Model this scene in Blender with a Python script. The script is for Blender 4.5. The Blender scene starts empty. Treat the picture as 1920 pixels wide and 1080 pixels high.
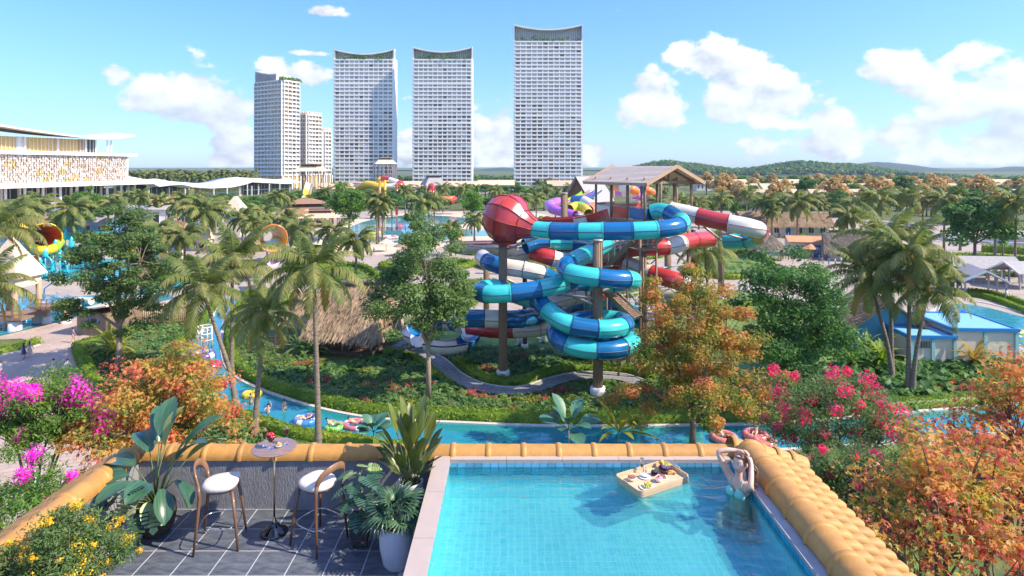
import bpy, bmesh, math, random
import numpy as np
from mathutils import Vector, Matrix

# ------------------------------------------------------------------ camera, sky, sun, exposure
SC = bpy.context.scene
COL = SC.collection
R = math.radians
F_PX, EYE, HY, CX = 1160.0, 19.7, 313.0, 960.0      # focal length in photo pixels, eye height, horizon row, centre column
cam_data = bpy.data.cameras.new('camera')
cam_data.sensor_width = 36.0
cam_data.lens = F_PX / 1920.0 * 36.0
cam_data.shift_y = -(540.0 - HY) / 1920.0
cam_data.clip_start, cam_data.clip_end = 0.1, 40000.0
cam = bpy.data.objects.new('camera', cam_data); COL.objects.link(cam)
cam.location = (0, 0, EYE); cam.rotation_euler = (R(90), 0, 0)
SC.camera = cam

SUN_AZ, SUN_EL = R(105), R(43)                        # azimuth from +Y towards +X
sun_dir = Vector((math.sin(SUN_AZ) * math.cos(SUN_EL), math.cos(SUN_AZ) * math.cos(SUN_EL), math.sin(SUN_EL)))
sd = bpy.data.lights.new('sun', 'SUN'); sd.energy = 3.3; sd.angle = R(0.6); sd.color = (1.0, 0.86, 0.66)
sun = bpy.data.objects.new('sun', sd); COL.objects.link(sun)
sun.rotation_euler = sun_dir.to_track_quat('Z', 'Y').to_euler(); sun.location = (60, 20, 80)

SC.view_settings.view_transform = 'Standard'; SC.view_settings.look = 'None'
SC.view_settings.exposure = 1.35; SC.view_settings.gamma = 1.0; SC.view_settings.use_curve_mapping = False
SC.render.engine = 'CYCLES'
cy = SC.cycles
cy.use_denoising = True; cy.use_adaptive_sampling = True; cy.adaptive_threshold = 0.02
cy.max_bounces = 7; cy.diffuse_bounces = 3; cy.glossy_bounces = 3; cy.transmission_bounces = 4
cy.transparent_max_bounces = 10; cy.volume_bounces = 0; cy.caustics_reflective = False; cy.caustics_refractive = False
cy.sample_clamp_indirect = 6.0

world = bpy.data.worlds.new('World'); SC.world = world; world.use_nodes = True
def build_world():
    nt = world.node_tree; N = nt.nodes; L = nt.links; N.clear()
    out = N.new('ShaderNodeOutputWorld')
    sky = N.new('ShaderNodeTexSky'); sky.sky_type = 'NISHITA'; sky.sun_disc = False
    sky.sun_elevation = SUN_EL; sky.sun_rotation = SUN_AZ; sky.air_density = 1.0; sky.dust_density = 0.35; sky.ozone_density = 1.6
    hs = N.new('ShaderNodeHueSaturation'); hs.inputs['Saturation'].default_value = 1.22
    tint = N.new('ShaderNodeMix'); tint.data_type = 'RGBA'; tint.blend_type = 'MULTIPLY'; tint.inputs[0].default_value = 1.0
    tint.inputs[7].default_value = (0.47, 0.63, 1.0, 1)
    L.new(sky.outputs[0], hs.inputs['Color']); L.new(hs.outputs[0], tint.inputs[6])
    bg = N.new('ShaderNodeBackground'); bg.inputs[1].default_value = 0.15
    tc = N.new('ShaderNodeTexCoord')
    sp0 = N.new('ShaderNodeSeparateXYZ'); L.new(tc.outputs['Generated'], sp0.inputs[0])
    low = N.new('ShaderNodeMapRange'); low.inputs['From Max'].default_value = 0.42; low.inputs['To Min'].default_value = 0.74; low.inputs['To Max'].default_value = 1.0; L.new(sp0.outputs['Z'], low.inputs['Value'])   # the thick air near the horizon is a little less glaring than the model has it
    lm = N.new('ShaderNodeVectorMath'); lm.operation = 'SCALE'; L.new(tint.outputs[2], lm.inputs[0]); L.new(low.outputs[0], lm.inputs['Scale']); L.new(lm.outputs[0], bg.inputs[0])
    def math_(op, a, b=None, c=None):
        m = N.new('ShaderNodeMath'); m.operation = op
        for i, v in enumerate((a, b, c)):
            if v is None: continue
            if isinstance(v, (int, float)): m.inputs[i].default_value = v
            else: L.new(v, m.inputs[i])
        return m.outputs[0]
    nz = N.new('ShaderNodeTexNoise'); nz.inputs['Scale'].default_value = 13.0; nz.inputs['Detail'].default_value = 8.0; nz.inputs['Roughness'].default_value = 0.58
    mp = N.new('ShaderNodeMapping'); mp.inputs['Scale'].default_value = (1, 1, 1.5)
    L.new(tc.outputs['Generated'], mp.inputs[0]); L.new(mp.outputs[0], nz.inputs['Vector'])
    # cloud banks, each a soft lobe about a direction (photo pixel, half width, half height)
    lobes = [(218, 142, 24, 18), (290, 170, 48, 34), (350, 185, 62, 52), (405, 215, 55, 40), (440, 235, 24, 30),
             (430, 285, 42, 40), (515, 122, 26, 16), (560, 138, 36, 18), (612, 22, 34, 7), (568, 99, 26, 4),
             (915, 240, 40, 42), (935, 275, 45, 48), (760, 280, 30, 46), (1108, 290, 22, 22),
             (1236, 192, 44, 34), (1280, 98, 22, 22), (1335, 125, 48, 40), (1400, 160, 70, 40), (1480, 190, 80, 42), (1545, 218, 60, 24),
             (1390, 190, 60, 26), (1540, 275, 60, 26), (1680, 255, 56, 26), (1745, 285, 50, 24), (1690, 122, 52, 36), (1740, 160, 50, 32),
             (1820, 110, 40, 26), (1870, 165, 70, 50), (1790, 205, 60, 30), (1880, 260, 60, 34), (1420, 280, 40, 20)]
    acc = None
    for px, py, rx, ry in lobes:
        d = Vector(((px - CX) / F_PX, 1.0, -(py - HY) / F_PX)); n = d.normalized(); k = 1.0 / d.length
        s = N.new('ShaderNodeVectorMath'); s.operation = 'SUBTRACT'; L.new(tc.outputs['Generated'], s.inputs[0]); s.inputs[1].default_value = n
        m = N.new('ShaderNodeVectorMath'); m.operation = 'MULTIPLY'; L.new(s.outputs[0], m.inputs[0])
        m.inputs[1].default_value = (F_PX / (rx * k) * 0.8, F_PX / (rx * k) * 0.8, F_PX / (ry * k) * 0.8)
        ln = N.new('ShaderNodeVectorMath'); ln.operation = 'LENGTH'; L.new(m.outputs[0], ln.inputs[0])
        v = math_('SUBTRACT', 1.0, ln.outputs['Value'])
        acc = v if acc is None else math_('MAXIMUM', acc, v)
    acc = math_('MAXIMUM', acc, -0.9)
    nn = math_('MULTIPLY', math_('SUBTRACT', nz.outputs['Fac'], 0.5), 4.2)
    dens = math_('ADD', math_('MULTIPLY', math_('ADD', acc, 0.12), 1.0), nn)
    # scattered fair-weather cloud over the rest of the sky, away from the part in view
    sep = N.new('ShaderNodeSeparateXYZ'); L.new(tc.outputs['Generated'], sep.inputs[0])
    away = math_('LESS_THAN', sep.outputs['Y'], 0.62)
    nz2 = N.new('ShaderNodeTexNoise'); nz2.inputs['Scale'].default_value = 4.0; nz2.inputs['Detail'].default_value = 7.0
    L.new(mp.outputs[0], nz2.inputs['Vector'])
    d2 = math_('MULTIPLY', math_('SUBTRACT', nz2.outputs['Fac'], 0.53), 6.0)
    d2 = math_('SUBTRACT', d2, math_('MULTIPLY', math_('SUBTRACT', 1.0, away), 9.0))
    dens = math_('MAXIMUM', dens, d2)
    mr = N.new('ShaderNodeMapRange'); mr.interpolation_type = 'SMOOTHSTEP'
    mr.inputs['From Min'].default_value = -0.05; mr.inputs['From Max'].default_value = 0.42
    mr.inputs['To Max'].default_value = 0.97
    L.new(dens, mr.inputs['Value'])
    up = math_('GREATER_THAN', sep.outputs['Z'], 0.0)
    fac = math_('MULTIPLY', mr.outputs[0], up)
    cr = N.new('ShaderNodeMapRange'); cr.inputs['From Min'].default_value = 0.0; cr.inputs['From Max'].default_value = 1.3
    cr.inputs['To Min'].default_value = 0.44; cr.inputs['To Max'].default_value = 0.50; L.new(dens, cr.inputs['Value'])
    off = N.new('ShaderNodeVectorMath'); off.operation = 'ADD'; L.new(mp.outputs[0], off.inputs[0]); off.inputs[1].default_value = (0.018, 0.0, 0.022)
    nzs = N.new('ShaderNodeTexNoise'); nzs.inputs['Scale'].default_value = 13.0; nzs.inputs['Detail'].default_value = 4.0; nzs.inputs['Roughness'].default_value = 0.5; L.new(off.outputs[0], nzs.inputs['Vector'])
    rel = math_('MULTIPLY', math_('SUBTRACT', nz.outputs['Fac'], nzs.outputs['Fac']), 0.8)  # sunward brightening and far-side shade put into the cloud colour
    cval = math_('ADD', cr.outputs[0], rel)
    cb = N.new('ShaderNodeBackground'); cb.inputs[0].default_value = (0.96, 0.98, 1.0, 1); L.new(cval, cb.inputs[1])
    mx = N.new('ShaderNodeMixShader'); L.new(fac, mx.inputs[0]); L.new(bg.outputs[0], mx.inputs[1]); L.new(cb.outputs[0], mx.inputs[2])
    L.new(mx.outputs[0], out.inputs[0])
    world.cycles.sampling_method = 'MANUAL'; world.cycles.sample_map_resolution = 512
build_world()

# ------------------------------------------------------------------ pixel <-> place
def at(px, py, d):            # the point seen at a photo pixel, at distance d along the view axis
    return Vector(((px - CX) * d / F_PX, d, EYE - (py - HY) * d / F_PX))
def gd(py, z=0.0):            # distance of a level at height z seen at row py
    return F_PX * (EYE - z) / (py - HY)
def G(px, py, z=0.0):         # the point of the level z seen at a pixel
    d = gd(py, z); return Vector(((px - CX) * d / F_PX, d, z))

# ------------------------------------------------------------------ materials
def _base(name):
    m = bpy.data.materials.new(name); m.use_nodes = True
    nt = m.node_tree; return m, nt, nt.nodes, nt.links, nt.nodes['Principled BSDF']
def rgb(c): return (c[0], c[1], c[2], 1.0)
def M(name, col, rough=0.6, var=0.14, scale=4.0, bump=0.0, bscale=None, metal=0.0, coat=0.0, spec=0.5, stretch=None, objvar=0.0, col2=None, trans=0.0):
    m, nt, N, L, P = _base(name)
    tc = N.new('ShaderNodeTexCoord'); vec = tc.outputs['Object']
    if stretch:
        mp = N.new('ShaderNodeMapping'); mp.inputs['Scale'].default_value = stretch; L.new(vec, mp.inputs[0]); vec = mp.outputs[0]
    nz = N.new('ShaderNodeTexNoise'); nz.inputs['Scale'].default_value = scale; nz.inputs['Detail'].default_value = 5.0; nz.inputs['Roughness'].default_value = 0.6
    L.new(vec, nz.inputs['Vector'])
    rp = N.new('ShaderNodeValToRGB')
    a = [max(0, c * (1 - var)) for c in col]; b = [min(1, c * (1 + var)) for c in (col2 or col)]
    rp.color_ramp.elements[0].position = 0.3; rp.color_ramp.elements[1].position = 0.7
    rp.color_ramp.elements[0].color = rgb(a); rp.color_ramp.elements[1].color = rgb(b)
    L.new(nz.outputs['Fac'], rp.inputs[0]); c = rp.outputs[0]
    if objvar:
        oi = N.new('ShaderNodeObjectInfo'); hv = N.new('ShaderNodeHueSaturation')
        mr = N.new('ShaderNodeMapRange'); mr.inputs['To Min'].default_value = 1 - objvar; mr.inputs['To Max'].default_value = 1 + objvar
        L.new(oi.outputs['Random'], mr.inputs['Value']); L.new(mr.outputs[0], hv.inputs['Value']); L.new(c, hv.inputs['Color']); c = hv.outputs[0]
    L.new(c, P.inputs['Base Color'])
    P.inputs['Roughness'].default_value = rough; P.inputs['Metallic'].default_value = metal
    P.inputs['Specular IOR Level'].default_value = spec
    if coat: P.inputs['Coat Weight'].default_value = coat; P.inputs['Coat Roughness'].default_value = 0.08
    if trans: P.inputs['Transmission Weight'].default_value = trans
    if bump:
        bz = N.new('ShaderNodeTexNoise'); bz.inputs['Scale'].default_value = bscale or scale * 4; bz.inputs['Detail'].default_value = 4.0
        L.new(vec, bz.inputs['Vector']); bp = N.new('ShaderNodeBump'); bp.inputs['Strength'].default_value = bump; bp.inputs['Distance'].default_value = 0.05
        L.new(bz.outputs['Fac'], bp.inputs['Height']); L.new(bp.outputs[0], P.inputs['Normal'])
    return m
def leafmat(name, cols, trans=0.4, clump=0.6, dark=0.55, rough=0.5, spec=0.3, objvar=0.1, rnd=0.55, lo=-0.05, hi=0.5):
    """foliage: a colour for each leaf out of cols, with the broad tonal clumps of a real crown"""
    cols = [tuple(x * 1.5 for x in c) for c in cols]
    m, nt, N, L, P = _base(name)
    geo = N.new('ShaderNodeNewGeometry'); rp = N.new('ShaderNodeValToRGB'); rp.color_ramp.interpolation = 'LINEAR'
    el = rp.color_ramp.elements
    el[0].position = 0.0; el[0].color = rgb(cols[0]); el[1].position = 1.0; el[1].color = rgb(cols[-1])
    for i, c in enumerate(cols[1:-1]):
        e = el.new((i + 1) / (len(cols) - 1)); e.color = rgb(c)
    tc = N.new('ShaderNodeTexCoord')
    nz = N.new('ShaderNodeTexNoise'); nz.inputs['Scale'].default_value = clump; nz.inputs['Detail'].default_value = 2.0; L.new(tc.outputs['Object'], nz.inputs['Vector'])
    mixf = N.new('ShaderNodeMath'); mixf.operation = 'MULTIPLY_ADD'; L.new(geo.outputs['Random Per Island'], mixf.inputs[0]); mixf.inputs[1].default_value = rnd
    mr = N.new('ShaderNodeMapRange'); mr.inputs['From Min'].default_value = 0.3; mr.inputs['From Max'].default_value = 0.7; mr.inputs['To Min'].default_value = lo; mr.inputs['To Max'].default_value = hi
    L.new(nz.outputs['Fac'], mr.inputs['Value']); L.new(mr.outputs[0], mixf.inputs[2]); L.new(mixf.outputs[0], rp.inputs[0])
    oi = N.new('ShaderNodeObjectInfo'); m2 = N.new('ShaderNodeMapRange'); m2.inputs['To Min'].default_value = 1 - objvar; m2.inputs['To Max'].default_value = 1 + objvar
    L.new(oi.outputs['Random'], m2.inputs['Value'])
    hv = N.new('ShaderNodeHueSaturation'); L.new(rp.outputs[0], hv.inputs['Color']); L.new(m2.outputs[0], hv.inputs['Value'])
    L.new(hv.outputs[0], P.inputs['Base Color']); P.inputs['Roughness'].default_value = rough; P.inputs['Specular IOR Level'].default_value = spec
    tr = N.new('ShaderNodeBsdfTranslucent'); tcol = N.new('ShaderNodeHueSaturation'); tcol.inputs['Saturation'].default_value = 1.1; tcol.inputs['Value'].default_value = 1.5
    L.new(hv.outputs[0], tcol.inputs['Color']); L.new(tcol.outputs[0], tr.inputs['Color'])
    mx = N.new('ShaderNodeMixShader'); mx.inputs[0].default_value = trans; L.new(P.outputs[0], mx.inputs[1]); L.new(tr.outputs[0], mx.inputs[2])
    L.new(mx.outputs[0], N['Material Output'].inputs[0])
    return m
def brickmat(name, c1, c2, mortar, scale=1.0, w=0.6, h=0.3, gap=0.012, rough=0.7, offset=0.5, var=0.12, bump=0.3, rot=0.0, rot3=None):
    m, nt, N, L, P = _base(name)
    tc = N.new('ShaderNodeTexCoord'); mp = N.new('ShaderNodeMapping'); mp.inputs['Rotation'].default_value = rot3 or (0, 0, rot); L.new(tc.outputs['Object'], mp.inputs[0])
    b = N.new('ShaderNodeTexBrick'); b.inputs['Scale'].default_value = scale; b.inputs['Brick Width'].default_value = w; b.inputs['Row Height'].default_value = h
    b.inputs['Mortar Size'].default_value = gap; b.offset = offset; b.inputs['Color1'].default_value = rgb(c1); b.inputs['Color2'].default_value = rgb(c2); b.inputs['Mortar'].default_value = rgb(mortar)
    L.new(mp.outputs[0], b.inputs['Vector'])
    nz = N.new('ShaderNodeTexNoise'); nz.inputs['Scale'].default_value = 0.35; nz.inputs['Detail'].default_value = 8; L.new(tc.outputs['Object'], nz.inputs['Vector'])
    mr = N.new('ShaderNodeMapRange'); mr.inputs['From Min'].default_value = 0.3; mr.inputs['From Max'].default_value = 0.7; mr.inputs['To Min'].default_value = 1 - var; mr.inputs['To Max'].default_value = 1 + var
    L.new(nz.outputs['Fac'], mr.inputs['Value'])
    hv = N.new('ShaderNodeHueSaturation'); L.new(b.outputs['Color'], hv.inputs['Color']); L.new(mr.outputs[0], hv.inputs['Value']); L.new(hv.outputs[0], P.inputs['Base Color'])
    P.inputs['Roughness'].default_value = rough
    if bump:
        bp = N.new('ShaderNodeBump'); bp.inputs['Strength'].default_value = bump; bp.inputs['Distance'].default_value = 0.01; bp.invert = True
        L.new(b.outputs['Fac'], bp.inputs['Height']); L.new(bp.outputs[0], P.inputs['Normal'])
    return m
def watermat(name, deep, rough=0.03, wave=1.2, strength=0.12, clear=0.0, tint=(0.6, 0.95, 1.0), stretch=(1, 1, 1), ior=1.33, detail=3):
    """a water surface; clear > 0 lets the basin below show through, tinted"""
    m, nt, N, L, P = _base(name)
    tc = N.new('ShaderNodeTexCoord'); mp = N.new('ShaderNodeMapping'); mp.inputs['Scale'].default_value = stretch; L.new(tc.outputs['Object'], mp.inputs[0])
    nz = N.new('ShaderNodeTexNoise'); nz.inputs['Scale'].default_value = wave; nz.inputs['Detail'].default_value = detail; nz.inputs['Distortion'].default_value = 0.6; L.new(mp.outputs[0], nz.inputs['Vector'])
    bp = N.new('ShaderNodeBump'); bp.inputs['Strength'].default_value = strength; bp.inputs['Distance'].default_value = 0.3; L.new(nz.outputs['Fac'], bp.inputs['Height'])
    if clear <= 0:
        P.inputs['Base Color'].default_value = rgb(deep); P.inputs['Roughness'].default_value = rough; P.inputs['IOR'].default_value = ior
        P.inputs['Specular IOR Level'].default_value = 0.5; L.new(bp.outputs[0], P.inputs['Normal'])
    else:
        lw = N.new('ShaderNodeLayerWeight'); lw.inputs['Blend'].default_value = 0.5; L.new(bp.outputs[0], lw.inputs['Normal'])
        pw = N.new('ShaderNodeMath'); pw.operation = 'POWER'; L.new(lw.outputs['Facing'], pw.inputs[0]); pw.inputs[1].default_value = 4.0
        fr = N.new('ShaderNodeMath'); fr.operation = 'MULTIPLY_ADD'; L.new(pw.outputs[0], fr.inputs[0]); fr.inputs[1].default_value = 1.1; fr.inputs[2].default_value = 0.05
        gl = N.new('ShaderNodeBsdfGlossy'); gl.inputs['Roughness'].default_value = rough; L.new(bp.outputs[0], gl.inputs['Normal'])
        tp = N.new('ShaderNodeBsdfTransparent'); tp.inputs[0].default_value = rgb(tint)
        rf = N.new('ShaderNodeBsdfRefraction'); rf.inputs['Color'].default_value = rgb(tint); rf.inputs['IOR'].default_value = 1.16; rf.inputs['Roughness'].default_value = 0.0; L.new(bp.outputs[0], rf.inputs['Normal'])
        m0 = N.new('ShaderNodeMixShader'); m0.inputs[0].default_value = 0.5; L.new(tp.outputs[0], m0.inputs[1]); L.new(rf.outputs[0], m0.inputs[2])
        mx = N.new('ShaderNodeMixShader'); L.new(fr.outputs[0], mx.inputs[0]); L.new(m0.outputs[0], mx.inputs[1]); L.new(gl.outputs[0], mx.inputs[2])
        L.new(mx.outputs[0], N['Material Output'].inputs[0])
    return m

# ------------------------------------------------------------------ mesh building
def tag(o, label=None, cat=None, group=None, kind=None):
    if label: o['label'] = label
    if cat: o['category'] = cat
    if group: o['group'] = group
    if kind: o['kind'] = kind
    return o
def empty(name, loc=(0, 0, 0), label=None, cat=None, group=None, rz=0.0, parent=None):
    o = bpy.data.objects.new(name, None); COL.objects.link(o); o.location = loc; o.rotation_euler = (0, 0, rz); o.empty_display_size = 0.2
    if parent: o.parent = parent
    return tag(o, label, cat, group)
def link(name, me, parent=None, loc=(0, 0, 0), rot=(0, 0, 0), scale=None):
    o = bpy.data.objects.new(name, me); COL.objects.link(o); o.location = loc; o.rotation_euler = rot
    if scale is not None: o.scale = scale if hasattr(scale, '__len__') else (scale,) * 3
    if parent: o.parent = parent
    return o
def copy_tree(o, parent=None):
    c = o.copy(); COL.objects.link(c); c.parent = parent
    for ch in o.children: copy_tree(ch, c)
    return c
def fast_mesh(name, V, Fq, mats, midx=None, smooth=False):
    """V (n,3), Fq (m,k) arrays"""
    V = np.ascontiguousarray(V, dtype=np.float32); Fq = np.ascontiguousarray(Fq, dtype=np.int32); m_, k = Fq.shape
    me = bpy.data.meshes.new(name); me.vertices.add(len(V)); me.vertices.foreach_set('co', V.ravel())
    me.loops.add(m_ * k); me.loops.foreach_set('vertex_index', Fq.ravel())
    me.polygons.add(m_); me.polygons.foreach_set('loop_start', np.arange(0, m_ * k, k, dtype=np.int32))
    if midx is not None: me.polygons.foreach_set('material_index', np.asarray(midx, dtype=np.int32))
    if smooth: me.polygons.foreach_set('use_smooth', np.ones(m_, dtype=bool))
    me.update(calc_edges=True)
    for x in (mats if isinstance(mats, (list, tuple)) else [mats]): me.materials.append(x)
    return me
class MB:
    """collects shapes; build() links them as one mesh object"""
    def __init__(s): s.v = []; s.f = []; s.m = []; s.mi = 0; s.sm = []
    def add(s, vs, fs, smooth=False):
        b = len(s.v); s.v += [tuple(v) for v in vs]
        for f in fs: s.f.append(tuple(b + i for i in f)); s.m.append(s.mi); s.sm.append(smooth)
        return s
    def box(s, c, size, rz=0.0, taper=1.0):
        hx, hy, hz = size[0] / 2, size[1] / 2, size[2] / 2; co, si = math.cos(rz), math.sin(rz); vs = []
        for dz in (-1, 1):
            t = taper if dz > 0 else 1.0
            for dx, dy in ((-1, -1), (1, -1), (1, 1), (-1, 1)):
                x, y = dx * hx * t, dy * hy * t; vs.append((c[0] + x * co - y * si, c[1] + x * si + y * co, c[2] + dz * hz))
        return s.add(vs, [(3, 2, 1, 0), (4, 5, 6, 7), (0, 1, 5, 4), (1, 2, 6, 5), (2, 3, 7, 6), (3, 0, 4, 7)])
    def bar(s, a, b, w, h=None):
        """a square bar from a to b"""
        a = Vector(a); b = Vector(b); h = h or w; t = (b - a).normalized(); u = Vector((0, 0, 1)) if abs(t.z) < 0.95 else Vector((1, 0, 0))
        x = t.cross(u).normalized() * (w / 2); y = x.cross(t).normalized() * (h / 2); vs = []
        for p in (a, b): vs += [p - x - y, p + x - y, p + x + y, p - x + y]
        return s.add(vs, [(3, 2, 1, 0), (4, 5, 6, 7), (0, 1, 5, 4), (1, 2, 6, 5), (2, 3, 7, 6), (3, 0, 4, 7)])
    def tube(s, pts, rad, n=8, cap=True, smooth=True, a0=0.0, a1=2 * math.pi, closed=False, up=None):
        pts = [Vector(p) for p in pts]; k = len(pts); rad = rad if hasattr(rad, '__len__') else [rad] * k
        full = abs(a1 - a0 - 2 * math.pi) < 1e-6; nn = n if full else n + 1; vs = []; u = None
        for i, p in enumerate(pts):
            if closed: t = (pts[(i + 1) % k] - pts[i - 1]).normalized()
            else: t = (pts[min(i + 1, k - 1)] - pts[max(i - 1, 0)]).normalized()
            if up is not None or u is None:
                ref = Vector(up) if up is not None else (Vector((0, 0, 1)) if abs(t.z) < 0.9 else Vector((1, 0, 0)))
                u = t.cross(ref).normalized()
            else: u = (u - t * u.dot(t)).normalized()
            w = u.cross(t).normalized()
            for j in range(nn):
                a = a0 + (a1 - a0) * j / n; vs.append(p + (u * math.cos(a) + w * math.sin(a)) * rad[i])
        fs = []
        for i in range(k if closed else k - 1):
            i2 = (i + 1) % k
            for j in range(n):
                j2 = (j + 1) % nn; fs.append((i * nn + j, i * nn + j2, i2 * nn + j2, i2 * nn + j))
        s.add(vs, fs, smooth)
        if cap and full and not closed:
            b = len(s.v) - k * nn; s.f.append(tuple(b + j for j in reversed(range(nn)))); s.f.append(tuple(b + (k - 1) * nn + j for j in range(nn))); s.m += [s.mi] * 2; s.sm += [False] * 2
        return s
    def lathe(s, prof, c=(0, 0, 0), n=20, smooth=True, sx=1.0, sy=1.0, a0=0.0, axis='z'):
        vs = []; fs = []; k = len(prof)
        for r, z in prof:
            for j in range(n):
                a = a0 + 2 * math.pi * j / n; x, y = r * math.cos(a) * sx, r * math.sin(a) * sy
                vs.append((c[0] + x, c[1] + y, c[2] + z) if axis == 'z' else ((c[0] + z, c[1] + x, c[2] + y)))
        for i in range(k - 1):
            for j in range(n):
                j2 = (j + 1) % n; fs.append((i * n + j, i * n + j2, (i + 1) * n + j2, (i + 1) * n + j))
        return s.add(vs, fs, smooth)
    def prism(s, poly, z0, z1, top=True, bottom=False):
        n = len(poly); vs = [(p[0], p[1], z0) for p in poly] + [(p[0], p[1], z1) for p in poly]
        fs = [(i, (i + 1) % n, n + (i + 1) % n, n + i) for i in range(n)]
        if top: fs.append(tuple(range(n, 2 * n)))
        if bottom: fs.append(tuple(reversed(range(n))))
        return s.add(vs, fs)
    def sphere(s, c, r, n=10, k=7, sz=1.0):
        pr = [(max(1e-4, r * math.sin(math.pi * i / k)), -r * sz * math.cos(math.pi * i / k)) for i in range(k + 1)]
        return s.lathe(pr, c, n)
    def mesh(s, name, mats):
        me = bpy.data.meshes.new(name); me.from_pydata(s.v, [], s.f)
        for x in (mats if isinstance(mats, (list, tuple)) else [mats]): me.materials.append(x)
        me.polygons.foreach_set('material_index', s.m); me.polygons.foreach_set('use_smooth', s.sm); me.update(); return me
    def build(s, name, mats, parent=None, origin=None, loc=None, rz=0.0):
        if origin is not None:
            o = Vector(origin); s.v = [(v[0] - o.x, v[1] - o.y, v[2] - o.z) for v in s.v]
        return link(name, s.mesh(name, mats), parent, loc or (0, 0, 0), (0, 0, rz))
def catmull(P, n=12, closed=False):
    P = [np.array(p, float) for p in P]; k = len(P); out = []
    for i in range(k if closed else k - 1):
        if closed: a, b, c, d = P[i - 1], P[i], P[(i + 1) % k], P[(i + 2) % k]
        else: a, b, c, d = P[max(i - 1, 0)], P[i], P[i + 1], P[min(i + 2, k - 1)]
        for j in range(n):
            t = j / n; out.append(0.5 * (2 * b + (c - a) * t + (2 * a - 5 * b + 4 * c - d) * t * t + (3 * b - a - 3 * c + d) * t ** 3))
    if not closed: out.append(P[-1])
    return np.array(out)
def resample(P, step):
    P = np.asarray(P, float); L = np.r_[0, np.cumsum(np.linalg.norm(np.diff(P, axis=0), axis=1))]
    n = max(2, int(round(L[-1] / step)) + 1); s = np.linspace(0, L[-1], n)
    return np.stack([np.interp(s, L, P[:, i]) for i in range(P.shape[1])], 1)
def inpoly(pts, poly):
    x, y = pts[:, 0], pts[:, 1]; poly = np.asarray(poly); n = len(poly); c = np.zeros(len(pts), bool); j = n - 1
    for i in range(n):
        xi, yi = poly[i][:2]; xj, yj = poly[j][:2]
        t = ((yi > y) != (yj > y)) & (x < (xj - xi) * (y - yi) / (yj - yi + 1e-12) + xi); c ^= t; j = i
    return c
def scatter(poly, n, rng):
    P = np.asarray([(p[0], p[1]) for p in poly], float); lo, hi = P.min(0), P.max(0); out = np.zeros((0, 2)); it = 0
    while len(out) < n and it < 60:
        q = lo + (hi - lo) * rng.random((n * 2, 2)); out = np.r_[out, q[inpoly(q, P)]]; it += 1
    return out[:n]
def sheet(name, poly, z, mat, kind='structure', parent=None):
    me = bpy.data.meshes.new(name); bm = bmesh.new()
    vs = [bm.verts.new((p[0], p[1], z)) for p in poly]; f = bm.faces.new(vs)
    if f.normal.z < 0: f.normal_flip()
    bmesh.ops.triangulate(bm, faces=[f]); bm.to_mesh(me); bm.free()
    for p in me.polygons:
        if p.normal.z < 0: p.flip()
    me.materials.append(mat); o = link(name, me, parent)
    if kind and not parent: o['kind'] = kind
    return o
def gpoly(pts, smooth=0):
    P = [G(x, y) for x, y in pts]
    return [Vector(p) for p in catmull(P, smooth, True)] if smooth else P
def rand_unit(rng, n):
    v = rng.normal(size=(n, 3)); return v / np.linalg.norm(v, axis=1)[:, None]
def kites(rng, pos, size, nrm=None, aspect=0.5, spread=1.0, droop=0.0, bend=0.0):
    """leaf-sized kite faces at pos; nrm biases the facing"""
    n = len(pos); d = rand_unit(rng, n)
    if nrm is not None:
        nv = nrm + rand_unit(rng, n) * spread; nv /= np.linalg.norm(nv, axis=1)[:, None] + 1e-9
        d = d - nv * (d * nv).sum(1)[:, None]; d /= np.linalg.norm(d, axis=1)[:, None] + 1e-9
    else: nv = rand_unit(rng, n)
    if droop: d[:, 2] -= droop; d /= np.linalg.norm(d, axis=1)[:, None]
    s = np.cross(d, nv); s /= np.linalg.norm(s, axis=1)[:, None] + 1e-9
    sz = (np.asarray(size) * (0.65 + 0.7 * rng.random(n)))[:, None]
    a = pos - d * sz * 0.5; b = pos + s * sz * aspect * 0.5 - nv * sz * bend; c = pos + d * sz * 0.5; e = pos - s * sz * aspect * 0.5 - nv * sz * bend
    V = np.stack([a, b, c, e], 1).reshape(-1, 3); return V, np.arange(4 * n).reshape(n, 4)
def join(*vf):
    V = []; Fq = []; b = 0
    for v, f in vf: V.append(v); Fq.append(f + b); b += len(v)
    return np.concatenate(V), np.concatenate(Fq)
# ------------------------------------------------------------------ palette
WHITE = M('white_render', (0.74, 0.73, 0.71), 0.55, 0.05, 0.3)
WHITE2 = M('white_paint', (0.8, 0.79, 0.77), 0.4, 0.04, 1.0)
CONC = M('concrete_grey', (0.36, 0.36, 0.37), 0.8, 0.16, 2.5, bump=0.15)
STEEL = M('galvanised_steel', (0.42, 0.40, 0.37), 0.45, 0.1, 3.0, metal=0.3)
WOODCOL = M('timber_column', (0.26, 0.165, 0.10), 0.65, 0.25, 3.0, bump=0.25, stretch=(6, 6, 0.5))
WOODDK = M('dark_timber', (0.15, 0.085, 0.05), 0.6, 0.25, 3.0, bump=0.2, stretch=(5, 5, 0.6))
WOODLT = M('light_timber', (0.42, 0.29, 0.18), 0.6, 0.2, 2.0, bump=0.15, stretch=(6, 6, 0.6))
THATCH = M('thatch', (0.30, 0.215, 0.135), 0.9, 0.45, 2.2, bump=0.9, bscale=9.0, stretch=(3, 3, 0.8))
THATCHDK = M('grey_thatch', (0.20, 0.165, 0.125), 0.9, 0.4, 2.2, bump=0.9, bscale=9.0, stretch=(3, 3, 0.8))
CANVAS = M('cream_shingle', (0.62, 0.53, 0.38), 0.85, 0.12, 3.0, bump=0.2)
ROOFOR = M('orange_roof', (0.52, 0.26, 0.13), 0.8, 0.2, 2.0, bump=0.2, objvar=0.15)
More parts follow.
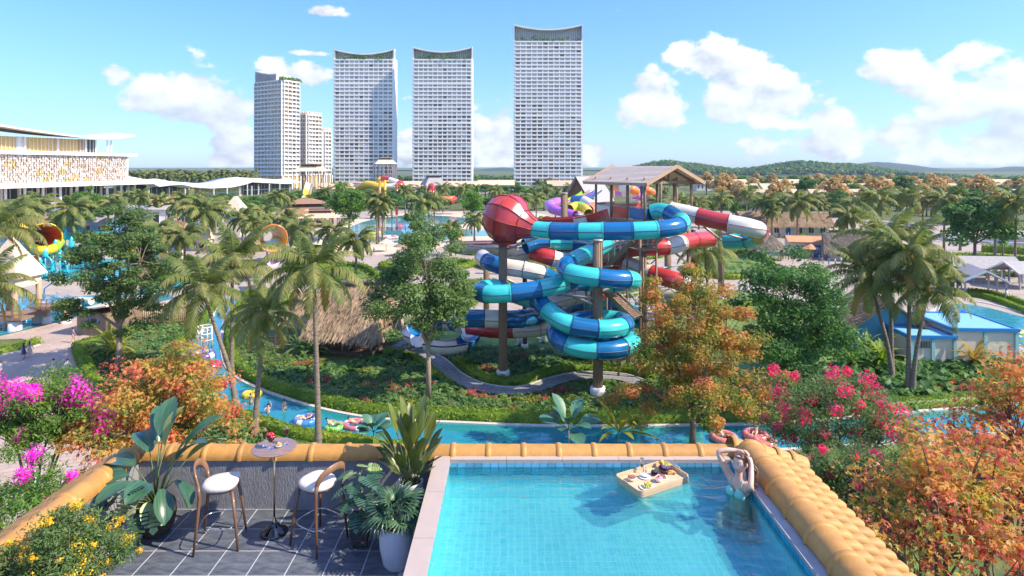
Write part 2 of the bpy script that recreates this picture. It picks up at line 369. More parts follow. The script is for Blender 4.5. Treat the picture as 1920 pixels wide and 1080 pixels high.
ROOFPINK = M('pale_tile_roof', (0.62, 0.43, 0.30), 0.8, 0.16, 2.0, objvar=0.12)
ROOFBR = M('brown_shingle', (0.30, 0.175, 0.10), 0.85, 0.25, 2.5, bump=0.4, stretch=(1, 1, 4))
ROOFGR = M('grey_shingle', (0.34, 0.33, 0.33), 0.8, 0.15, 3.0, bump=0.3)
BLUEWALL = M('blue_board', (0.10, 0.36, 0.55), 0.6, 0.14, 2.0, stretch=(6, 6, 0.4))
CREAM = M('cream_wall', (0.66, 0.58, 0.44), 0.7, 0.06, 1.0)
GLASSDK = M('dark_glass', (0.045, 0.05, 0.055), 0.12, 0.3, 0.6)
GLASSBL = M('sky_glass', (0.20, 0.25, 0.30), 0.15, 0.2, 0.2)
GOLD = M('gold_curtain', (0.62, 0.44, 0.16), 0.6, 0.3, 1.5, stretch=(4, 4, 0.15))
TEAL = M('teal_fibreglass', (0.045, 0.54, 0.53), 0.22, 0.05, 0.8, coat=0.5)
BLUE = M('blue_fibreglass', (0.006, 0.135, 0.345), 0.2, 0.07, 0.8, coat=0.5)
RED = M('red_fibreglass', (0.50, 0.045, 0.04), 0.28, 0.1, 0.7, coat=0.4)
IVORY = M('ivory_fibreglass', (0.70, 0.64, 0.55), 0.3, 0.06, 0.8, coat=0.4)
SEAM = M('dark_seam', (0.012, 0.03, 0.05), 0.5, 0.2, 3.0)
SEAMRED = M('dark_red_seam', (0.28, 0.03, 0.028), 0.45, 0.2, 3.0)
YELLOW = M('yellow_fibreglass', (0.75, 0.52, 0.03), 0.25, 0.06, 0.8, coat=0.4)
ORANGE = M('orange_fibreglass', (0.80, 0.20, 0.02), 0.25, 0.06, 0.8, coat=0.4)
PURPLE = M('purple_fibreglass', (0.45, 0.13, 0.55), 0.25, 0.08, 0.8, coat=0.4)
LIME = M('lime_fibreglass', (0.32, 0.58, 0.03), 0.25, 0.06, 0.8, coat=0.4)
GREENP = M('green_fibreglass', (0.05, 0.42, 0.22), 0.25, 0.06, 0.8, coat=0.4)
CYAN = M('cyan_fibreglass', (0.03, 0.50, 0.62), 0.25, 0.06, 0.8, coat=0.4)
BARK = M('bark', (0.16, 0.115, 0.08), 0.85, 0.35, 6.0, bump=0.6, stretch=(3, 3, 0.5))
BARKLT = M('pale_bark', (0.30, 0.235, 0.17), 0.85, 0.3, 6.0, bump=0.5, stretch=(3, 3, 0.6))
PALMBARK = M('palm_bark', (0.21, 0.165, 0.125), 0.9, 0.45, 1.2, bump=0.7, stretch=(0.6, 0.6, 7))
SOIL = M('soil', (0.05, 0.035, 0.022), 0.95, 0.3, 12.0, bump=0.6)

GRASS = M('lawn', (0.085, 0.165, 0.03), 0.9, 0.4, 0.45, bump=0.5, bscale=14.0, col2=(0.125, 0.20, 0.04))
EARTH = M('garden_ground', (0.07, 0.115, 0.03), 0.95, 0.5, 0.35, bump=0.6, bscale=6.0, col2=(0.10, 0.12, 0.03))
LEAFG = leafmat('broad_green', [(0.03, 0.08, 0.016), (0.06, 0.135, 0.025), (0.095, 0.175, 0.03), (0.15, 0.21, 0.04)], clump=0.5)
LEAFDK = leafmat('deep_green', [(0.025, 0.07, 0.02), (0.045, 0.11, 0.03), (0.07, 0.15, 0.035), (0.11, 0.18, 0.045)], clump=0.45)
LEAFOL = leafmat('olive_green', [(0.04, 0.085, 0.025), (0.07, 0.125, 0.038), (0.105, 0.16, 0.05), (0.15, 0.19, 0.06)], clump=0.45)
LEAFAUT = leafmat('autumn_leaf', [(0.06, 0.11, 0.03), (0.13, 0.17, 0.035), (0.30, 0.24, 0.05), (0.44, 0.22, 0.07), (0.44, 0.13, 0.08), (0.36, 0.075, 0.06)], clump=0.8, trans=0.45, rnd=0.4, lo=-.2, hi=.85)
LEAFAUT2 = leafmat('turning_leaf', [(0.06, 0.105, 0.025), (0.12, 0.155, 0.03), (0.25, 0.21, 0.04), (0.40, 0.20, 0.06), (0.40, 0.13, 0.085)], clump=0.6, trans=0.45, rnd=0.4, lo=-.2, hi=.8)
MAPLE = leafmat('maple_leaf', [(0.06, 0.12, 0.03), (0.16, 0.19, 0.04), (0.37, 0.27, 0.06), (0.47, 0.25, 0.07), (0.46, 0.15, 0.08), (0.38, 0.075, 0.07), (0.28, 0.21, 0.06)], clump=1.3, trans=0.45, rnd=0.35, lo=-.2, hi=.85)
LEAFORG = leafmat('orange_street_tree', [(0.13, 0.15, 0.05), (0.27, 0.21, 0.08), (0.40, 0.27, 0.12), (0.44, 0.30, 0.15)], clump=0.3)
PALMLEAF = leafmat('palm_leaf', [(0.05, 0.09, 0.022), (0.09, 0.125, 0.035), (0.15, 0.165, 0.05), (0.25, 0.215, 0.075)], clump=0.5, trans=0.4, rough=0.5, spec=0.25)
PALMDRY = leafmat('dry_palm_leaf', [(0.16, 0.11, 0.03), (0.26, 0.19, 0.045), (0.30, 0.20, 0.05)], clump=0.5, trans=0.35)
HEDGE = leafmat('hedge_leaf', [(0.055, 0.11, 0.012), (0.10, 0.17, 0.018), (0.15, 0.21, 0.02), (0.20, 0.235, 0.03)], clump=0.4)
SHRUB = leafmat('shrub_leaf', [(0.04, 0.10, 0.028), (0.07, 0.15, 0.045), (0.12, 0.20, 0.06), (0.20, 0.235, 0.07)], clump=0.5)
SHRUBY = leafmat('gold_shrub_leaf', [(0.10, 0.13, 0.02), (0.20, 0.20, 0.025), (0.32, 0.24, 0.03)], clump=0.4)
SHRUBR = leafmat('red_shrub_leaf', [(0.16, 0.02, 0.035), (0.30, 0.03, 0.06), (0.38, 0.09, 0.05)], clump=0.4)
PINKFL = leafmat('magenta_petal', [(0.48, 0.02, 0.30), (0.62, 0.04, 0.42), (0.70, 0.10, 0.50)], clump=1.0, trans=0.45)
REDFL = leafmat('crimson_petal', [(0.50, 0.02, 0.09), (0.62, 0.05, 0.15), (0.70, 0.12, 0.22)], clump=1.0, trans=0.45)
YELFL = leafmat('yellow_petal', [(0.62, 0.36, 0.02), (0.72, 0.46, 0.03), (0.55, 0.40, 0.04)], clump=3.0, trans=0.4)
FARGR = leafmat('far_wood', [(0.03, 0.075, 0.018), (0.05, 0.11, 0.025), (0.09, 0.15, 0.03), (0.14, 0.17, 0.045)], clump=0.02, trans=0.25)

PAVE = brickmat('beige_paving', (0.43, 0.36, 0.29), (0.37, 0.31, 0.26), (0.26, 0.22, 0.18), 1.0, 1.6, 0.8, 0.03, rot=0.3)
PAVEPK = brickmat('pink_paving', (0.46, 0.35, 0.29), (0.40, 0.32, 0.27), (0.27, 0.22, 0.19), 1.0, 1.8, 0.6, 0.03, rot=-0.35)
PAVEGR = brickmat('grey_path_paving', (0.27, 0.275, 0.28), (0.22, 0.225, 0.235), (0.13, 0.13, 0.13), 1.0, 0.9, 0.9, 0.03, rot=0.2)
SAND = M('pale_sand', (0.58, 0.47, 0.35), 0.9, 0.08, 0.15)
ASPH = M('asphalt', (0.07, 0.07, 0.075), 0.85, 0.2, 1.0)
KERB = M('pale_kerb', (0.52, 0.50, 0.46), 0.75, 0.1, 1.5)
RIVER = watermat('river_water', (0.016, 0.22, 0.25), wave=0.5, strength=0.18, stretch=(0.6, 1.5, 1), ior=1.75)
POOLB = watermat('pool_water_blue', (0.02, 0.26, 0.34), wave=0.6, strength=0.2, stretch=(0.7, 1.8, 1), ior=1.6)
POOLC = watermat('pool_water_cyan', (0.03, 0.44, 0.56), wave=0.8, strength=0.07)
LAGOON = watermat('lagoon_water', (0.10, 0.30, 0.36), wave=0.10, strength=0.05, stretch=(0.5, 2, 1))

# ------------------------------------------------------------------ the ground and what is laid on it
S = 16000
tag(sheet('ground', [(-S, -200), (S, -200), (S, S), (-S, S)], 0.0, EARTH), kind='structure')
Z1, Z2, Z3, Z4 = 0.02, 0.04, 0.06, 0.09
sheet('park_paving', gpoly([(-900, 596), (-100, 600), (330, 600), (520, 545), (640, 560), (720, 588), (820, 600), (1250, 600), (1440, 590), (1700, 620), (1960, 700), (2600, 760), (2600, 430), (1920, 432), (1400, 396), (960, 396), (300, 392), (-400, 396), (-900, 430)]), Z1, PAVE)
sheet('arrival_plaza', gpoly([(-700, 1500), (-700, 600), (0, 632), (142, 600), (232, 604), (208, 640), (142, 654), (186, 752), (222, 840), (260, 1000), (300, 1500)]), Z2, PAVEPK)
LAWN_POLYS = [[(790, 600), (880, 590), (1060, 600), (1200, 640), (1110, 690), (960, 668), (850, 660)],
              [(1240, 560), (1400, 545), (1500, 600), (1600, 690), (1500, 760), (1380, 700), (1270, 640)],
              [(1820, 478), (1930, 484), (2300, 500), (2300, 540), (1900, 505), (1830, 494)],
              [(860, 370), (930, 372), (945, 392), (880, 395)], [(640, 600), (700, 590), (760, 600), (720, 615)]]
for p in LAWN_POLYS: sheet('lawn', gpoly(p, 6), Z2 + 0.005, GRASS)

# the lazy river: far bank and near bank, with kerbs
FARBANK = [(452, 560), (424, 590), (413, 628), (416, 677), (437, 707), (484, 732), (534, 750), (584, 765), (645, 779), (718, 789), (860, 796), (1034, 802), (1292, 801), (1490, 795), (1720, 775), (1813, 768), (1980, 752), (2300, 720)]
NEARBANK = [(418, 560), (396, 604), (347, 658), (352, 700), (400, 742), (470, 775), (518, 790), (556, 803), (604, 813), (673, 820), (740, 832), (900, 842), (1200, 846), (1500, 842), (1750, 822), (1880, 812), (2050, 795), (2400, 760)]
fb = [Vector(p) for p in catmull([G(*p) for p in FARBANK], 8)]; nb = [Vector(p) for p in catmull([G(*p) for p in NEARBANK], 8)]
sheet('lazy_river_water', fb + nb[::-1], Z3, RIVER)
def kerb(pts, name='river_kerb', w=0.35, h=0.14, mat=KERB, z=0.0, side=1):
    P = resample(np.array([(p[0], p[1], 0) for p in pts]), 1.2); mb = MB(); T = np.gradient(P, axis=0); T /= np.linalg.norm(T, axis=1)[:, None]
    nrm = np.stack([-T[:, 1], T[:, 0], 0 * T[:, 0]], 1) * side; n = len(P); vs = []
    for p, m in zip(P, nrm):
        q = p + m * w; vs += [(p[0], p[1], z), (p[0], p[1], z + h), (q[0], q[1], z + h), (q[0], q[1], z)]
    fs = []
    for i in range(n - 1):
        for j in range(3): fs.append((i * 4 + j, i * 4 + j + 1, i * 4 + 4 + j + 1, i * 4 + 4 + j))
    mb.add(vs, fs); o = mb.build(name, mat); o['kind'] = 'structure'; return o
kerb(fb, side=1); kerb(nb, side=-1)

# hedges: clipped rows of small leaves, each row one thing
def hedge(pts, w=0.9, h=0.75, label='', mat=HEDGE, dens=70, leaf=0.2, seed=1, z=0.0, group='clipped hedges along the paths'):
    rng = np.random.default_rng(seed); P = resample(np.array([(p[0], p[1], 0) for p in pts]), 0.3)
    T = np.gradient(P, axis=0); T /= np.linalg.norm(T, axis=1)[:, None] + 1e-9; nr = np.stack([-T[:, 1], T[:, 0], 0 * T[:, 0]], 1)
    n = int(len(P) * 0.3 * dens * (w + 2 * h) * 0.55); i = rng.integers(0, len(P), n); a = rng.random(n) * math.pi
    x = np.cos(a) * w * 0.55; zz = np.minimum(np.sin(a) * h * 1.25, h) * (0.75 + 0.3 * rng.random(n))
    pos = P[i] + nr[i] * x[:, None] + T[i] * (rng.random(n) * 0.3)[:, None]; pos[:, 2] += zz + z
    nv = nr[i] * np.cos(a)[:, None] + np.array([0, 0, 1.0]) * np.sin(a)[:, None]
    V, Fq = kites(rng, pos, leaf, nv, 0.6, 0.9)
    # a twiggy core so the row does not read hollow
    mb = MB(); K = resample(P, 1.0); n2 = len(K); T2 = np.gradient(K, axis=0); T2 /= np.linalg.norm(T2, axis=1)[:, None] + 1e-9; vs = []
    for p, t in zip(K, T2):
        m = np.array([-t[1], t[0], 0]) * w * 0.4; vs += [p - m, p - m + (0, 0, h * 0.8), p + m + (0, 0, h * 0.8), p + m]
    fs = np.array([(q * 4 + j, q * 4 + j + 1, q * 4 + 5 + j, q * 4 + 4 + j) for q in range(n2 - 1) for j in range(3)])
    c = P[len(P) // 2].copy(); V2, F2 = join((V, Fq), (np.array(vs) + (0, 0, z), fs))
    o = link('hedge', fast_mesh('hedge', V2 - c, F2, mat), None, c); tag(o, label, 'hedge', group); return o
def offset(pts, d):
    P = np.array([(p[0], p[1], 0) for p in pts]); T = np.gradient(P, axis=0); T /= np.linalg.norm(T, axis=1)[:, None] + 1e-9
    return P + np.stack([-T[:, 1], T[:, 0], 0 * T[:, 0]], 1) * d
hedge(offset(fb[16:], 1.0), 1.1, 0.9, 'long clipped hedge along the far bank of the lazy river', seed=2, dens=60)
hedge(offset(fb[:16], 0.9), 0.9, 0.8, 'hedge bordering the inside bend of the river below the palms', seed=3)
hedge(offset(nb[36:84], -1.0), 1.0, 0.7, 'low grassy hedge along the near bank of the river, behind the bar table', seed=4)
hedge(offset(nb[2:24], -1.0), 1.0, 0.8, 'yellow green hedge along the outer bank of the river bend', seed=5)
hedge([G(146, 652), G(165, 700), G(190, 752), G(214, 806)], 1.2, 0.9, 'clipped hedge beside the paved arrival plaza', seed=6)
hedge([G(146, 652), G(190, 640), G(232, 622), G(290, 606)], 1.0, 0.8, 'hedge along the planting bed below the timber kiosk', seed=7)
kerb([G(136, 652), G(158, 705), G(180, 752), G(205, 812)], 'plaza_kerb', 0.3, 0.2, KERB)
hedge([G(-40, 672), G(0, 664), G(40, 655), G(70, 645)], 1.0, 0.8, 'hedge round the small island bed at the plaza edge', seed=8)
sheet('planting_bed', gpoly([(-100, 672), (0, 662), (66, 645), (40, 636), (-40, 640)]), Z4, EARTH)
kerb([G(-40, 676), G(0, 668), G(45, 658), G(76, 647)], 'plaza_kerb', 0.2, 0.15, KERB)

# the winding grey garden path with its pale edge and hedges
PATHC = [(735, 655), (790, 664), (822, 680), (850, 705), (890, 725), (950, 735), (1000, 730), (1040, 716), (1090, 706), (1160, 708), (1200, 720)]
pc = [Vector(p) for p in catmull([G(*p) for p in PATHC], 8)]
pl, pr_ = offset(pc, 0.85), offset(pc, -0.85)
sheet('garden_path', [Vector(p) for p in pl] + [Vector(p) for p in pr_[::-1]], Z4, PAVEGR)
kerb(pl, 'path_edging', 0.16, 0.16, KERB, side=1)
hedge(offset(pc[18:], 1.7), 0.9, 0.8, 'hedge on the upper side of the winding grey garden path', seed=9)
hedge(offset(pc[:30], -1.5), 0.7, 0.6, 'hedge on the lower side of the winding grey garden path', seed=10)
# path from the hut to the plaza behind
PATH2 = [(600, 640), (660, 650), (735, 655), (770, 640), (800, 610), (860, 596)]
p2c = [Vector(p) for p in catmull([G(*p) for p in PATH2], 8)]
sheet('hut_path', [Vector(p) for p in offset(p2c, 1.1)] + [Vector(p) for p in offset(p2c, -1.1)[::-1]], Z4 + 0.004, PAVEGR)

# pools
sheet('ball_pool_water', gpoly([(262, 540), (280, 530), (340, 524), (352, 532), (330, 542), (280, 548)], 4), Z3, POOLC)
LEFTPOOL = [(-500, 640), (0, 630), (140, 596), (330, 560), (300, 545), (150, 556), (60, 552), (-100, 560), (-500, 570)]
sheet('slide_splash_pool', gpoly(LEFTPOOL), Z3, POOLB)
kerb([G(-300, 638), G(0, 632), G(140, 598), G(335, 560)], 'pool_edge', 0.6, 0.12, PAVEPK, side=-1)
sheet('children_pool', gpoly([(52, 522), (66, 500), (90, 487), (170, 484), (240, 490), (250, 505), (230, 522), (150, 526)], 5), Z3, POOLC)
sheet('lagoon_beach', gpoly([(600, 470), (620, 425), (700, 405), (800, 399), (980, 398), (1040, 410), (1040, 450), (900, 452), (800, 468), (700, 478)], 5), Z2 + 0.004, SAND)
sheet('lagoon_water', gpoly([(662, 446), (648, 432), (690, 414), (760, 404), (830, 405), (872, 410), (868, 420), (850, 432), (868, 442), (840, 450), (770, 455), (700, 455)], 5), Z3, LAGOON)
sheet('lagoon_channel', gpoly([(830, 427), (900, 432), (965, 431), (1010, 434), (1010, 442), (960, 441), (850, 443)], 4), Z3 + 0.004, LAGOON)
sheet('upper_lagoon', gpoly([(820, 407), (880, 408), (960, 407), (1030, 409), (1030, 414), (950, 414), (880, 416), (830, 414)], 4), Z3 + 0.008, LAGOON)
RPOOL = [(1752, 592), (1780, 572), (1830, 573), (1900, 590), (1990, 615), (2100, 660), (2050, 690), (1930, 652), (1900, 642), (1830, 650), (1740, 640)]
sheet('family_pool', gpoly(RPOOL, 5), Z3, POOLB)
rk = gpoly([(1700, 600), (1745, 588), (1785, 566), (1840, 568), (1910, 585), (2000, 608), (2120, 655)])
kerb([Vector(p) for p in catmull(rk, 6)], 'pool_edge', 0.4, 0.12, KERB)
hedge([Vector(p) for p in catmull([G(1790, 556), G(1830, 557), G(1870, 566), G(1930, 590), G(2050, 630)], 8)], 0.9, 0.8, 'front one of two curved hedges between the family pool and the shelters', seed=11, mat=HEDGE)
hedge([Vector(p) for p in catmull([G(1815, 549), G(1850, 552), G(1890, 562), G(1950, 582), G(2070, 620)], 8)], 0.9, 0.8, 'rear one of two curved hedges between the family pool and the shelters', seed=12)
sheet('garden_stream', gpoly([(1690, 500), (1740, 494), (1800, 492), (1830, 498), (1760, 502), (1700, 506)], 4), Z3, RIVER)
hedge([G(1690, 490), G(1760, 484), G(1840, 486), G(1930, 492), G(2100, 505)], 1.6, 1.4, 'thick hedge in front of the sunny lawn near the road', seed=13, dens=20, leaf=0.4)
hedge([G(1800, 520), G(1850, 516), G(1930, 520), G(2050, 530)], 1.2, 1.0, 'hedge behind the grey roofed shelters', seed=14, dens=30, leaf=0.3)
hedge([G(1840, 472), G(1930, 478), G(2100, 488)], 2.0, 1.8, 'tall hedge between the sunny lawn and the road', seed=15, dens=16, leaf=0.5)
road = gpoly([(1730, 448), (1860, 458), (2000, 470), (2600, 520), (2600, 470), (2000, 448), (1860, 444), (1700, 440), (1500, 430), (1500, 433)])
sheet('road', road, Z2 + 0.01, ASPH)
sheet('road_marking', gpoly([(1740, 447.6), (1860, 453), (2000, 460.5), (2000, 459.9), (1860, 452.5), (1740, 447.2)]), Z2 + 0.016, WHITE2)
kerb([G(1720, 450), G(1860, 460), G(2000, 472), G(2400, 505)], 'road_kerb', 0.5, 0.15, KERB, side=-1)

# raised garden islands on the paving: kerb, lawn and a hedge each
ISL = [(640, 520, 66, 20, 'behind the palm by the thatched hut'), (790, 566, 92, 22, 'behind the tree by the thatched hut'), (905, 548, 56, 14, 'under the left end of the water slides'),
       (760, 505, 44, 9, 'in front of the lagoon beach'), (900, 470, 50, 9, 'left of the slide tower below the lagoon'), (1000, 500, 90, 14, 'behind the slide supports'),
       (1370, 500, 80, 24, 'between the slide tower and the thatched parasol'), (1470, 434, 38, 7, 'in front of the long brown roofed house'), (1560, 448, 62, 8, 'by the palm row near the car'),
       (1400, 436, 30, 6, 'under the end of the red and white slide'), (790, 462, 26, 3.5, 'round the three palms on the beach'), (300, 520, 60, 10, 'behind the big left tree'),
       (110, 476, 56, 6, 'behind the children pool'), (300, 492, 58, 8, 'behind the ball pool'), (440, 470, 40, 6, 'below the cream pyramid tower'), (330, 455, 60, 5, 'under the wicker barrel'), (560, 470, 46, 7, 'left of the beach loungers'), (230, 450, 40, 4, 'in front of the white service block'), (500, 560, 40, 8, 'behind the shorter river palm'), (470, 430, 50, 4, 'in front of the glass hall'), (560, 505, 38, 6, 'between the tall palm and the beach'), (1035, 562, 62, 13, 'behind the spiral slide'), (1165, 545, 50, 13, 'below the stair flights'), (1185, 478, 66, 9, 'behind the slide tower'), (1290, 462, 40, 6, 'right of the slide tower'), (960, 470, 30, 5, 'under the red bowl'), (1650, 545, 36, 5, 'between the right palms and the court'), (1500, 520, 40, 7, 'left of the court walkers'), (850, 500, 34, 6, 'right of the big tree crown'), (1430, 585, 60, 12, 'in front of the walkers beside the dark green tree')]
BEDS = []
for i, (cx, cy_, rx, ry, where) in enumerate(ISL):
    pts = [G(cx + rx * math.cos(a) * (1 + 0.12 * math.sin(3 * a + i)), cy_ + ry * math.sin(a)) for a in np.linspace(0, 2 * math.pi, 28, endpoint=False)]
    mb = MB(); mb.prism(pts, 0.0, 0.16); o = mb.build('garden_island', [GRASS]); o['kind'] = 'structure'; BEDS.append(pts)
    dd = pts[0].y; hedge(pts + pts[:1], 0.7 + dd / 250, 0.6 + dd / 300, 'clipped hedge round the garden island ' + where, seed=30 + i, dens=max(8, 46 - dd / 6), leaf=0.2 + dd / 600, z=0.14)

# ------------------------------------------------------------------ ground cover, each kind one mass of leaves
def cover(name, polys, n, size, mat, label, cat, seed, per=26, hh=0.6, leaf=0.3, aspect=0.6, avoid=(), z=0.0, upright=0.7):
    rng = np.random.default_rng(seed); C = []
    area = [abs(sum(p[i][0] * p[i - 1][1] - p[i - 1][0] * p[i][1] for i in range(len(p)))) for p in polys]; tot = sum(area)
    for p, a in zip(polys, area): C.append(scatter(p, max(3, int(n * a / tot)), rng))
    C = np.concatenate(C)
    for q in avoid: C = C[~inpoly(C, [(v[0], v[1]) for v in q])]
    k = len(C); s = size * (0.6 + 0.8 * rng.random(k)); idx = np.repeat(np.arange(k), per)
    u = rand_unit(rng, k * per); u[:, 2] = np.abs(u[:, 2]); rr = rng.random(k * per) ** 0.4
    pos = np.stack([C[idx, 0], C[idx, 1], np.zeros(k * per) + z], 1) + u * (s[idx] * rr)[:, None] * np.array([1, 1, hh])
    V, Fq = kites(rng, pos, leaf, u + np.array([0, 0, upright]), aspect, 0.7, droop=0.15, bend=0.12)
    o = link(name, fast_mesh(name, V, Fq, mat)); tag(o, label, cat, kind='stuff'); return o
bed_main = [p for p in offset(fb[12:100], 1.6)] + [G(1420, 770), G(1400, 720), G(1240, 690), G(1120, 680), G(990, 655), G(800, 650), G(730, 640), G(640, 690), G(560, 660), G(480, 640), G(440, 620)]
river_poly = fb + nb[::-1]; path_poly = list(offset(pc, 1.5)) + list(offset(pc, -1.5)[::-1]); hutp = list(offset(p2c, 1.6)) + list(offset(p2c, -1.6)[::-1])
hut_poly = [G(520, 668), G(735, 672), G(735, 640), G(520, 630)]
AV = [river_poly, path_poly, hutp, hut_poly]
# broken up in drifts so the planting reads in patches
def drift(poly, n, rx, ry, seed):
    rng = np.random.default_rng(seed); out = []
    for c in scatter(poly, n, rng):
        k = 9; ph = rng.random() * 6
        out.append([(c[0] + rx * (0.7 + 0.5 * rng.random()) * math.cos(a + ph), c[1] + ry * (0.7 + 0.5 * rng.random()) * math.sin(a + ph)) for a in np.linspace(0, 2 * math.pi, k, endpoint=False)])
    return out
MB_ = [(p[0], p[1]) for p in bed_main]
def inside(polys, ref): return [d for d in polys if inpoly(np.array(d), np.array(ref)).mean() > 0.75]
cover('ground_cover', [MB_], 1500, 0.55, SHRUB, 'dark green leafy planting between river and slides', 'ground cover', 41, per=30, hh=0.8, leaf=0.34, avoid=AV)
cover('broadleaf_cover', inside(drift(MB_, 26, 2.2, 1.6, 5), MB_), 420, 0.6, LEAFDK, 'large leaved deep green plants in drifts by the river', 'ground cover', 42, per=16, hh=0.9, leaf=0.65, aspect=0.75, avoid=AV)
cover('pale_shrubs', inside(drift(MB_, 22, 1.9, 1.2, 16), MB_), 330, 0.55, LEAFOL, 'pale green shrubs in drifts through the river planting', 'ground cover', 143, per=40, hh=0.9, leaf=0.2, avoid=AV)
cover('gold_shrubs', inside(drift(MB_, 26, 1.8, 1.2, 6), MB_), 420, 0.5, SHRUBY, 'yellow green flowering shrubs in drifts by the river', 'ground cover', 43, per=34, hh=0.9, leaf=0.17, avoid=AV)
cover('red_cordylines', inside(drift(MB_, 22, 1.3, 0.8, 7), MB_), 110, 0.55, SHRUBR, 'crimson leaved cordylines dotted through the planting', 'ground cover', 44, per=28, hh=1.0, leaf=0.5, aspect=0.2, avoid=AV)
LB = [[G(*p) for p in ((150, 652), (190, 640), (290, 606), (400, 600), (345, 660), (350, 700), (400, 745), (470, 780), (500, 830), (460, 900), (330, 900), (215, 830), (190, 752))]]
cover('ground_cover', LB, 650, 0.6, SHRUB, 'leafy planting between the paved plaza and the river bend', 'ground cover', 45, per=30, hh=0.8, leaf=0.34, avoid=[river_poly])
cover('gold_shrubs', inside(drift(LB[0], 12, 2, 1.4, 8), LB[0]), 160, 0.5, SHRUBY, 'pale yellow shrubs between plaza and river bend', 'ground cover', 46, per=30, leaf=0.18)
RB = [[G(*p) for p in ((1440, 780), (1500, 700), (1620, 660), (1720, 660), (1760, 680), (1920, 680), (2100, 700), (2100, 730), (1813, 758), (1720, 766))]]
cover('broadleaf_cover', RB, 600, 0.7, LEAFDK, 'deep green taro planting in front of the blue roofed pump house', 'ground cover', 47, per=18, hh=0.8, leaf=0.7, aspect=0.8, avoid=[river_poly])
cover('island_shrubs', [[(p.x, p.y) for p in b] for b in BEDS], 900, 0.8, SHRUB, 'green shrubs filling the garden islands', 'ground cover', 48, per=16, hh=0.8, leaf=0.42, z=0.15)
cover('island_gold_shrubs', [[(p.x, p.y) for p in b] for b in BEDS], 300, 0.6, SHRUBY, 'yellow shrubs in the garden islands', 'ground cover', 49, per=16, hh=0.9, leaf=0.35, z=0.15)
cover('near_bank_lawn_tufts', [[G(*p) for p in ((470, 790), (540, 812), (660, 830), (740, 842), (760, 900), (480, 900))]], 700, 0.35, GRASS, 'tufted lawn on the near river bank below the terrace', 'grass', 50, per=14, hh=0.35, leaf=0.22, aspect=0.15, upright=0.0)
sheet('lawn', [G(*p) for p in ((440, 775), (520, 795), (604, 818), (740, 838), (900, 850), (1500, 850), (1800, 830), (1900, 1200), (300, 1200))], Z1 + 0.004, GRASS)
cover('tower_bed_shrubs', [[G(*p) for p in ((870, 660), (1000, 650), (1130, 680), (1100, 700), (960, 715), (880, 700), (840, 680))]], 260, 0.5, SHRUB, 'low shrubs on the lawn round the slide columns', 'ground cover', 51, per=24, hh=0.8, leaf=0.28, avoid=AV)
# ------------------------------------------------------------------ far land: woods, hills, mountains
def ridge(name, pts, d, depth, mat, seed, base=-2.0, rough=0.12, nd=10):
    """a hill range: rows of heights over a strip of land; pts = (pixel x, pixel y of the skyline)"""
    rng = np.random.default_rng(seed); P = catmull([at(x, y, d) for x, y in pts], 10); n = len(P); V = []
    for j in range(nd + 1):
        t = j / nd; prof = math.sin(t * math.pi) ** 0.8 if 0 < t < 1 else 0.0
        for i in range(n):
            h = max(0.0, P[i][2] * prof * (1 + rough * (rng.random() - 0.5) * (0 if j == nd // 2 else 1)))
            V.append((P[i][0] * (1 + (t - 0.5) * depth / d), d + (t - 0.5) * depth, base if prof == 0 else h))
    Fq = [(j * n + i, j * n + i + 1, (j + 1) * n + i + 1, (j + 1) * n + i) for j in range(nd) for i in range(n - 1)]
    o = link(name, fast_mesh(name, np.array(V), np.array(Fq), mat, smooth=True)); o['kind'] = 'structure'; return o
HILLM = M('wooded_slope', (0.03, 0.055, 0.03), 0.95, 0.4, 0.02)
ridge('mountains', [(1250, 326), (1400, 322), (1520, 314), (1590, 309), (1640, 304), (1700, 308), (1780, 318), (1850, 317), (1905, 312), (1990, 318), (2150, 322), (2300, 326)], 3200, 1300, HILLM, 3)
ridge('mountains', [(640, 325), (700, 321), (770, 321), (860, 321), (900, 318), (940, 314), (985, 317), (1080, 321), (1180, 325)], 3400, 1300, HILLM, 4)
HILL_PTS = [(1120, 333), (1190, 318), (1240, 308), (1300, 312), (1380, 322), (1440, 316), (1500, 308), (1560, 312), (1610, 315), (1660, 322), (1720, 332), (1800, 338)]
ridge('hill', HILL_PTS, 1500, 420, HILLM, 5, rough=0.05)
def treemass(name, C, hts, rad, leaf, per, mat, label, seed, flat=0.8):
    rng = np.random.default_rng(seed); k = len(C); idx = np.repeat(np.arange(k), per); u = rand_unit(rng, k * per); u[:, 2] = np.abs(u[:, 2]) * 1.3 - 0.35
    pos = C[idx] + u * (rad[idx] * rng.random(k * per) ** 0.3)[:, None] * np.array([1, 1, flat]) + np.stack([0 * hts, 0 * hts, hts], 1)[idx]
    V, Fq = kites(rng, pos, leaf, u + np.array([0, 0, 0.3]), 0.8, 0.6)
    o = link(name, fast_mesh(name, V, Fq, mat)); tag(o, label, 'woodland', kind='stuff')
rng = np.random.default_rng(11)
def band(n, x0, x1, d0, d1):
    d = d0 + (d1 - d0) * rng.random(n) ** 1.3; x = (x0 + (x1 - x0) * rng.random(n) - CX) * d / F_PX; return np.stack([x, d, 0 * d], 1)
C = band(2600, -100, 2050, 640, 980); k = len(C)
treemass('far_wood', C, 1.5 + 3.0 * rng.random(k), 3.6 + 2.4 * rng.random(k), 2.6, 44, FARGR, 'belt of mixed green woodland along the horizon', 12)
hp = catmull([at(x, y, 1500) for x, y in HILL_PTS], 10); n = 1300; t = rng.random(n); s = rng.random(n)
hx = np.interp(t, np.linspace(0, 1, len(hp)), hp[:, 0]); hz = np.interp(t, np.linspace(0, 1, len(hp)), hp[:, 2]); ss = 0.05 + 0.5 * s
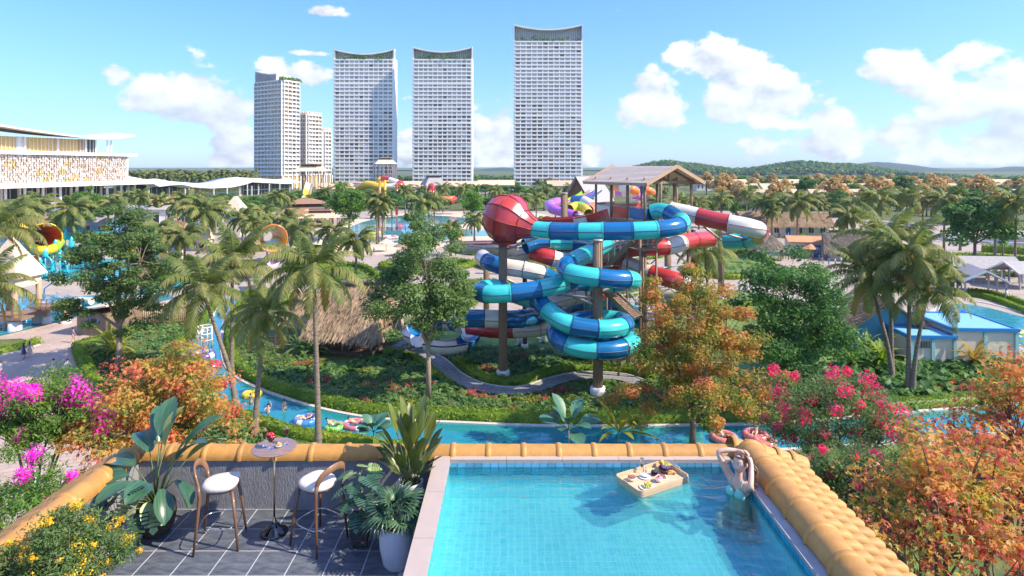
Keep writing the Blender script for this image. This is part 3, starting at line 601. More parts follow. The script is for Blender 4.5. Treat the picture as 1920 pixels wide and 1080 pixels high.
C = np.stack([hx * (1 + (ss - .5) * 420 / 1500), 1500 + (ss - .5) * 420, hz * np.sin(ss * math.pi) ** .8], 1)
treemass('hill_wood', C, 2 + 3 * rng.random(n), 6 + 4 * rng.random(n), 4.5, 40, FARGR, 'dense trees covering the low hill behind the park', 13)

# ------------------------------------------------------------------ the towers
WIN = [M('tower_glass_pale', (0.42, 0.44, 0.46), 0.2, 0.15, 0.1), M('tower_glass_mid', (0.30, 0.315, 0.33), 0.2, 0.2, 0.1), M('tower_glass_dark', (0.10, 0.10, 0.11), 0.2, 0.3, 0.1),
       M('tower_room_warm', (0.24, 0.17, 0.125), 0.5, 0.3, 0.3), M('tower_curtain', (0.46, 0.46, 0.46), 0.7, 0.1, 0.3)]
TWALL = M('tower_white', (0.82, 0.79, 0.75), 0.6, 0.04, 0.05)
def tower(px0, px1, d, deep, ybody, ymid, yedge, nbay, nfl, label, seed, darkcols):
    rng = random.Random(seed); x0, x1 = (px0 - CX) * d / F_PX, (px1 - CX) * d / F_PX; w = x1 - x0; cx = (x0 + x1) / 2
    zt = EYE - (ybody - HY) * d / F_PX; T = empty('apartment_tower', (cx, d + deep / 2, 0), label, 'tower', 'white apartment towers')
    fh = zt / nfl; fy = -deep / 2
    mb = MB().box((0, 0.9, zt / 2), (w - 0.4, deep - 1.8, zt)); mb.build('core', TWALL, T)
    for s in (-1, 1): MB().box((s * (w / 2 + 0.35), 0.2, zt / 2 + 1), (1.3, deep + 0.4, zt + 2)).build('side_wall', TWALL, T)
    slab = MB().box((0, 0, 0), (w - 0.7, 1.7, fh * 0.36)).mesh('floor_slab', TWALL)
    for i in range(nfl + 1):
        thick = 1.5 if i in (nfl // 6, nfl // 2, nfl * 5 // 6) else 1.0
        link('floor_slab', slab, T, (0, fy + 0.45, i * fh if i < nfl else zt), scale=(1, 1, thick))
    bw = (w - 0.7) / nbay; mul = MB().box((0, 0, zt / 2), (bw * 0.19, 1.25, zt)).mesh('mullion', TWALL)
    for j in range(nbay + 1): link('mullion', mul, T, (-(w - 0.7) / 2 + j * bw, fy + 0.52, 0))
    wm = [MB().box((0, 0, 0), (bw * 0.84, 0.15, fh * 0.66)).mesh('window', m) for m in WIN]; rest = MB(); cnt = 0
    for i in range(nfl):
        for j in range(nbay):
            low = 1 - i / nfl; r = rng.random()
            if low > 0.45 and j in darkcols and r < 0.8: k = rng.choice((2, 3, 3, 2))
            elif low > 0.62 and r < 0.55: k = rng.choice((2, 3, 1))
            elif r < 0.06: k = 2
            elif r < 0.5: k = 1
            elif r < 0.62: k = 4
            else: k = 0
            p = (-(w - 0.7) / 2 + (j + 0.5) * bw, fy + 0.82, (i + 0.5) * fh)
            if cnt < 300: link('window', wm[k], T, p)
            else: rest.mi = k; rest.box(p, (bw * 0.84, 0.15, fh * 0.66))
            cnt += 1
    o = rest.build('upper_windows', WIN, T); o['kind'] = 'stuff'
    # roof screen with a sagging top edge, fins, and planting
    ze, zm = EYE - (yedge - HY) * d / F_PX, EYE - (ymid - HY) * d / F_PX; fins = MB(); n = 30
    zc = lambda t: zm + (ze - zm) * abs(2 * t - 1) ** 1.8
    for i in range(n + 1):
        t = i / n; x = -w / 2 + w * t; z = zc(t); fins.box((x, fy + 7, (zt + z) / 2), (0.5, 1.0, z - zt))
    o = fins.build('screen_fins', WHITE, T); o['kind'] = 'stuff'
    wall = MB(); n = 24; vs = []
    for i in range(n + 1):
        t = i / n; x = -w / 2 + w * t; z = zc(t)
        vs += [(x, fy + 8.2, zt - 1), (x, fy + 8.2, z - 0.5), (x, fy + 9.0, z - 0.5), (x, fy + 9.0, zt - 1)]
    wall.add(vs, [(i * 4 + a, i * 4 + 4 + a, i * 4 + 4 + (a + 1) % 4, i * 4 + (a + 1) % 4) for i in range(n) for a in range(4)]).build('roof_screen', WIN[4], T)
    rim = MB(); vs = []
    for i in range(n + 1):
        t = i / n; x = -w / 2 - 0.9 + (w + 1.8) * t; z = zc(t)
        vs += [(x, fy + 1, z - 0.7), (x, fy + 1, z + 0.7), (x, fy + 10, z + 0.7), (x, fy + 10, z - 0.7)]
    fs = [(i * 4 + a, i * 4 + 4 + a, i * 4 + 4 + (a + 1) % 4, i * 4 + (a + 1) % 4) for i in range(n) for a in range(4)] + [(0, 1, 2, 3), (n * 4 + 3, n * 4 + 2, n * 4 + 1, n * 4)]
    rim.add(vs, fs).build('roof_rim', WHITE, T)
    for s in (-1, 1): MB().box((s * (w / 2 + 0.3), fy + 5, (zt + ze) / 2), (1.0, 9, ze - zt)).build('screen_side', WIN[4], T)
    g = np.random.default_rng(seed); k = 26; c = np.stack([(g.random(k) - .5) * w * .95, fy + .6 + 3 * g.random(k), zt + 1.2 + 3.2 * g.random(k) ** 2], 1)
    idx = np.repeat(np.arange(k), 40); u = rand_unit(g, k * 40); sz = (1.5 + 2.4 * g.random(k) ** 2)[idx]
    V, Fq = kites(g, c[idx] + u * sz[:, None], 1.3, u, 0.7, 0.6); o = link('roof_planting', fast_mesh('roof_planting', V, Fq, LEAFG), T); o['kind'] = 'stuff'
tower(627, 737, 653, 18, 112, 101, 92, 12, 32, 'left one of three tall white towers with sagging roof rim', 1, (7, 9, 10, 11))
tower(775, 884, 640, 14, 112, 97, 88, 12, 32, 'middle one of three tall white towers with sagging roof rim', 2, (3, 5, 6, 8, 10, 11))
tower(965, 1091, 653, 22, 78, 55, 46, 12, 37, 'tallest white tower, right one of the three', 3, (0, 1, 3, 4))

# the stepped apartment block with wrapped balconies
def rrect(w, l, r, n=5):
    out = []
    for cx, cy, a in ((w / 2 - r, -l / 2 + r, -90), (w / 2 - r, l / 2 - r, 0), (-w / 2 + r, l / 2 - r, 90), (-w / 2 + r, -l / 2 + r, 180)):
        for i in range(n + 1): t = R(a + 90 * i / n); out.append((cx + r * math.cos(t), cy + r * math.sin(t)))
    return out
APW = M('apartment_render', (0.80, 0.66, 0.51), 0.6, 0.06, 0.1)
def block(px, d, w, l, ztop, label, crown, seed):
    ang = R(-30); c = Vector(((px - CX) * d / F_PX, d, 0)); fx, fyv = Vector((math.cos(ang), math.sin(ang), 0)), Vector((-math.sin(ang), math.cos(ang), 0))
    o = c - fx * w / 2 + fyv * l / 2; T = empty('stepped_apartment_block', o, label, 'apartment block', 'stepped apartment blocks', rz=ang)
    MB().prism(rrect(w - 3.2, l - 3.2, 3), 0, ztop).build('core', APW, T); nf = int((ztop - 12) / 3.55)
    sl = MB().prism(rrect(w, l, 4), -0.25, 0.25, True, True).mesh('balcony_slab', APW)
    pr = rrect(w - 0.1, l - 0.1, 4); rl = MB(); n = len(pr)
    rl.add([(p[0], p[1], z) for z in (0.25, 1.15) for p in pr], [(i, (i + 1) % n, n + (i + 1) % n, n + i) for i in range(n)]); rl = rl.mesh('balcony_rail', WHITE)
    rng = random.Random(seed)
    for i in range(nf + 1):
        z = 12 + i * (ztop - 12) / nf; link('balcony_slab', sl, T, (0, 0, z)); link('balcony_rail', rl, T, (0, 0, z))
    fins = MB()
    nx, ny = int(w / 4.6), int(l / 4.6)
    wnd = MB(); gl = MB()
    for i in range(nf):
        z = 12 + i * (ztop - 12) / nf
        for j in range(nx):
            x = -w / 2 + (j + 0.5) * w / nx; gl.mi = rng.choice((0, 4, 4, 1, 0)); gl.box((x, -l / 2 + 1.55, z + 1.9), (w / nx * 0.45, 0.2, 2.5))
        for j in range(ny):
            y = -l / 2 + (j + 0.5) * l / ny; gl.mi = rng.choice((0, 3, 3, 4)); gl.box((w / 2 - 1.55, y, z + 1.9), (0.2, l / ny * 0.55, 2.5))
    g = gl.build('windows', WIN, T); g['kind'] = 'stuff'
    for j in range(nx + 1): fins.box((-w / 2 + 2 + j * (w - 4) / nx, -l / 2 + 0.9, (ztop + 12) / 2), (0.5, 1.7, ztop - 12))
    for j in range(ny + 1): fins.box((w / 2 - 0.9, -l / 2 + 2 + j * (l - 4) / ny, (ztop + 12) / 2), (1.7, 0.5, ztop - 12))
    f = fins.build('party_walls', WHITE, T); f['kind'] = 'stuff'
    if crown:
        mb = MB(); cw = w * 0.7
        vs = []
        for i in range(13):
            t = i / 12; x = -w / 2 + 2 + cw * t; z = ztop + crown * (0.62 + 0.38 * (1 - t) ** 2); vs += [(x, -l / 2 + 2, ztop), (x, -l / 2 + 2, z), (x, l / 2 - 4, z), (x, l / 2 - 4, ztop)]
        mb.add(vs, [(i * 4 + a, i * 4 + 4 + a, i * 4 + 4 + (a + 1) % 4, i * 4 + (a + 1) % 4) for i in range(12) for a in range(4)] + [(3, 2, 1, 0), (48, 49, 50, 51)])
        mb.build('roof_screen', WHITE, T)
        ff = MB()
        for i in range(22):
            t = i / 21; x = -w / 2 + 2 + cw * t; z = ztop + crown * (0.62 + 0.38 * (1 - t) ** 2); ff.box((x, -l / 2 + 1.6, (ztop + z) / 2 + .3), (0.35, 0.6, z - ztop))
        ff = ff.build('screen_fins', WIN[4], T); ff['kind'] = 'stuff'
        q = np.random.default_rng(seed); k = 22; cc = np.stack([w / 2 - 1 - 6 * q.random(k), (q.random(k) - .5) * l, ztop + 1 + 2 * q.random(k)], 1); idx = np.repeat(np.arange(k), 40); u = rand_unit(q, k * 40)
        V, Fq = kites(q, cc[idx] + u * 2.0, 1.3, u, 0.7, 0.6); p = link('roof_planting', fast_mesh('roof_planting', V, Fq, LEAFG), T); p['kind'] = 'stuff'
    else:
        f = MB()
        for i in range(7): f.box((w / 2 - 1 - 0.3, -l / 2 + 2 + i * (l - 4) / 6, ztop + 2), (0.5, 0.6, 4)); f.box((-w / 2 + 2 + i * (w - 4) / 6, -l / 2 + 1.3, ztop + 2), (0.6, 0.5, 4))
        f = f.build('roof_fins', APW, T); f['kind'] = 'stuff'
        MB().prism(rrect(w - 4, l - 4, 3), ztop, ztop + 3.2).build('roof_room', APW, T)
    # podium: columns and a gold glass hall
    MB().prism(rrect(w - 1.5, l - 1.5, 3), 1.0, 11.2).build('podium_hall', GOLD, T)
    colm = MB().box((0, 0, 5.8), (0.9, 0.9, 11.6)).mesh('column', WHITE)
    for j in range(5): link('column', colm, T, (-w / 2 + 1 + j * (w - 2) / 4, -l / 2 + 0.2, 0)); link('column', colm, T, (w / 2 - 0.2, -l / 2 + 1 + j * (l - 2) / 4, 0))
block(530, 540, 40, 21, 95, 'tallest block of the stepped apartment building with curved roof screen', 12, 1)
block(576, 575, 18, 20, 68, 'middle block of the stepped apartment building beside the tall one', 0, 2)
block(607, 600, 14, 12, 54, 'lowest block of the stepped apartment building next to the left tower', 0, 3)

# ------------------------------------------------------------------ the convention hall at the left
def hall():
    Rr = Vector(((238 - CX) * 300 / F_PX, 300, 0)); u = Vector((-0.281, -0.96, 0)).normalized(); nrm = Vector((0.96, -0.281, 0))
    T = empty('convention_hall', Rr, 'long white hall with mosaic panel facade and upswept roof', 'hall'); Lh = 110.0
    P = lambda s, o, z: Vector((0, 0, 0)) + u * s + nrm * o + Vector((0, 0, z))
    def slab(name, s0, s1, o0, o1, z0, z1, mat):
        vs = [P(s, o, z) for z in (z0, z1) for s, o in ((s0, o0), (s1, o0), (s1, o1), (s0, o1))]
        return MB().add(vs, [(3, 2, 1, 0), (4, 5, 6, 7), (0, 1, 5, 4), (1, 2, 6, 5), (2, 3, 7, 6), (3, 0, 4, 7)]).build(name, mat, T)
    slab('facade_backing', 0, Lh, -30, -0.6, 13.2, 24.8, WOODLT)
    rng = random.Random(4); cols = [M('panel_white', (0.62, 0.56, 0.50), .6, .05), M('panel_beige', (0.50, 0.43, 0.35), .6, .08), M('panel_brown', (0.38, 0.32, 0.25), .6, .1), M('panel_gold', (0.48, 0.38, 0.17), .5, .1), M('panel_grey', (0.5, 0.48, 0.48), .6, .05)]
    mb = MB(); ns, nz = 105, 12; hot = {(rng.randrange(ns), rng.randrange(nz)) for _ in range(16)}
    pmesh = []
    for i in range(ns):
        for j in range(nz):
            near = any(abs(i - a) <= 1 and abs(j - b) <= 1 for a, b in hot); r = rng.random()
            mb.mi = 3 if near and r < .75 else 0 if r < .5 else 1 if r < .66 else 2 if r < .84 else 4
            s = i * Lh / ns + 0.3 * rng.random(); z = 13.4 + j * 11.2 / nz; hgt = 11.2 / nz * (0.7 + .55 * rng.random()); wd = Lh / ns * (.55 + .3 * rng.random()); t = .25 + .5 * rng.random()
            vs = [P(a, o, zz) for zz in (z, z + hgt) for a, o in ((s, -.6), (s + wd, -.6), (s + wd, -.6 + t), (s, -.6 + t))]
            mb.add(vs, [(3, 2, 1, 0), (4, 5, 6, 7), (0, 1, 5, 4), (1, 2, 6, 5), (2, 3, 7, 6), (3, 0, 4, 7)])
    o = mb.build('facade_panels', cols, T); o['kind'] = 'stuff'
    slab('terrace_slab', -5, Lh, -32, 1.2, 24.8, 26.2, WHITE2); slab('gable_wall', -0.9, -0.1, -30, -0.2, 13.2, 24.8, WHITE)
    slab('canopy', -16, Lh, -30, 7, 11.3, 13.2, WHITE2)
    slab('glass_wall', 3, Lh, -12, -11, 0, 11.3, GLASSDK)
    cm = MB().box((0, 0, 5.65), (0.7, 0.7, 11.3)).mesh('column', WHITE2)
    for i in range(16): link('column', cm, T, P(-10 + i * 7.4, 2, 0)); link('column', cm, T, P(-7 + i * 7.4, -7, 0))
    mul = MB().box((0, 0, 5.65), (0.25, 0.25, 11.3)).mesh('mullion', WHITE)
    for i in range(36): link('mullion', mul, T, P(4 + i * 3, -10.8, 0))
    slab('mezzanine', 3, Lh, -11, -8.5, 5.6, 6.2, WHITE)
    # top pavilion: curtain wall with gold curtains under a sweeping roof
    slab('pavilion_wall', 12, Lh, -22, -6, 26.2, 32.3, GOLD)
    for s0, s1, m in ((12, 16, GLASSDK), (17, 20, WOODLT), (44, 47, WHITE), (66, Lh, GLASSBL)): slab('pavilion_bay', s0, s1, -6.2, -5.7, 26.2, 32.4, m)
    pm = MB().box((0, 0, 3), (0.5, 0.5, 6.4)).mesh('pavilion_column', WHITE2); thin = MB().box((0, 0, 3), (0.16, 0.16, 6)).mesh('curtain_fin', WHITE)
    for s_ in (4, 6, 12, 17, 30, 44, 56, 70, 78, 88, 99): link('pavilion_column', pm, T, P(s_, -5.2, 26.2))
    for i in range(60): link('curtain_fin', thin, T, P(13 + i * 1.6, -5.5, 26.2))
    vs = []; n = 30; wood = M('soffit_timber', (0.50, 0.42, 0.35), .6, .1, 2.0)
    for i in range(n + 1):
        s = -8 + (Lh + 8) * i / n; t = s / Lh; z = 32.6 + 2.4 * max(0, (18 - s) / 26) ** 2 + 5.2 * max(0, (s - 14) / 60) ** 1.6
        wfr = 1.0 if s > 34 else 0.30 + 0.70 * ((s + 8) / 42) ** 0.7
        vs += [P(s, -6 + 7.5 * wfr, z), P(s, -6 + 7.5 * wfr, z + 0.75), P(s, -14 - 12 * wfr, z + 2), P(s, -14 - 12 * wfr, z + 1.2)]
    mb = MB(); mb.add(vs, [(i * 4 + a, i * 4 + 4 + a, i * 4 + 4 + (a + 1) % 4, i * 4 + (a + 1) % 4) for i in range(n) for a in (0, 1, 2)] + [(3, 2, 1, 0)])
    mb.mi = 1; mb.add(vs, [(i * 4 + 3, i * 4 + 7, i * 4 + 4, i * 4) for i in range(n)]); mb.build('sweeping_roof', [WHITE2, wood], T)
hall()
def wave_hall(x0, x1, d0, d1, prof, label, eave, deep=40, colstep=9, thick=0.9, glass=GLASSDK):
    """a low white building under a thin waving roof; prof = (t, z) along its front"""
    A = Vector(((x0 - CX) * d0 / F_PX, d0, 0)); B = Vector(((x1 - CX) * d1 / F_PX, d1, 0)); u = (B - A).normalized(); Lh = (B - A).length; nr = Vector((u.y, -u.x, 0))
    T = empty('wave_roof_hall', A, label, 'hall', 'white halls with waving roofs'); n = 40; vs = []
    for i in range(n + 1):
        t = i / n; z = np.interp(t, [p[0] for p in prof], [p[1] for p in prof]); ed = eave * (0.6 + 0.4 * math.sin(t * math.pi * 3)); b = u * (t * Lh)
        vs += [b + nr * ed + Vector((0, 0, z)), b + nr * ed + Vector((0, 0, z + thick)), b - nr * deep * .4 + Vector((0, 0, z + 3.4)), b - nr * deep + Vector((0, 0, z + 2)), b - nr * deep + Vector((0, 0, z - .5))]
    MB().add(vs, [(i * 5 + a, i * 5 + 5 + a, i * 5 + 5 + (a + 1) % 5, i * 5 + (a + 1) % 5) for i in range(n) for a in range(5)], True).build('waving_roof', WHITE2, T)
    zmin = min(p[1] for p in prof); mb = MB(); vs = [b + nr * o + Vector((0, 0, z)) for z in (0, zmin + .5) for b, o in ((u * 2, -6), (u * (Lh - 2), -6), (u * (Lh - 2), -deep + 2), (u * 2, -deep + 2))]
    mb.add(vs, [(0, 1, 5, 4), (1, 2, 6, 5), (2, 3, 7, 6), (3, 0, 4, 7), (4, 5, 6, 7)]).build('glass_wall', glass, T)
    cm = MB().box((0, 0, zmin / 2 + .4), (0.55, 0.55, zmin + .8)).mesh('column', WHITE2); k = int(Lh / colstep)
    for i in range(k + 1): link('column', cm, T, u * (i * Lh / k) + nr * 1.0)
    mu = MB().box((0, 0, zmin / 2), (0.22, 0.3, zmin)).mesh('mullion', WHITE); k = int(Lh / 3)
    for i in range(k): link('mullion', mu, T, u * (2 + i * 3) - nr * 5.9)
    tr = MB(); vs = [b + nr * o + Vector((0, 0, z)) for z in (zmin * .45, zmin * .52) for b, o in ((u * 2, -5.7), (u * (Lh - 2), -5.7), (u * (Lh - 2), -6.1), (u * 2, -6.1))]
    tr.add(vs, [(0, 1, 5, 4), (1, 2, 6, 5), (2, 3, 7, 6), (3, 0, 4, 7), (4, 5, 6, 7)]).build('transom', WHITE, T)
wave_hall(236, 352, 330, 360, [(0, 10.5), (.25, 11.5), (.5, 8.5), (.75, 9.5), (1, 7.5)], 'white hall with swelling roof beside the mosaic facade', 9, 44)
wave_hall(345, 470, 372, 420, [(0, 7.6), (.35, 6.0), (.65, 6.2), (1, 9.5)], 'thin waving roof hall with gold glass front behind the palms', 4, 30, glass=GOLD)
wave_hall(462, 560, 430, 470, [(0, 9.0), (.4, 8.0), (.7, 7.0), (1, 7.5)], 'far thin roofed hall at the foot of the stepped apartments', 4, 25)
def far_tower(px, ytop, w, d, label):
    T = empty('distant_tower_block', ((px - CX) * d / F_PX, d, 0), label, 'tower block', 'tiny tower blocks on the horizon'); z = EYE - (ytop - HY) * d / F_PX; ww = w * d / F_PX
    MB().box((0, 0, z / 2), (ww, ww * .6, z)).build('core', TWALL, T); mb = MB()
    for i in range(int(z / 5)): mb.box((0, -ww * .3, 4 + i * 5), (ww * .9, .6, 1.6))
    o = mb.build('window_bands', WIN[1], T); o['kind'] = 'stuff'
far_tower(1411, 323, 10, 2300, 'small white tower block on the horizon, left of the others'); far_tower(1472, 326, 7, 2300, 'tiny slim white tower block in front of the wooded hill')
far_tower(1617, 319, 10, 2200, 'small twin tower block at the right end of the hill, taller half'); far_tower(1627, 326, 9, 2190, 'lower half of the small twin tower block by the hill')
far_tower(1746, 326, 9, 2300, 'small grey tower block below the blue mountains')
# ------------------------------------------------------------------ water slides
def slide(name, label, pts, r, mats, seglen=2.4, seams=True, trough=False, group=None, cat='water slide', n=16, world=False, dark=SEAM, colours=None, step=0.36):
    """a slide of bolted fibreglass lengths along a path; every length is a part"""
    W = [Vector(p) for p in pts] if world else [at(*p) for p in pts]; P = resample(catmull(W, 10), step); L = np.r_[0, np.cumsum(np.linalg.norm(np.diff(P, axis=0), axis=1))]
    o = Vector((P[0][0], P[0][1], 0)); T = empty(name, o, label, cat, group); k = max(1, int(round(L[-1] / seglen))); cuts = np.round(np.linspace(0, len(P) - 1, k + 1)).astype(int)
    up = (0, 0, 1); TT = [Vector(t).normalized() for t in np.gradient(P, axis=0)]; UU = [t.cross(Vector(up)).normalized() for t in TT]; WW = [u.cross(t).normalized() for u, t in zip(UU, TT)]
    for i in range(k):
        q = [Vector(p) - o for p in P[cuts[i]:cuts[i + 1] + 1]]
        if len(q) < 2: continue
        a = (colours or list(range(len(mats))))[i % len(colours or mats)]; mb = MB()
        i0, i1 = cuts[i], cuts[i + 1]; a0, a1 = (math.pi * .97, math.pi * 2.03) if trough else (0.0, 2 * math.pi); vs = []
        for m_ in range(i0, i1 + 1):
            for j in range(n + 1): an = a0 + (a1 - a0) * j / n; vs.append(Vector(P[m_]) - o + (UU[m_] * math.cos(an) + WW[m_] * math.sin(an)) * r)
        mb.add(vs, [(m_ * (n + 1) + j, m_ * (n + 1) + j + 1, (m_ + 1) * (n + 1) + j + 1, (m_ + 1) * (n + 1) + j) for m_ in range(i1 - i0) for j in range(n)], True)
        t = TT[i0]; fl = [q[0] - t * 0.05, q[0] + t * 0.12]
        mb.mi = 0
        if trough: mb.tube(fl, r * 1.06, n, False, False, math.pi * 0.97, math.pi * 2.03, up=up)
        else: mb.tube(fl, r * 1.055, n, False, False, up=up)
        mb.mi = 1
        if seams:
            us = UU[i0:i1 + 1]
            for s in (-1, 1): mb.tube([p + u * (s * r * (1.0 if not trough else 1.02)) for p, u in zip(q, us)], 0.03 if not trough else r * 0.07, 4, True, False)
            if not trough: mb.tube([fl[0] - t * 0.01, fl[0] + t * 0.05], r * 1.06, n, False, False, up=up)
        mb.build('slide_length', [mats[a], dark], T)
    return T
BT = [TEAL, BLUE]
# upper run: out of the platform, round the bend, along to the red bowl
slide('tube_slide', 'teal and blue tube slide running from the tower platform to the red bowl',
      [(1222, 398, 61.5), (1240, 395, 61), (1262, 403, 59.5), (1277, 414, 57.5), (1277, 421, 56), (1258, 427, 55), (1225, 431, 54.6), (1180, 433, 54.6), (1120, 434, 54.8), (1060, 434, 55.6), (1018, 432, 56.6), (996, 428, 57.2)], 0.80, BT, 2.35, group='tube slides')
slide('tube_slide', 'teal and blue tube slide looping down in spirals round the tall column',
      [(1137, 458, 60.5), (1108, 473, 58), (1080, 486, 55.6), (1062, 498, 54.2), (1066, 510, 52.9), (1096, 517, 52.2), (1143, 523, 52.2), (1176, 524, 52.8), (1187, 526, 54), (1176, 529, 55.6), (1135, 531, 56.2),
       (1092, 529, 55.8), (1058, 532, 54.9), (1011, 542, 54.2), (964, 549, 53.8), (922, 551.5, 53.9), (901, 549, 54.8), (903, 543, 56.4), (926, 540, 57.6), (957, 548, 58), (986, 557, 57.2), (1006, 563, 55.6), (1022, 576, 53.9), (1040, 593, 52.8),
       (1070, 609, 52.2), (1124, 617, 52.2), (1160, 614, 52.9), (1173, 606, 54.5), (1150, 599, 56), (1104, 598, 56.5), (1068, 606, 56), (1046, 618, 54.7), (1043, 630, 53.4), (1060, 644, 52.6), (1094, 654, 52.2),
       (1136, 656, 52.2), (1172, 651, 53), (1185, 641, 54.3), (1170, 633, 56), (1120, 630, 57.5), (1060, 628, 58.5)], 0.80, BT, 2.35, group='tube slides')
slide('tube_slide', 'blue and teal tube behind the red bowl, level with the platform floor', [(985, 462, 62), (1010, 455, 62.5), (1060, 455, 63), (1100, 456, 63), (1125, 457, 62), (1137, 459, 60.5)], 0.75, [BLUE, TEAL], 2.6, group='tube slides')
slide('tube_slide', 'long red and ivory tube slide leaving the tower roof towards the palms',
      [(1258, 394, 63), (1290, 401, 62), (1340, 413, 60.5), (1385, 422, 59.5), (1412, 428, 59.4), (1424, 433, 60.5), (1424, 442, 62.5)], 0.86, [IVORY, RED], 2.7, group='tube slides', dark=SEAMRED)
slide('tube_slide', 'bright teal tube bend just below the end of the red and ivory slide', [(1424, 442, 62.5), (1408, 449, 64), (1385, 452, 65), (1360, 452, 66)], 0.85, [CYAN, TEAL], 2.4, group='tube slides')
slide('tube_slide', 'red and ivory tube passing behind the stairs towards the palm crown', [(1330, 448, 66), (1290, 452, 64), (1255, 462, 62), (1215, 464, 61.5), (1180, 466, 62), (1150, 472, 63), (1125, 480, 64)], 0.86, [RED, RED, IVORY], 2.6, group='tube slides', dark=SEAMRED)
slide('tube_slide', 'red and ivory tube sloping down to the right behind the stair tower', [(1120, 486, 64), (1160, 492, 63), (1198, 504, 62), (1230, 516, 61), (1270, 527, 60), (1300, 540, 61), (1290, 556, 64), (1230, 552, 66)], 0.86, [RED, IVORY], 2.8, group='tube slides', dark=SEAMRED)
slide('trough_slide', 'ivory open trough with a dark red mouth left of the red bowl', [(866, 456, 66), (900, 455, 65.5), (940, 455, 65), (975, 462, 64.5)], 1.15, [IVORY], 3.2, trough=True, group='open trough slides', dark=SEAMRED)
slide('trough_slide', 'red open trough sweeping behind the upper blue tube', [(985, 462, 65), (1030, 466, 65), (1065, 468, 65), (1100, 466, 66)], 0.95, [RED, IVORY], 3.6, trough=True, group='open trough slides', dark=SEAMRED)
slide('trough_slide', 'red and white open trough reaching the tower platform from the left', [(1015, 410, 64), (1050, 410, 63.5), (1085, 407, 63), (1110, 402, 62.5), (1135, 394, 62)], 1.0, [RED, RED, IVORY, RED], 1.9, trough=True, group='open trough slides', dark=SEAMRED)
slide('tube_slide', 'red and ivory tube winding low behind the left columns', [(1003, 474, 63), (1028, 482, 62), (1060, 490, 62.5), (1100, 494, 64), (1120, 486, 66)], 0.82, [RED, IVORY], 2.4, group='tube slides', dark=SEAMRED)
slide('tube_slide', 'ivory tube curling under the ivory trough beside the left column', [(920, 468, 68), (950, 478, 66), (985, 474, 65), (995, 464, 66)], 0.95, [IVORY], 2.6, group='tube slides')
slide('tube_slide', 'blue and white tube crossing behind the left column', [(905, 483, 63), (918, 492, 61), (945, 500, 60.4), (978, 505, 60), (1010, 512, 60), (1034, 522, 61), (1050, 535, 63)], 0.82, [IVORY, BLUE, IVORY, IVORY, BLUE], 1.9, group='tube slides')
slide('tube_slide', 'long level blue tube with a white collar near the lawn at the left', [(848, 604, 60), (866, 598, 59.5), (890, 597, 59), (930, 598, 59), (970, 598, 59.5), (1005, 593, 61), (1030, 584, 63), (1060, 575, 65)], 0.86, [BLUE, BLUE, IVORY, BLUE, BLUE, BLUE, BLUE, BLUE], 1.7, group='tube slides')
slide('tube_slide', 'red and ivory tube lying low over the lawn on white legs', [(880, 612, 64), (920, 618, 63), (960, 619, 62.5), (1000, 617, 62), (1024, 612, 62.5), (1028, 604, 64), (1000, 600, 66)], 0.80, [RED, RED, IVORY, IVORY, RED], 2.4, group='tube slides', dark=SEAMRED)
slide('tube_slide', 'ivory tube rising towards the red section behind the spiral', [(1030, 570, 64), (1055, 560, 64), (1085, 553, 65), (1110, 550, 66), (1150, 552, 67)], 0.9, [IVORY, IVORY, RED, TEAL], 2.6, group='tube slides', dark=SEAMRED)
slide('tube_slide', 'teal and blue tube passing low behind the tall column', [(1060, 578, 68), (1085, 576, 67), (1130, 574, 66), (1170, 578, 65), (1190, 590, 63), (1200, 606, 62)], 0.85, [BLUE, TEAL], 2.4, group='tube slides')
slide('splash_trough', 'white and blue curved splash trough ending on the lawn by the tree', [(786, 632, 62), (770, 622, 64), (790, 608, 66), (830, 602, 67), (866, 606, 66), (884, 622, 63.5), (872, 638, 61.5), (836, 645, 60.6), (800, 640, 61)], 1.0, [IVORY, BLUE], 3.4, trough=True, group='open trough slides', n=14)

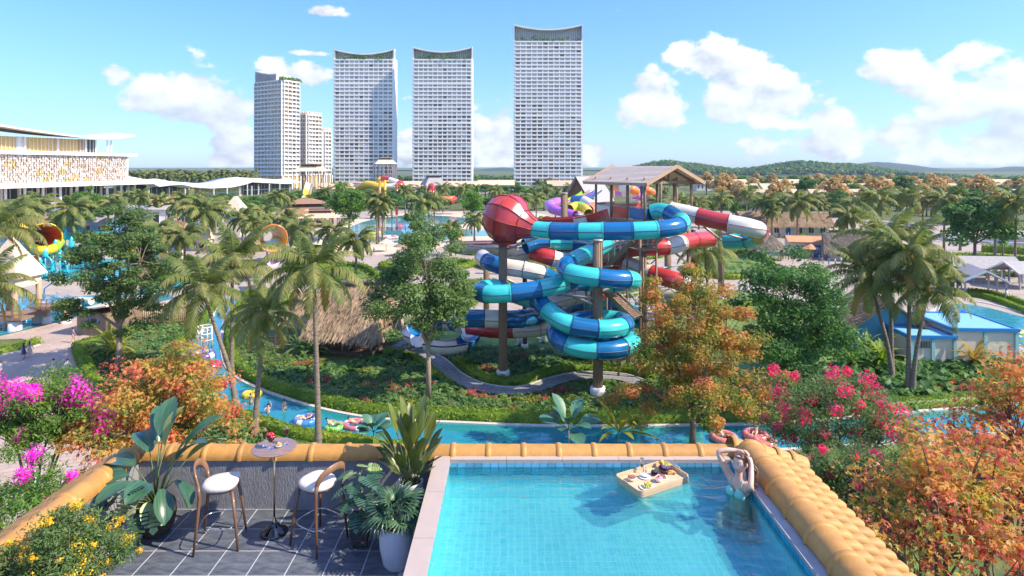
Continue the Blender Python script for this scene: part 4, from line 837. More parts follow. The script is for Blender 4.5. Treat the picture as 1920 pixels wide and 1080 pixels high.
# the red faceted bowl
def red_bowl():
    c = at(951, 410, 58.3); tip = at(1000, 428.5, 57.1); ax = (tip - c).normalized(); T = empty('slide_bowl', (c.x, c.y, 0), 'big red ribbed funnel bowl on a timber column', 'water slide bowl')
    q = ax.to_track_quat('Z', 'Y'); Lx = (tip - c).length; prof = [(0.02, -2.2), (0.9, -2.15), (1.65, -1.75), (2.15, -1.0), (2.36, -0.1), (2.3, 0.6), (1.95, 1.25), (1.4, 1.75), (1.02, Lx - .25), (0.88, Lx + .15)]
    n = 10
    for j in range(n):                                   # ten moulded gores, each a part
        a0, a1 = 2 * math.pi * j / n, 2 * math.pi * (j + 1) / n; vs = []; m = 4
        for r, z in prof:
            for i in range(m + 1):
                a = a0 + (a1 - a0) * i / m; rr = r * (1 - 0.035 * math.sin(math.pi * i / m)); vs.append(q @ Vector((rr * math.cos(a), rr * math.sin(a), z)) + Vector((0, 0, c.z)))
        MB().add(vs, [(i * (m + 1) + k, i * (m + 1) + k + 1, (i + 1) * (m + 1) + k + 1, (i + 1) * (m + 1) + k) for i in range(len(prof) - 1) for k in range(m)], True).build('gore', RED, T)
        MB().tube([q @ Vector((r * 1.005 * math.cos(a0), r * 1.005 * math.sin(a0), z)) + Vector((0, 0, c.z)) for r, z in prof], 0.06, 5).build('rib', SEAMRED, T)
    for r, z in ((2.38, -0.1), (1.45, 1.72)): MB().tube([q @ Vector((r * math.cos(a), r * math.sin(a), z)) + Vector((0, 0, c.z)) for a in np.linspace(0, 2 * math.pi, 31)[:-1]], 0.055, 5, closed=True).build('hoop', SEAMRED, T)
    cr = MB(); cr.tube([Vector((-0.3, 0.1, c.z - 2.35)) + Vector((1.1 * math.cos(a), 1.1 * math.sin(a), 0.1 + 0.0 * a)) for a in np.linspace(0, 2 * math.pi, 25)[:-1]], 0.12, 6, closed=True)
    cr.build('cradle_ring', SEAMRED, T)
red_bowl()
def column(px, pyb, pyt, r=0.5, label='', base=True, mat=WOODCOL, d=None, cat='column'):
    d = d or gd(pyb); p = Vector(((px - CX) * d / F_PX, d, 0)); h = EYE - (pyt - HY) * d / F_PX
    T = empty('timber_clad_column', p, label, cat, 'columns carrying the water slides'); mb = MB(); mb.tube([(0, 0, 0.3), (0, 0, h * .5), (0, 0, h)], [r, r, r * 0.98], 18)
    for j in range(12): a = 2 * math.pi * j / 12; mb.bar((r * 1.01 * math.cos(a), r * 1.01 * math.sin(a), .4), (r * 1.0 * math.cos(a), r * 1.0 * math.sin(a), h), 0.05)
    mb.build('shaft', mat, T)
    if base: MB().lathe([(r * 1.7, 0), (r * 1.75, 0.35), (r * 1.55, 0.6), (r * 0.9, 0.62)], n=20).build('plinth', WHITE, T)
    MB().lathe([(r * .9, h - .1), (r * 1.12, h - .08), (r * 1.12, h + .05), (0.01, h + .06)], n=16).build('cap', STEEL, T)
    return T
column(943, 706, 446, 0.38, 'timber clad column standing under the red bowl')
column(1121, 738, 450, 0.41, 'thickest timber clad column, in front, ringed by the spiral slide')
column(984, 655, 500, 0.22, 'slim timber column between the two big ones', mat=WOODDK)
column(912, 596, 488, 0.36, 'timber column at the left end, behind the level tube'); column(1085, 598, 402, 0.38, 'timber column behind the spiral, rising to the red trough')
column(1252, 575, 462, 0.44, 'timber column behind the maple, under the red tube'); column(1352, 560, 425, 0.44, 'timber column carrying the far end of the red and ivory slide')
column(1058, 520, 362, 0.6, 'free standing tall timber mast behind the red trough', base=False); column(1155, 590, 470, 0.25, 'slim timber column beside the stairs', mat=WOODDK)
column(1300, 600, 430, 0.25, 'slim timber column behind the autumn tree crown', mat=WOODDK)
# steel braces tying columns and tubes
def brace(label, segs, w=0.12):
    A = at(*segs[0][0]); T = empty('steel_bracing', (A.x, A.y, 0), label, 'steelwork', 'steel braces under the slides'); o = Vector((A.x, A.y, 0))
    for a, b in segs: MB().tube([at(*a) - o, at(*b) - o], w, 6).build('strut', STEEL, T)
brace('steel struts fanning out from the column under the red bowl', [((945, 470, 58.2), (1010, 445, 57)), ((945, 468, 58.2), (880, 460, 62)), ((945, 560, 58.2), (1030, 590, 60)), ((945, 600, 58.2), (1020, 583, 60)), ((945, 585, 58.2), (1015, 585, 61)), ((943, 520, 58.2), (985, 540, 60))])
brace('steel struts fanning out from the thick front column', [((1121, 460, 53.9), (1060, 446, 55.5)), ((1121, 470, 53.9), (1190, 447, 56)), ((1121, 560, 53.9), (1045, 552, 56)), ((1121, 575, 53.9), (1060, 550, 57)), ((1121, 548, 53.9), (1200, 520, 58)), ((1121, 590, 53.9), (1048, 612, 54.5)), ((1121, 640, 53.9), (1180, 600, 56)), ((1121, 640, 53.9), (1060, 635, 55))])
brace('steel struts under the ivory trough at the left', [((905, 470, 65), (945, 490, 64)), ((870, 463, 65), (980, 464, 64)), ((912, 500, 66), (890, 465, 65)), ((912, 500, 66), (965, 468, 64.5))])
brace('steel struts under the far red and ivory slide', [((1352, 440, 63), (1395, 432, 60)), ((1352, 450, 63), (1320, 425, 61.5)), ((1352, 436, 63), (1410, 452, 64))])
for x, y in ((972, 640), (977, 640), (1016, 635), (1020, 635)):
    p = G(x, y + 8); T = empty('pipe_support_leg', p, 'white steel leg under the low red and ivory tube', 'support leg', 'white legs under the low tube'); MB().tube([(0, 0, 0), (0, 0, EYE - (625 - HY) * p.y / F_PX)], 0.16, 10).build('pipe', WHITE2, T); MB().box((0, 0, .08), (.6, .6, .16)).build('foot_plate', STEEL, T)

# the start tower: timber pavilion on steel legs, with stairs
def start_tower():
    a = R(35); ex = Vector((math.cos(a), math.sin(a), 0)); ey = Vector((-math.sin(a), math.cos(a), 0)); c0 = Vector((12.98, 60, 0)); W, Lr = 8.0, 8.2
    o = c0 + ex * W / 2 + ey * Lr / 2; T = empty('slide_start_tower', o, 'tall slide tower with pale shingled gable roof and railed platform', 'slide tower', rz=a)
    zd, ze, zp = 14.4, 18.15, 19.75
    # deck planks
    pl_ = MB().box((0, 0, 0), (0.36, 7.2, 0.14)).mesh('deck_plank', WOODLT)
    for i in range(18): link('deck_plank', pl_, T, (-3.4 + i * .4, 0, zd))
    for s in (-1, 1): MB().box((0, s * 3.5, zd - .3), (7.3, .22, .45)).build('deck_beam', WOODCOL, T); MB().box((s * 3.55, 0, zd - .3), (.22, 6.7, .45)).build('deck_beam', WOODCOL, T)
    ps = MB().tube([(0, 0, zd - .4), (0, 0, ze + .5)], .13, 10).mesh('roof_post', WOODCOL)
    for x in (-3.5, -1.2, 1.2, 3.5):
        for y in (-3.5, 3.5): link('roof_post', ps, T, (x, y, 0))
    for y in (-1.2, 1.2): link('roof_post', ps, T, (3.5, y, 0)); link('roof_post', ps, T, (-3.5, y, 0))
    # roof: ridge along local y, two slopes of shingle courses
    for s in (-1, 1):
        n = 14
        for i in range(n):
            t0, t1 = i / n, (i + 1.12) / n; x0, x1 = s * 4.35 * (1 - t0), s * 4.35 * (1 - min(1, t1)); z0, z1 = ze - .1 + (zp - ze + .1) * t0, ze - .1 + (zp - ze + .1) * min(1, t1)
            vs = [(x0, -4.5, z0), (x0, 4.5, z0), (x1, 4.5, z1), (x1, -4.5, z1), (x0, -4.5, z0 + .09), (x0, 4.5, z0 + .09), (x1, 4.5, z1 + .03), (x1, -4.5, z1 + .03)]
            MB().add(vs, [(0, 1, 2, 3), (7, 6, 5, 4), (0, 4, 5, 1), (0, 3, 7, 4), (1, 5, 6, 2), (2, 6, 7, 3)]).build('shingle_course', TOWERROOF, T)
        for y in (-4.56, 4.56): MB().bar((s * 4.4, y, ze - .14), (0, y, zp + .02), .1, .36).build('barge_board', WOODLT, T)
        MB().box((s * 4.4, 0, ze - .14), (.1, 9.0, .3)).build('fascia', WOODLT, T)
        for y in (-3.4, 0, 3.4): MB().bar((s * 4.2, y, ze - .12), (0, y, zp - .12), .14, .22).build('rafter', WOODCOL, T)
    for y in (-3.5, 3.5): MB().box((0, y, ze), (7.6, .2, .25)).build('tie_beam', WOODCOL, T); MB().bar((0, y, ze), (0, y, zp - .1), .16).build('king_post', WOODCOL, T)
    # railings with coloured infill boards
    for x0, x1, m in ((-3.5, -1.2, IVORY), (-1.2, 1.2, RED), (1.2, 3.5, RED)): MB().box(((x0 + x1) / 2, 3.5, zd + .65), (x1 - x0 - .3, .08, 1.1)).build('infill_board', m, T)
    for y0, y1, m in ((-3.5, -1.3, BLUE), (-1.2, 1.1, RED), (1.2, 3.5, IVORY)): MB().box((-3.5, (y0 + y1) / 2, zd + .65), (.08, y1 - y0 - .3, 1.1)).build('infill_board', m, T)
    for x0, x1, m in ((-3.5, -1.2, BLUE), (-1.2, 1.2, RED)): MB().box(((x0 + x1) / 2, -3.5, zd + .65), (x1 - x0 - .3, .08, 1.1)).build('infill_board', m, T)
    for s in (-1, 1): MB().tube([(-3.5, s * 3.5, zd + 1.3), (3.5, s * 3.5, zd + 1.3)], .05, 6).build('handrail', STEEL, T); MB().tube([(s * 3.5, -3.5, zd + 1.3), (s * 3.5, 3.5, zd + 1.3)], .05, 6).build('handrail', STEEL, T)
    lg = MB().tube([(0, 0, 0), (0, 0, zd - .4)], .2, 10).mesh('steel_leg', WOODCOL)
    for x in (-3.3, 3.3):
        for y in (-3.3, 3.3): link('steel_leg', lg, T, (x, y, 0))
    for z0, z1 in ((1.5, 5.5), (5.5, 9.5), (9.5, 13.5)):
        for s in (-1, 1):
            MB().tube([(-3.3, s * 3.3, z0), (3.3, s * 3.3, z1)], .06, 6).build('cross_brace', STEEL, T); MB().tube([(3.3, s * 3.3, z0), (-3.3, s * 3.3, z1)], .06, 6).build('cross_brace', STEEL, T)
            MB().tube([(s * 3.3, -3.3, z0), (s * 3.3, 3.3, z1)], .06, 6).build('cross_brace', STEEL, T); MB().tube([(-3.3, s * 3.3, z1), (3.3, s * 3.3, z1)], .08, 6).build('cross_brace', STEEL, T)
    return T, o
TOWERROOF = M('pale_shingle', (0.56, 0.47, 0.40), 0.75, 0.14, 2.0, bump=0.3, stretch=(1, 5, 1), objvar=0.06)
start_tower()
def stair(label, a, b, w=1.5, steps=20):
    A, B = at(*a), at(*b); o = Vector((A.x, A.y, 0)); A = A - o; B = B - o; T = empty('timber_stair_flight', o, label, 'staircase', 'stair flights of the slide tower'); dv = B - A; h = Vector((dv.x, dv.y, 0)); t = h.normalized(); s = Vector((-t.y, t.x, 0)); ang = math.atan2(t.y, t.x)
    tm = MB().box((0, 0, 0), (h.length / steps * 1.02, w, .07)).mesh('tread', WOODCOL)
    for i in range(steps): p = A + dv * ((i + .5) / steps); link('tread', tm, T, p, (0, 0, ang))
    for k in (-1, 1):
        MB().bar(A + s * (k * w / 2) - Vector((0, 0, .15)), B + s * (k * w / 2) - Vector((0, 0, .15)), .1, .4).build('stringer', WOODCOL, T)
        for hh in (.6, 1.05): MB().tube([A + s * (k * w / 2) + Vector((0, 0, hh)), B + s * (k * w / 2) + Vector((0, 0, hh))], .035, 6).build('handrail', STEEL, T)
        for i in range(0, steps + 1, 4): p = A + dv * (i / steps) + s * (k * w / 2); MB().bar(p, p + Vector((0, 0, 1.05)), .05).build('baluster', STEEL, T)
stair('upper timber stair flight climbing to the slide platform', (1135, 503, 60), (1192, 447, 58.5))
stair('middle timber stair flight turning below the platform', (1206, 462, 59.5), (1250, 428, 60.5), steps=14)
stair('lower timber stair flight coming down towards the autumn tree', (1196, 594, 56.5), (1140, 541, 58.5))
def landing(label, c, size, rz):
    p = at(*c); T = empty('stair_landing', (p.x, p.y, 0), label, 'landing', 'stair landings of the slide tower', rz=rz); MB().box((0, 0, p.z), (size[0], size[1], .15)).build('deck', WOODCOL, T)
    for x in (-1, 1):
        for y in (-1, 1): MB().tube([(x * size[0] * .45, y * size[1] * .45, 0), (x * size[0] * .45, y * size[1] * .45, p.z + 1.1)], .11, 8).build('post', WOODCOL, T)
    for y in (-1, 1):
        for h in (.55, 1.05): MB().tube([(-size[0] * .45, y * size[1] * .45, p.z + h), (size[0] * .45, y * size[1] * .45, p.z + h)], .035, 6).build('handrail', STEEL, T)
landing('stair landing at the foot of the upper flight', (1130, 516, 60), (2.6, 2.6), .4); landing('stair landing between the twin steel posts', (1203, 466, 59), (2.0, 2.4), .4); landing('stair landing above the lower flight', (1134, 540, 59), (2.2, 2.2), .2)

# ------------------------------------------------------------------ the smaller rides around
slide('tube_slide', 'lime and yellow tube slide behind the big left tree', [(150, 446, 122), (175, 450, 119), (205, 449, 118), (232, 456, 117), (246, 466, 116)], 1.0, [LIME, YELLOW], 2.6, group='children slides', seams=False)
slide('trough_slide', 'orange trough slide right of the big left tree', [(268, 470, 118), (290, 473, 115), (312, 480, 112), (322, 490, 110)], 1.1, [ORANGE, IVORY], 2.6, trough=True, group='children slides', seams=False)
p = at(86, 446, 125)
slide('slide_funnel', 'orange lined yellow funnel slide mouth facing the camera', [(52, 440, 134), (62, 442, 131), (70, 443, 127)], 1.3, [YELLOW], 3, group='children slides', seams=False)
def funnel(label, c, tip, r0, r1, outer, inner, group='children slides'):
    C, B = at(*c), at(*tip); T = empty('slide_funnel_mouth', (C.x, C.y, 0), label, 'water slide', group); o = Vector((C.x, C.y, 0)); ax = (C - B).normalized(); q = ax.to_track_quat('Z', 'Y'); Lx = (C - B).length; n = 24
    for nm, k, m in (('outer_shell', 1.0, outer), ('lining', .96, inner)):
        vs = []; pr = [(r1 * k, 0), (r1 * k * 1.1, Lx * .25), ((r0 * .6 + r1 * .4) * k, Lx * .55), (r0 * .93 * k, Lx * .85), (r0 * k, Lx)]
        for r, z in pr:
            for j in range(n): a = 2 * math.pi * j / n; vs.append(q @ Vector((r * math.cos(a), r * math.sin(a), z)) + B - o)
        MB().add(vs, [(i * n + j, i * n + (j + 1) % n, (i + 1) * n + (j + 1) % n, (i + 1) * n + j) for i in range(len(pr) - 1) for j in range(n)], True).build(nm, m, T)
    MB().tube([q @ Vector((r0 * math.cos(a), r0 * math.sin(a), Lx)) + B - o for a in np.linspace(0, 2 * math.pi, 31)[:-1]], r0 * .05, 6, closed=True).build('rim', outer, T)
    for s in (-1, 1): MB().tube([(s * r0 * .5, 0.3, 0), (s * r0 * .5, 0.3, C.z - r0 * .8)], .15, 8).build('leg', STEEL, T)
funnel('orange lined yellow funnel facing the children pool', (84, 446, 118), (70, 443, 127), 2.75, 1.1, YELLOW, ORANGE)
funnel('yellow and orange funnel showing between the two big left palms', (512, 447, 105), (500, 442, 114), 2.3, 1.0, ORANGE, YELLOW)
slide('tube_slide', 'yellow tube slide dropping behind the orange funnel', [(36, 424, 128), (52, 430, 127), (68, 438, 127), (90, 446, 128)], 1.0, [YELLOW], 3, group='children slides', seams=False)
slide('tube_slide', 'lime tube slide curling under the orange funnel', [(62, 466, 118), (78, 470, 116), (100, 466, 118), (112, 454, 121)], 0.9, [LIME, YELLOW], 3, group='children slides', seams=False)
slide('trough_slide', 'teal open trough slide behind the left palms', [(126, 434, 128), (150, 436, 127), (180, 437, 127), (210, 436, 128)], 1.6, [TEAL, CYAN], 4, trough=True, group='children slides', seams=False)
slide('trough_slide', 'blue trough slide at the left edge behind the thatched play tower', [(-30, 452, 120), (0, 450, 120), (30, 456, 118), (44, 466, 116)], 1.4, [BLUE, CYAN], 4, trough=True, group='children slides', seams=False)
slide('trough_slide', 'pink and purple trough slide between the left palms', [(444, 510, 96), (470, 508, 95), (496, 500, 95), (520, 488, 97), (516, 478, 101)], 1.1, [PURPLE, PURPLE, IVORY], 2.5, trough=True, group='children slides', seams=False)
slide('tube_slide', 'purple tube slide below the wicker barrel', [(335, 462, 128), (350, 455, 126), (368, 452, 126), (380, 460, 124)], 0.9, [PURPLE, M('violet_fibreglass', (.30, .12, .55), .25, .06, coat=.4)], 2.5, group='children slides', seams=False)
slide('trough_slide', 'pale teal trough slide left of the wicker barrel', [(262, 458, 130), (290, 454, 130), (320, 452, 131)], 1.0, [TEAL, IVORY], 3, trough=True, group='children slides', seams=False)
def barrel():
    c = at(332, 430, 128); T = empty('wicker_barrel', (c.x, c.y, 0), 'brown wicker tipping barrel hung above the play area', 'barrel'); pr = [(1.35, -2.1), (1.6, -1.4), (1.75, 0), (1.6, 1.4), (1.35, 2.1)]
    MB().lathe(pr, (0, 0, c.z), 22, axis='x').build('barrel_body', M('wicker', (.19, .105, .05), .8, .4, 5, bump=.8, stretch=(4, 1, 1)), T)
    MB().lathe([(0.01, 2.0), (1.3, 2.0)], (0, 0, c.z), 22, axis='x').build('barrel_end', WOODLT, T)
    for x in (-1.4, 0, 1.4): MB().tube([(x, (1.78 if x == 0 else 1.64) * math.cos(a), c.z + (1.78 if x == 0 else 1.64) * math.sin(a)) for a in np.linspace(0, 2 * math.pi, 25)[:-1]], .07, 5, closed=True).build('hoop', WOODDK, T)
    for s in (-1, 1): MB().tube([(-1.2, s * 1.9, 0), (-1.2, s * 1.9, c.z + 3)], .16, 8).build('post', WOODCOL, T)
    MB().tube([(-1.2, -1.9, c.z), (-1.2, 1.9, c.z)], .1, 6).build('axle', STEEL, T)
barrel()
# rides far back
slide('tube_slide', 'yellow tube slide high in front of the left tower', [(672, 352, 330), (690, 346, 325), (715, 350, 322), (735, 345, 326), (712, 338, 330)], 2.0, [YELLOW], 6, group='far slides', seams=False)
slide('tube_slide', 'red and white tube slide high in front of the left tower', [(718, 334, 326), (735, 339, 322), (752, 345, 320), (745, 349, 318), (722, 350, 318)], 1.6, [RED, IVORY], 5, group='far slides', seams=False)
slide('tube_slide', 'red spiral slide far back below the middle tower', [(808, 348, 300), (812, 356, 298), (808, 364, 296), (818, 370, 295), (838, 374, 292), (852, 373, 294), (842, 380, 290)], 1.5, [RED, ORANGE], 5, group='far slides', seams=False)
slide('trough_slide', 'green trough slide far back below the middle tower', [(834, 362, 298), (846, 368, 296), (862, 371, 295)], 1.2, [GREENP], 5, trough=True, group='far slides', seams=False)
slide('trough_slide', 'steep grey chute slide dropping from a hat roofed tower', [(582, 338, 300), (578, 352, 294), (574, 370, 286), (571, 384, 278)], 1.9, [IVORY, YELLOW], 6, trough=True, group='far slides', seams=False)
for i, (m, lb) in enumerate(((LIME, 'lime'), (PURPLE, 'purple'), (BLUE, 'blue'))):
    slide('trough_slide', lb + ' racing trough dropping left from the hut below the tall tower', [(1100 + i * 11, 356, 170), (1088 + i * 10, 365, 165), (1072 + i * 9, 372, 160), (1056 + i * 7, 380, 156)], 1.0, [m], 5, trough=True, group='racing slides', seams=False)
slide('tube_slide', 'orange blue and white winding slide below the racing troughs', [(1076, 376, 150), (1092, 376, 148), (1104, 382, 146), (1112, 388, 145), (1104, 394, 142)], 1.2, [BLUE, IVORY, ORANGE, IVORY], 3, group='racing slides', seams=False)
slide('tube_slide', 'yellow and lime slide curve behind the red trough', [(1068, 392, 132), (1082, 386, 134), (1098, 392, 132), (1104, 400, 130)], 1.0, [YELLOW, LIME], 3, group='racing slides', seams=False)
slide('tube_slide', 'magenta tube slide left of the tall timber mast', [(1078, 404, 126), (1056, 398, 128), (1036, 392, 130), (1030, 384, 134), (1046, 378, 138)], 1.0, [PURPLE], 3, group='racing slides', seams=False)
for i, (x0, y0, m1, m2) in enumerate(((1170, 350, ORANGE, IVORY), (1176, 360, PURPLE, IVORY), (1200, 352, ORANGE, BLUE), (1205, 366, BLUE, PURPLE))):
    slide('tube_slide', ('orange and white', 'purple and white', 'orange and blue', 'blue and purple')[i] + ' winding slide seen through the tower posts', [(x0 - 16, y0, 200 + 6 * i), (x0, y0 + 3, 196 + 6 * i), (x0 + 14, y0 + 5, 194 + 6 * i), (x0 + 22, y0 + 9, 196 + 6 * i), (x0 + 14, y0 + 13, 200 + 6 * i)], 1.4, [m1, m2], 3.4, group='winding slides behind the tower', seams=False)
for i, (px, py, pt, m) in enumerate(((712, 402, 340, ORANGE), (744, 404, 345, RED), (722, 398, 338, YELLOW), (812, 392, 350, RED), (1150, 420, 352, WOODCOL), (1100, 418, 352, WOODCOL))):
    d = gd(py); P = Vector(((px - CX) * d / F_PX, d, 0)); T = empty('ride_mast', P, ('orange', 'tall red', 'yellow', 'short red', 'rear timber', 'front timber')[i] + ' mast carrying the far slides', 'mast', 'masts of the far slides'); h = EYE - (pt - HY) * d / F_PX
    MB().tube([(0, 0, 0), (0, 0, h)], .5, 10).build('shaft', m, T); MB().tube([(-1.6, 0, h - .4), (1.6, 0, h - .4)], .2, 8).build('arm', m, T)
# ------------------------------------------------------------------ trees
def kmeans(P, k, rng, it=6):
    c = P[rng.choice(len(P), k, replace=False)]
    for _ in range(it):
        l = np.argmin(((P[:, None] - c[None]) ** 2).sum(2), 1)
        for j in range(k):
            if (l == j).any(): c[j] = P[l == j].mean(0)
    return l, c
def maple_outline():
    lob = [(-125, .50), (-62, .82), (0, 1.0), (62, .82), (125, .50)]; out = [(0, -.12)]; prev = None
    for i, (a, r) in enumerate(lob):
        if i: m = (lob[i - 1][0] + a) / 2; out.append((.30 * math.sin(R(m)), .30 * math.cos(R(m)) + .1))
        for da, k in ((-13, .62), (0, 1.0), (13, .62)): out.append((r * k * math.sin(R(a + da)), r * k * math.cos(R(a + da)) + .1))
    return np.array(out)
MAPLE_O = maple_outline()
def star_leaves(rng, pos, size, nrm, spread=0.6):
    n = len(pos); k = len(MAPLE_O); d = rand_unit(rng, n); nv = nrm + rand_unit(rng, n) * spread; nv /= np.linalg.norm(nv, axis=1)[:, None]
    d = d - nv * (d * nv).sum(1)[:, None]; d[:, 2] -= .35; d /= np.linalg.norm(d, axis=1)[:, None] + 1e-9; s = np.cross(d, nv); s /= np.linalg.norm(s, axis=1)[:, None] + 1e-9
    sz = size * (.6 + .7 * rng.random(n)); O = MAPLE_O; curl = (O[:, 0] ** 2 + (O[:, 1] - .3) ** 2) * .28
    V = pos[:, None] + sz[:, None, None] * (s[:, None] * O[None, :, 0, None] + d[:, None] * O[None, :, 1, None] - nv[:, None] * curl[None, :, None])
    return V.reshape(-1, 3), np.arange(n * k).reshape(n, k)
def crown_points(rng, n, rx, ry, rz, shell=0.55, lump=0.25, egg=0.0):
    u = rand_unit(rng, n); r = shell + (1 - shell) * rng.random(n) ** .6; f = 1 + lump * np.sin(u[:, 0] * 4 + rng.random() * 6) * np.sin(u[:, 1] * 4 + rng.random() * 6) + lump * .6 * np.sin(u[:, 2] * 6 + rng.random() * 6)
    q = u * (r * f)[:, None] * np.array([rx, ry, rz]); w = 1 - egg * q[:, 2] / rz; q[:, 0] *= w; q[:, 1] *= w; return q
def tree(name, base, h, crown_z, rx, rz, label, cat='tree', group=None, leaf=LEAFG, bark=BARK, nclump=70, cr=1.1, per=300, ls=0.26, tr=0.28, seed=1, fork=None, aspect=0.55, star=False, flat=0.6, egg=.15, shell=.5, ry=None, lean=(0, 0), flowers=None, droop=.2, limbs=7):
    """trunk, limbs to every leaf clump, and a crown of separate leaves"""
    rng = np.random.default_rng(seed); T = empty(name, base, label, cat, group)
    C = crown_points(rng, nclump, rx - cr * .6, (ry or rx) - cr * .6, rz - cr * .4, shell, .34, egg) + np.array([lean[0], lean[1], crown_z])
    fork = fork or max(crown_z - rz * .75, h * .25); mb = MB(); F0 = np.array([lean[0] * .25, lean[1] * .25, fork])
    tp = [np.zeros(3), F0 * np.array([.3, .3, .5]) + np.array([.12 * tr, .1 * tr, 0]), F0]; mb.tube(tp, [tr * 1.25, tr * .95, tr * .8], 10)
    lab, cen = kmeans(C, min(limbs, len(C)), rng)
    for j in range(len(cen)):
        m = cen[j]; mid = F0 + (m - F0) * .5 + np.array([0, 0, .12 * np.linalg.norm(m - F0)]) + rng.normal(size=3) * .15; lr = tr * .55
        mb.tube([F0 - (0, 0, .3), mid, m], [lr, lr * .62, lr * .34], 7, cap=False)
        for c in C[lab == j]:
            k = mid + (m - mid) * rng.random(); e = c * .9 + k * .1; q = (k + e) / 2 + rng.normal(size=3) * .12; mb.tube([k, q, e], [lr * .32, lr * .2, lr * .07], 5, cap=False)
    mb.build('trunk', bark, T)
    idx = np.repeat(np.arange(len(C)), per); u = rand_unit(rng, len(idx)); rr = rng.random(len(idx)) ** .45; cs = (cr * (.6 + .75 * rng.random(len(C))))[idx]
    pos = C[idx] + u * (rr * cs)[:, None] * np.array([1, 1, flat]); nv = u * .5 + np.array([0, 0, .75])
    if star: V, Fq = star_leaves(rng, pos, ls, nv)
    else: V, Fq = kites(rng, pos, ls, nv, aspect, .75, droop=droop, bend=.1)
    o = link('crown', fast_mesh('crown', V, Fq, leaf), T); 
    if flowers:
        fm, nf, fr, fp, fs = flowers[:5]; push = flowers[5] if len(flowers) > 5 else .12; K = C[np.argsort(-(C[:, 2] + .8 * np.abs(C[:, 0]) - .3 * C[:, 1] + rng.normal(size=len(C)) * rz * .6))[:nf]]
        K = K + (K - np.array([lean[0], lean[1], crown_z])) * push + rand_unit(rng, len(K)) * cr * .4; idx = np.repeat(np.arange(len(K)), fp); u = rand_unit(rng, len(idx))
        V, Fq = kites(rng, K[idx] + u * (fr * (.5 + .8 * rng.random(len(K)))[idx] * rng.random(len(idx)) ** .4)[:, None], fs, u, .8, .5, bend=.15); link('blossom', fast_mesh('blossom', V, Fq, fm), T)
    return T
def tr_at(px, pyb, pyt, pyc0, wpx, d=None, dx=0, **k):
    """tree by photo rows: foot row, top row, bottom-of-crown row, crown width in pixels; dx crown offset"""
    d = d or gd(pyb); s = d / F_PX; zt = EYE - (pyt - HY) * s; zb = EYE - (pyc0 - HY) * s
    return dict(base=((px - CX) * s, d, 0), h=zt, crown_z=(zt + zb) / 2, rx=wpx * s / 2, rz=(zt - zb) / 2, lean=(dx * s, 0), **k)
tree('broadleaf_tree', label='tall green tree with slender pale trunk left of the blue tube', **tr_at(803, 748, 397, 655, 196), leaf=LEAFOL, bark=BARKLT, nclump=105, cr=1.05, per=290, ls=.25, tr=.22, seed=21, egg=.25, shell=.45, fork=4.6)
tree('broadleaf_tree', label='large green tree in the planting beside the timber kiosk', **tr_at(222, 697, 385, 612, 205, dx=8), leaf=LEAFOL, bark=BARKLT, nclump=125, cr=1.0, per=270, ls=.26, tr=.28, seed=22, egg=.25, shell=.5, flat=.5, fork=4.5)
tree('broadleaf_tree', label='dense dark green tree between the autumn tree and the blue gable house', **tr_at(1480, 788, 462, 735, 235), leaf=LEAFDK, nclump=105, cr=1.25, per=300, ls=.25, tr=.24, seed=23, egg=.1, shell=.4, fork=3.2)
tree('autumn_tree', label='orange and olive autumn tree covering the right side of the slides', **tr_at(1298, 850, 492, 800, 262, dx=6), leaf=LEAFAUT2, nclump=125, cr=1.0, per=280, ls=.21, tr=.22, seed=24, egg=.38, shell=.4, fork=3.0)
tree('autumn_tree', label='orange and yellow maple rising behind the parapet corner at the left', **tr_at(318, 1210, 652, 890, 300, d=25.5, dx=0), leaf=LEAFAUT, nclump=110, cr=.8, per=230, ls=.11, tr=.2, seed=25, star=True, shell=.35, flat=.5, fork=6.0)
tree('flowering_tree', label='feathery green tree with magenta blossom at the left edge', **tr_at(60, 1300, 690, 860, 250, d=23.5, dx=10), leaf=LEAFG, nclump=60, cr=.65, per=300, ls=.16, tr=.12, seed=26, aspect=.3, flowers=(PINKFL, 17, .55, 420, .10), fork=6.5, shell=.4, droop=.4)
tree('flowering_tree', label='small magenta blossom shrub in the lower left corner beyond the yellow cap', **tr_at(40, 1400, 850, 1020, 200, d=16.5, dx=0), leaf=LEAFG, nclump=34, cr=.45, per=200, ls=.12, tr=.07, seed=27, aspect=.3, flowers=(PINKFL, 9, .24, 220, .06), shell=.4, droop=.4, fork=6.5)
tree('flowering_tree', label='oleander covered in crimson blossom beside the tiled roof', **tr_at(1580, 1300, 706, 890, 285, d=26), leaf=LEAFOL, nclump=85, cr=.8, per=260, ls=.17, tr=.14, seed=28, aspect=.28, flowers=(REDFL, 78, .36, 150, .085), shell=.45, fork=5)
tree('flowering_tree', label='low oleander with red blossom just behind the end of the tiled roof', **tr_at(1590, 1400, 830, 980, 230, d=15.5), leaf=LEAFOL, nclump=55, cr=.5, per=240, ls=.12, tr=.1, seed=281, aspect=.28, flowers=(REDFL, 24, .17, 130, .05), shell=.4, fork=7)
tree('maple_tree', label='large red and orange maple filling the lower right corner', **tr_at(1760, 1900, 730, 1210, 470, d=9.6, dx=20), leaf=MAPLE, nclump=150, cr=.42, per=52, ls=.075, tr=.12, seed=29, star=True, flat=.45, shell=.2, fork=10.5, ry=1.6, limbs=9)
tree('maple_tree', label='taller yellow and orange maple at the right edge above the red one', **tr_at(1900, 1700, 668, 940, 330, d=14.0, dx=10), leaf=MAPLE, nclump=90, cr=.55, per=60, ls=.095, tr=.12, seed=30, star=True, flat=.45, shell=.25, fork=8, ry=1.8)
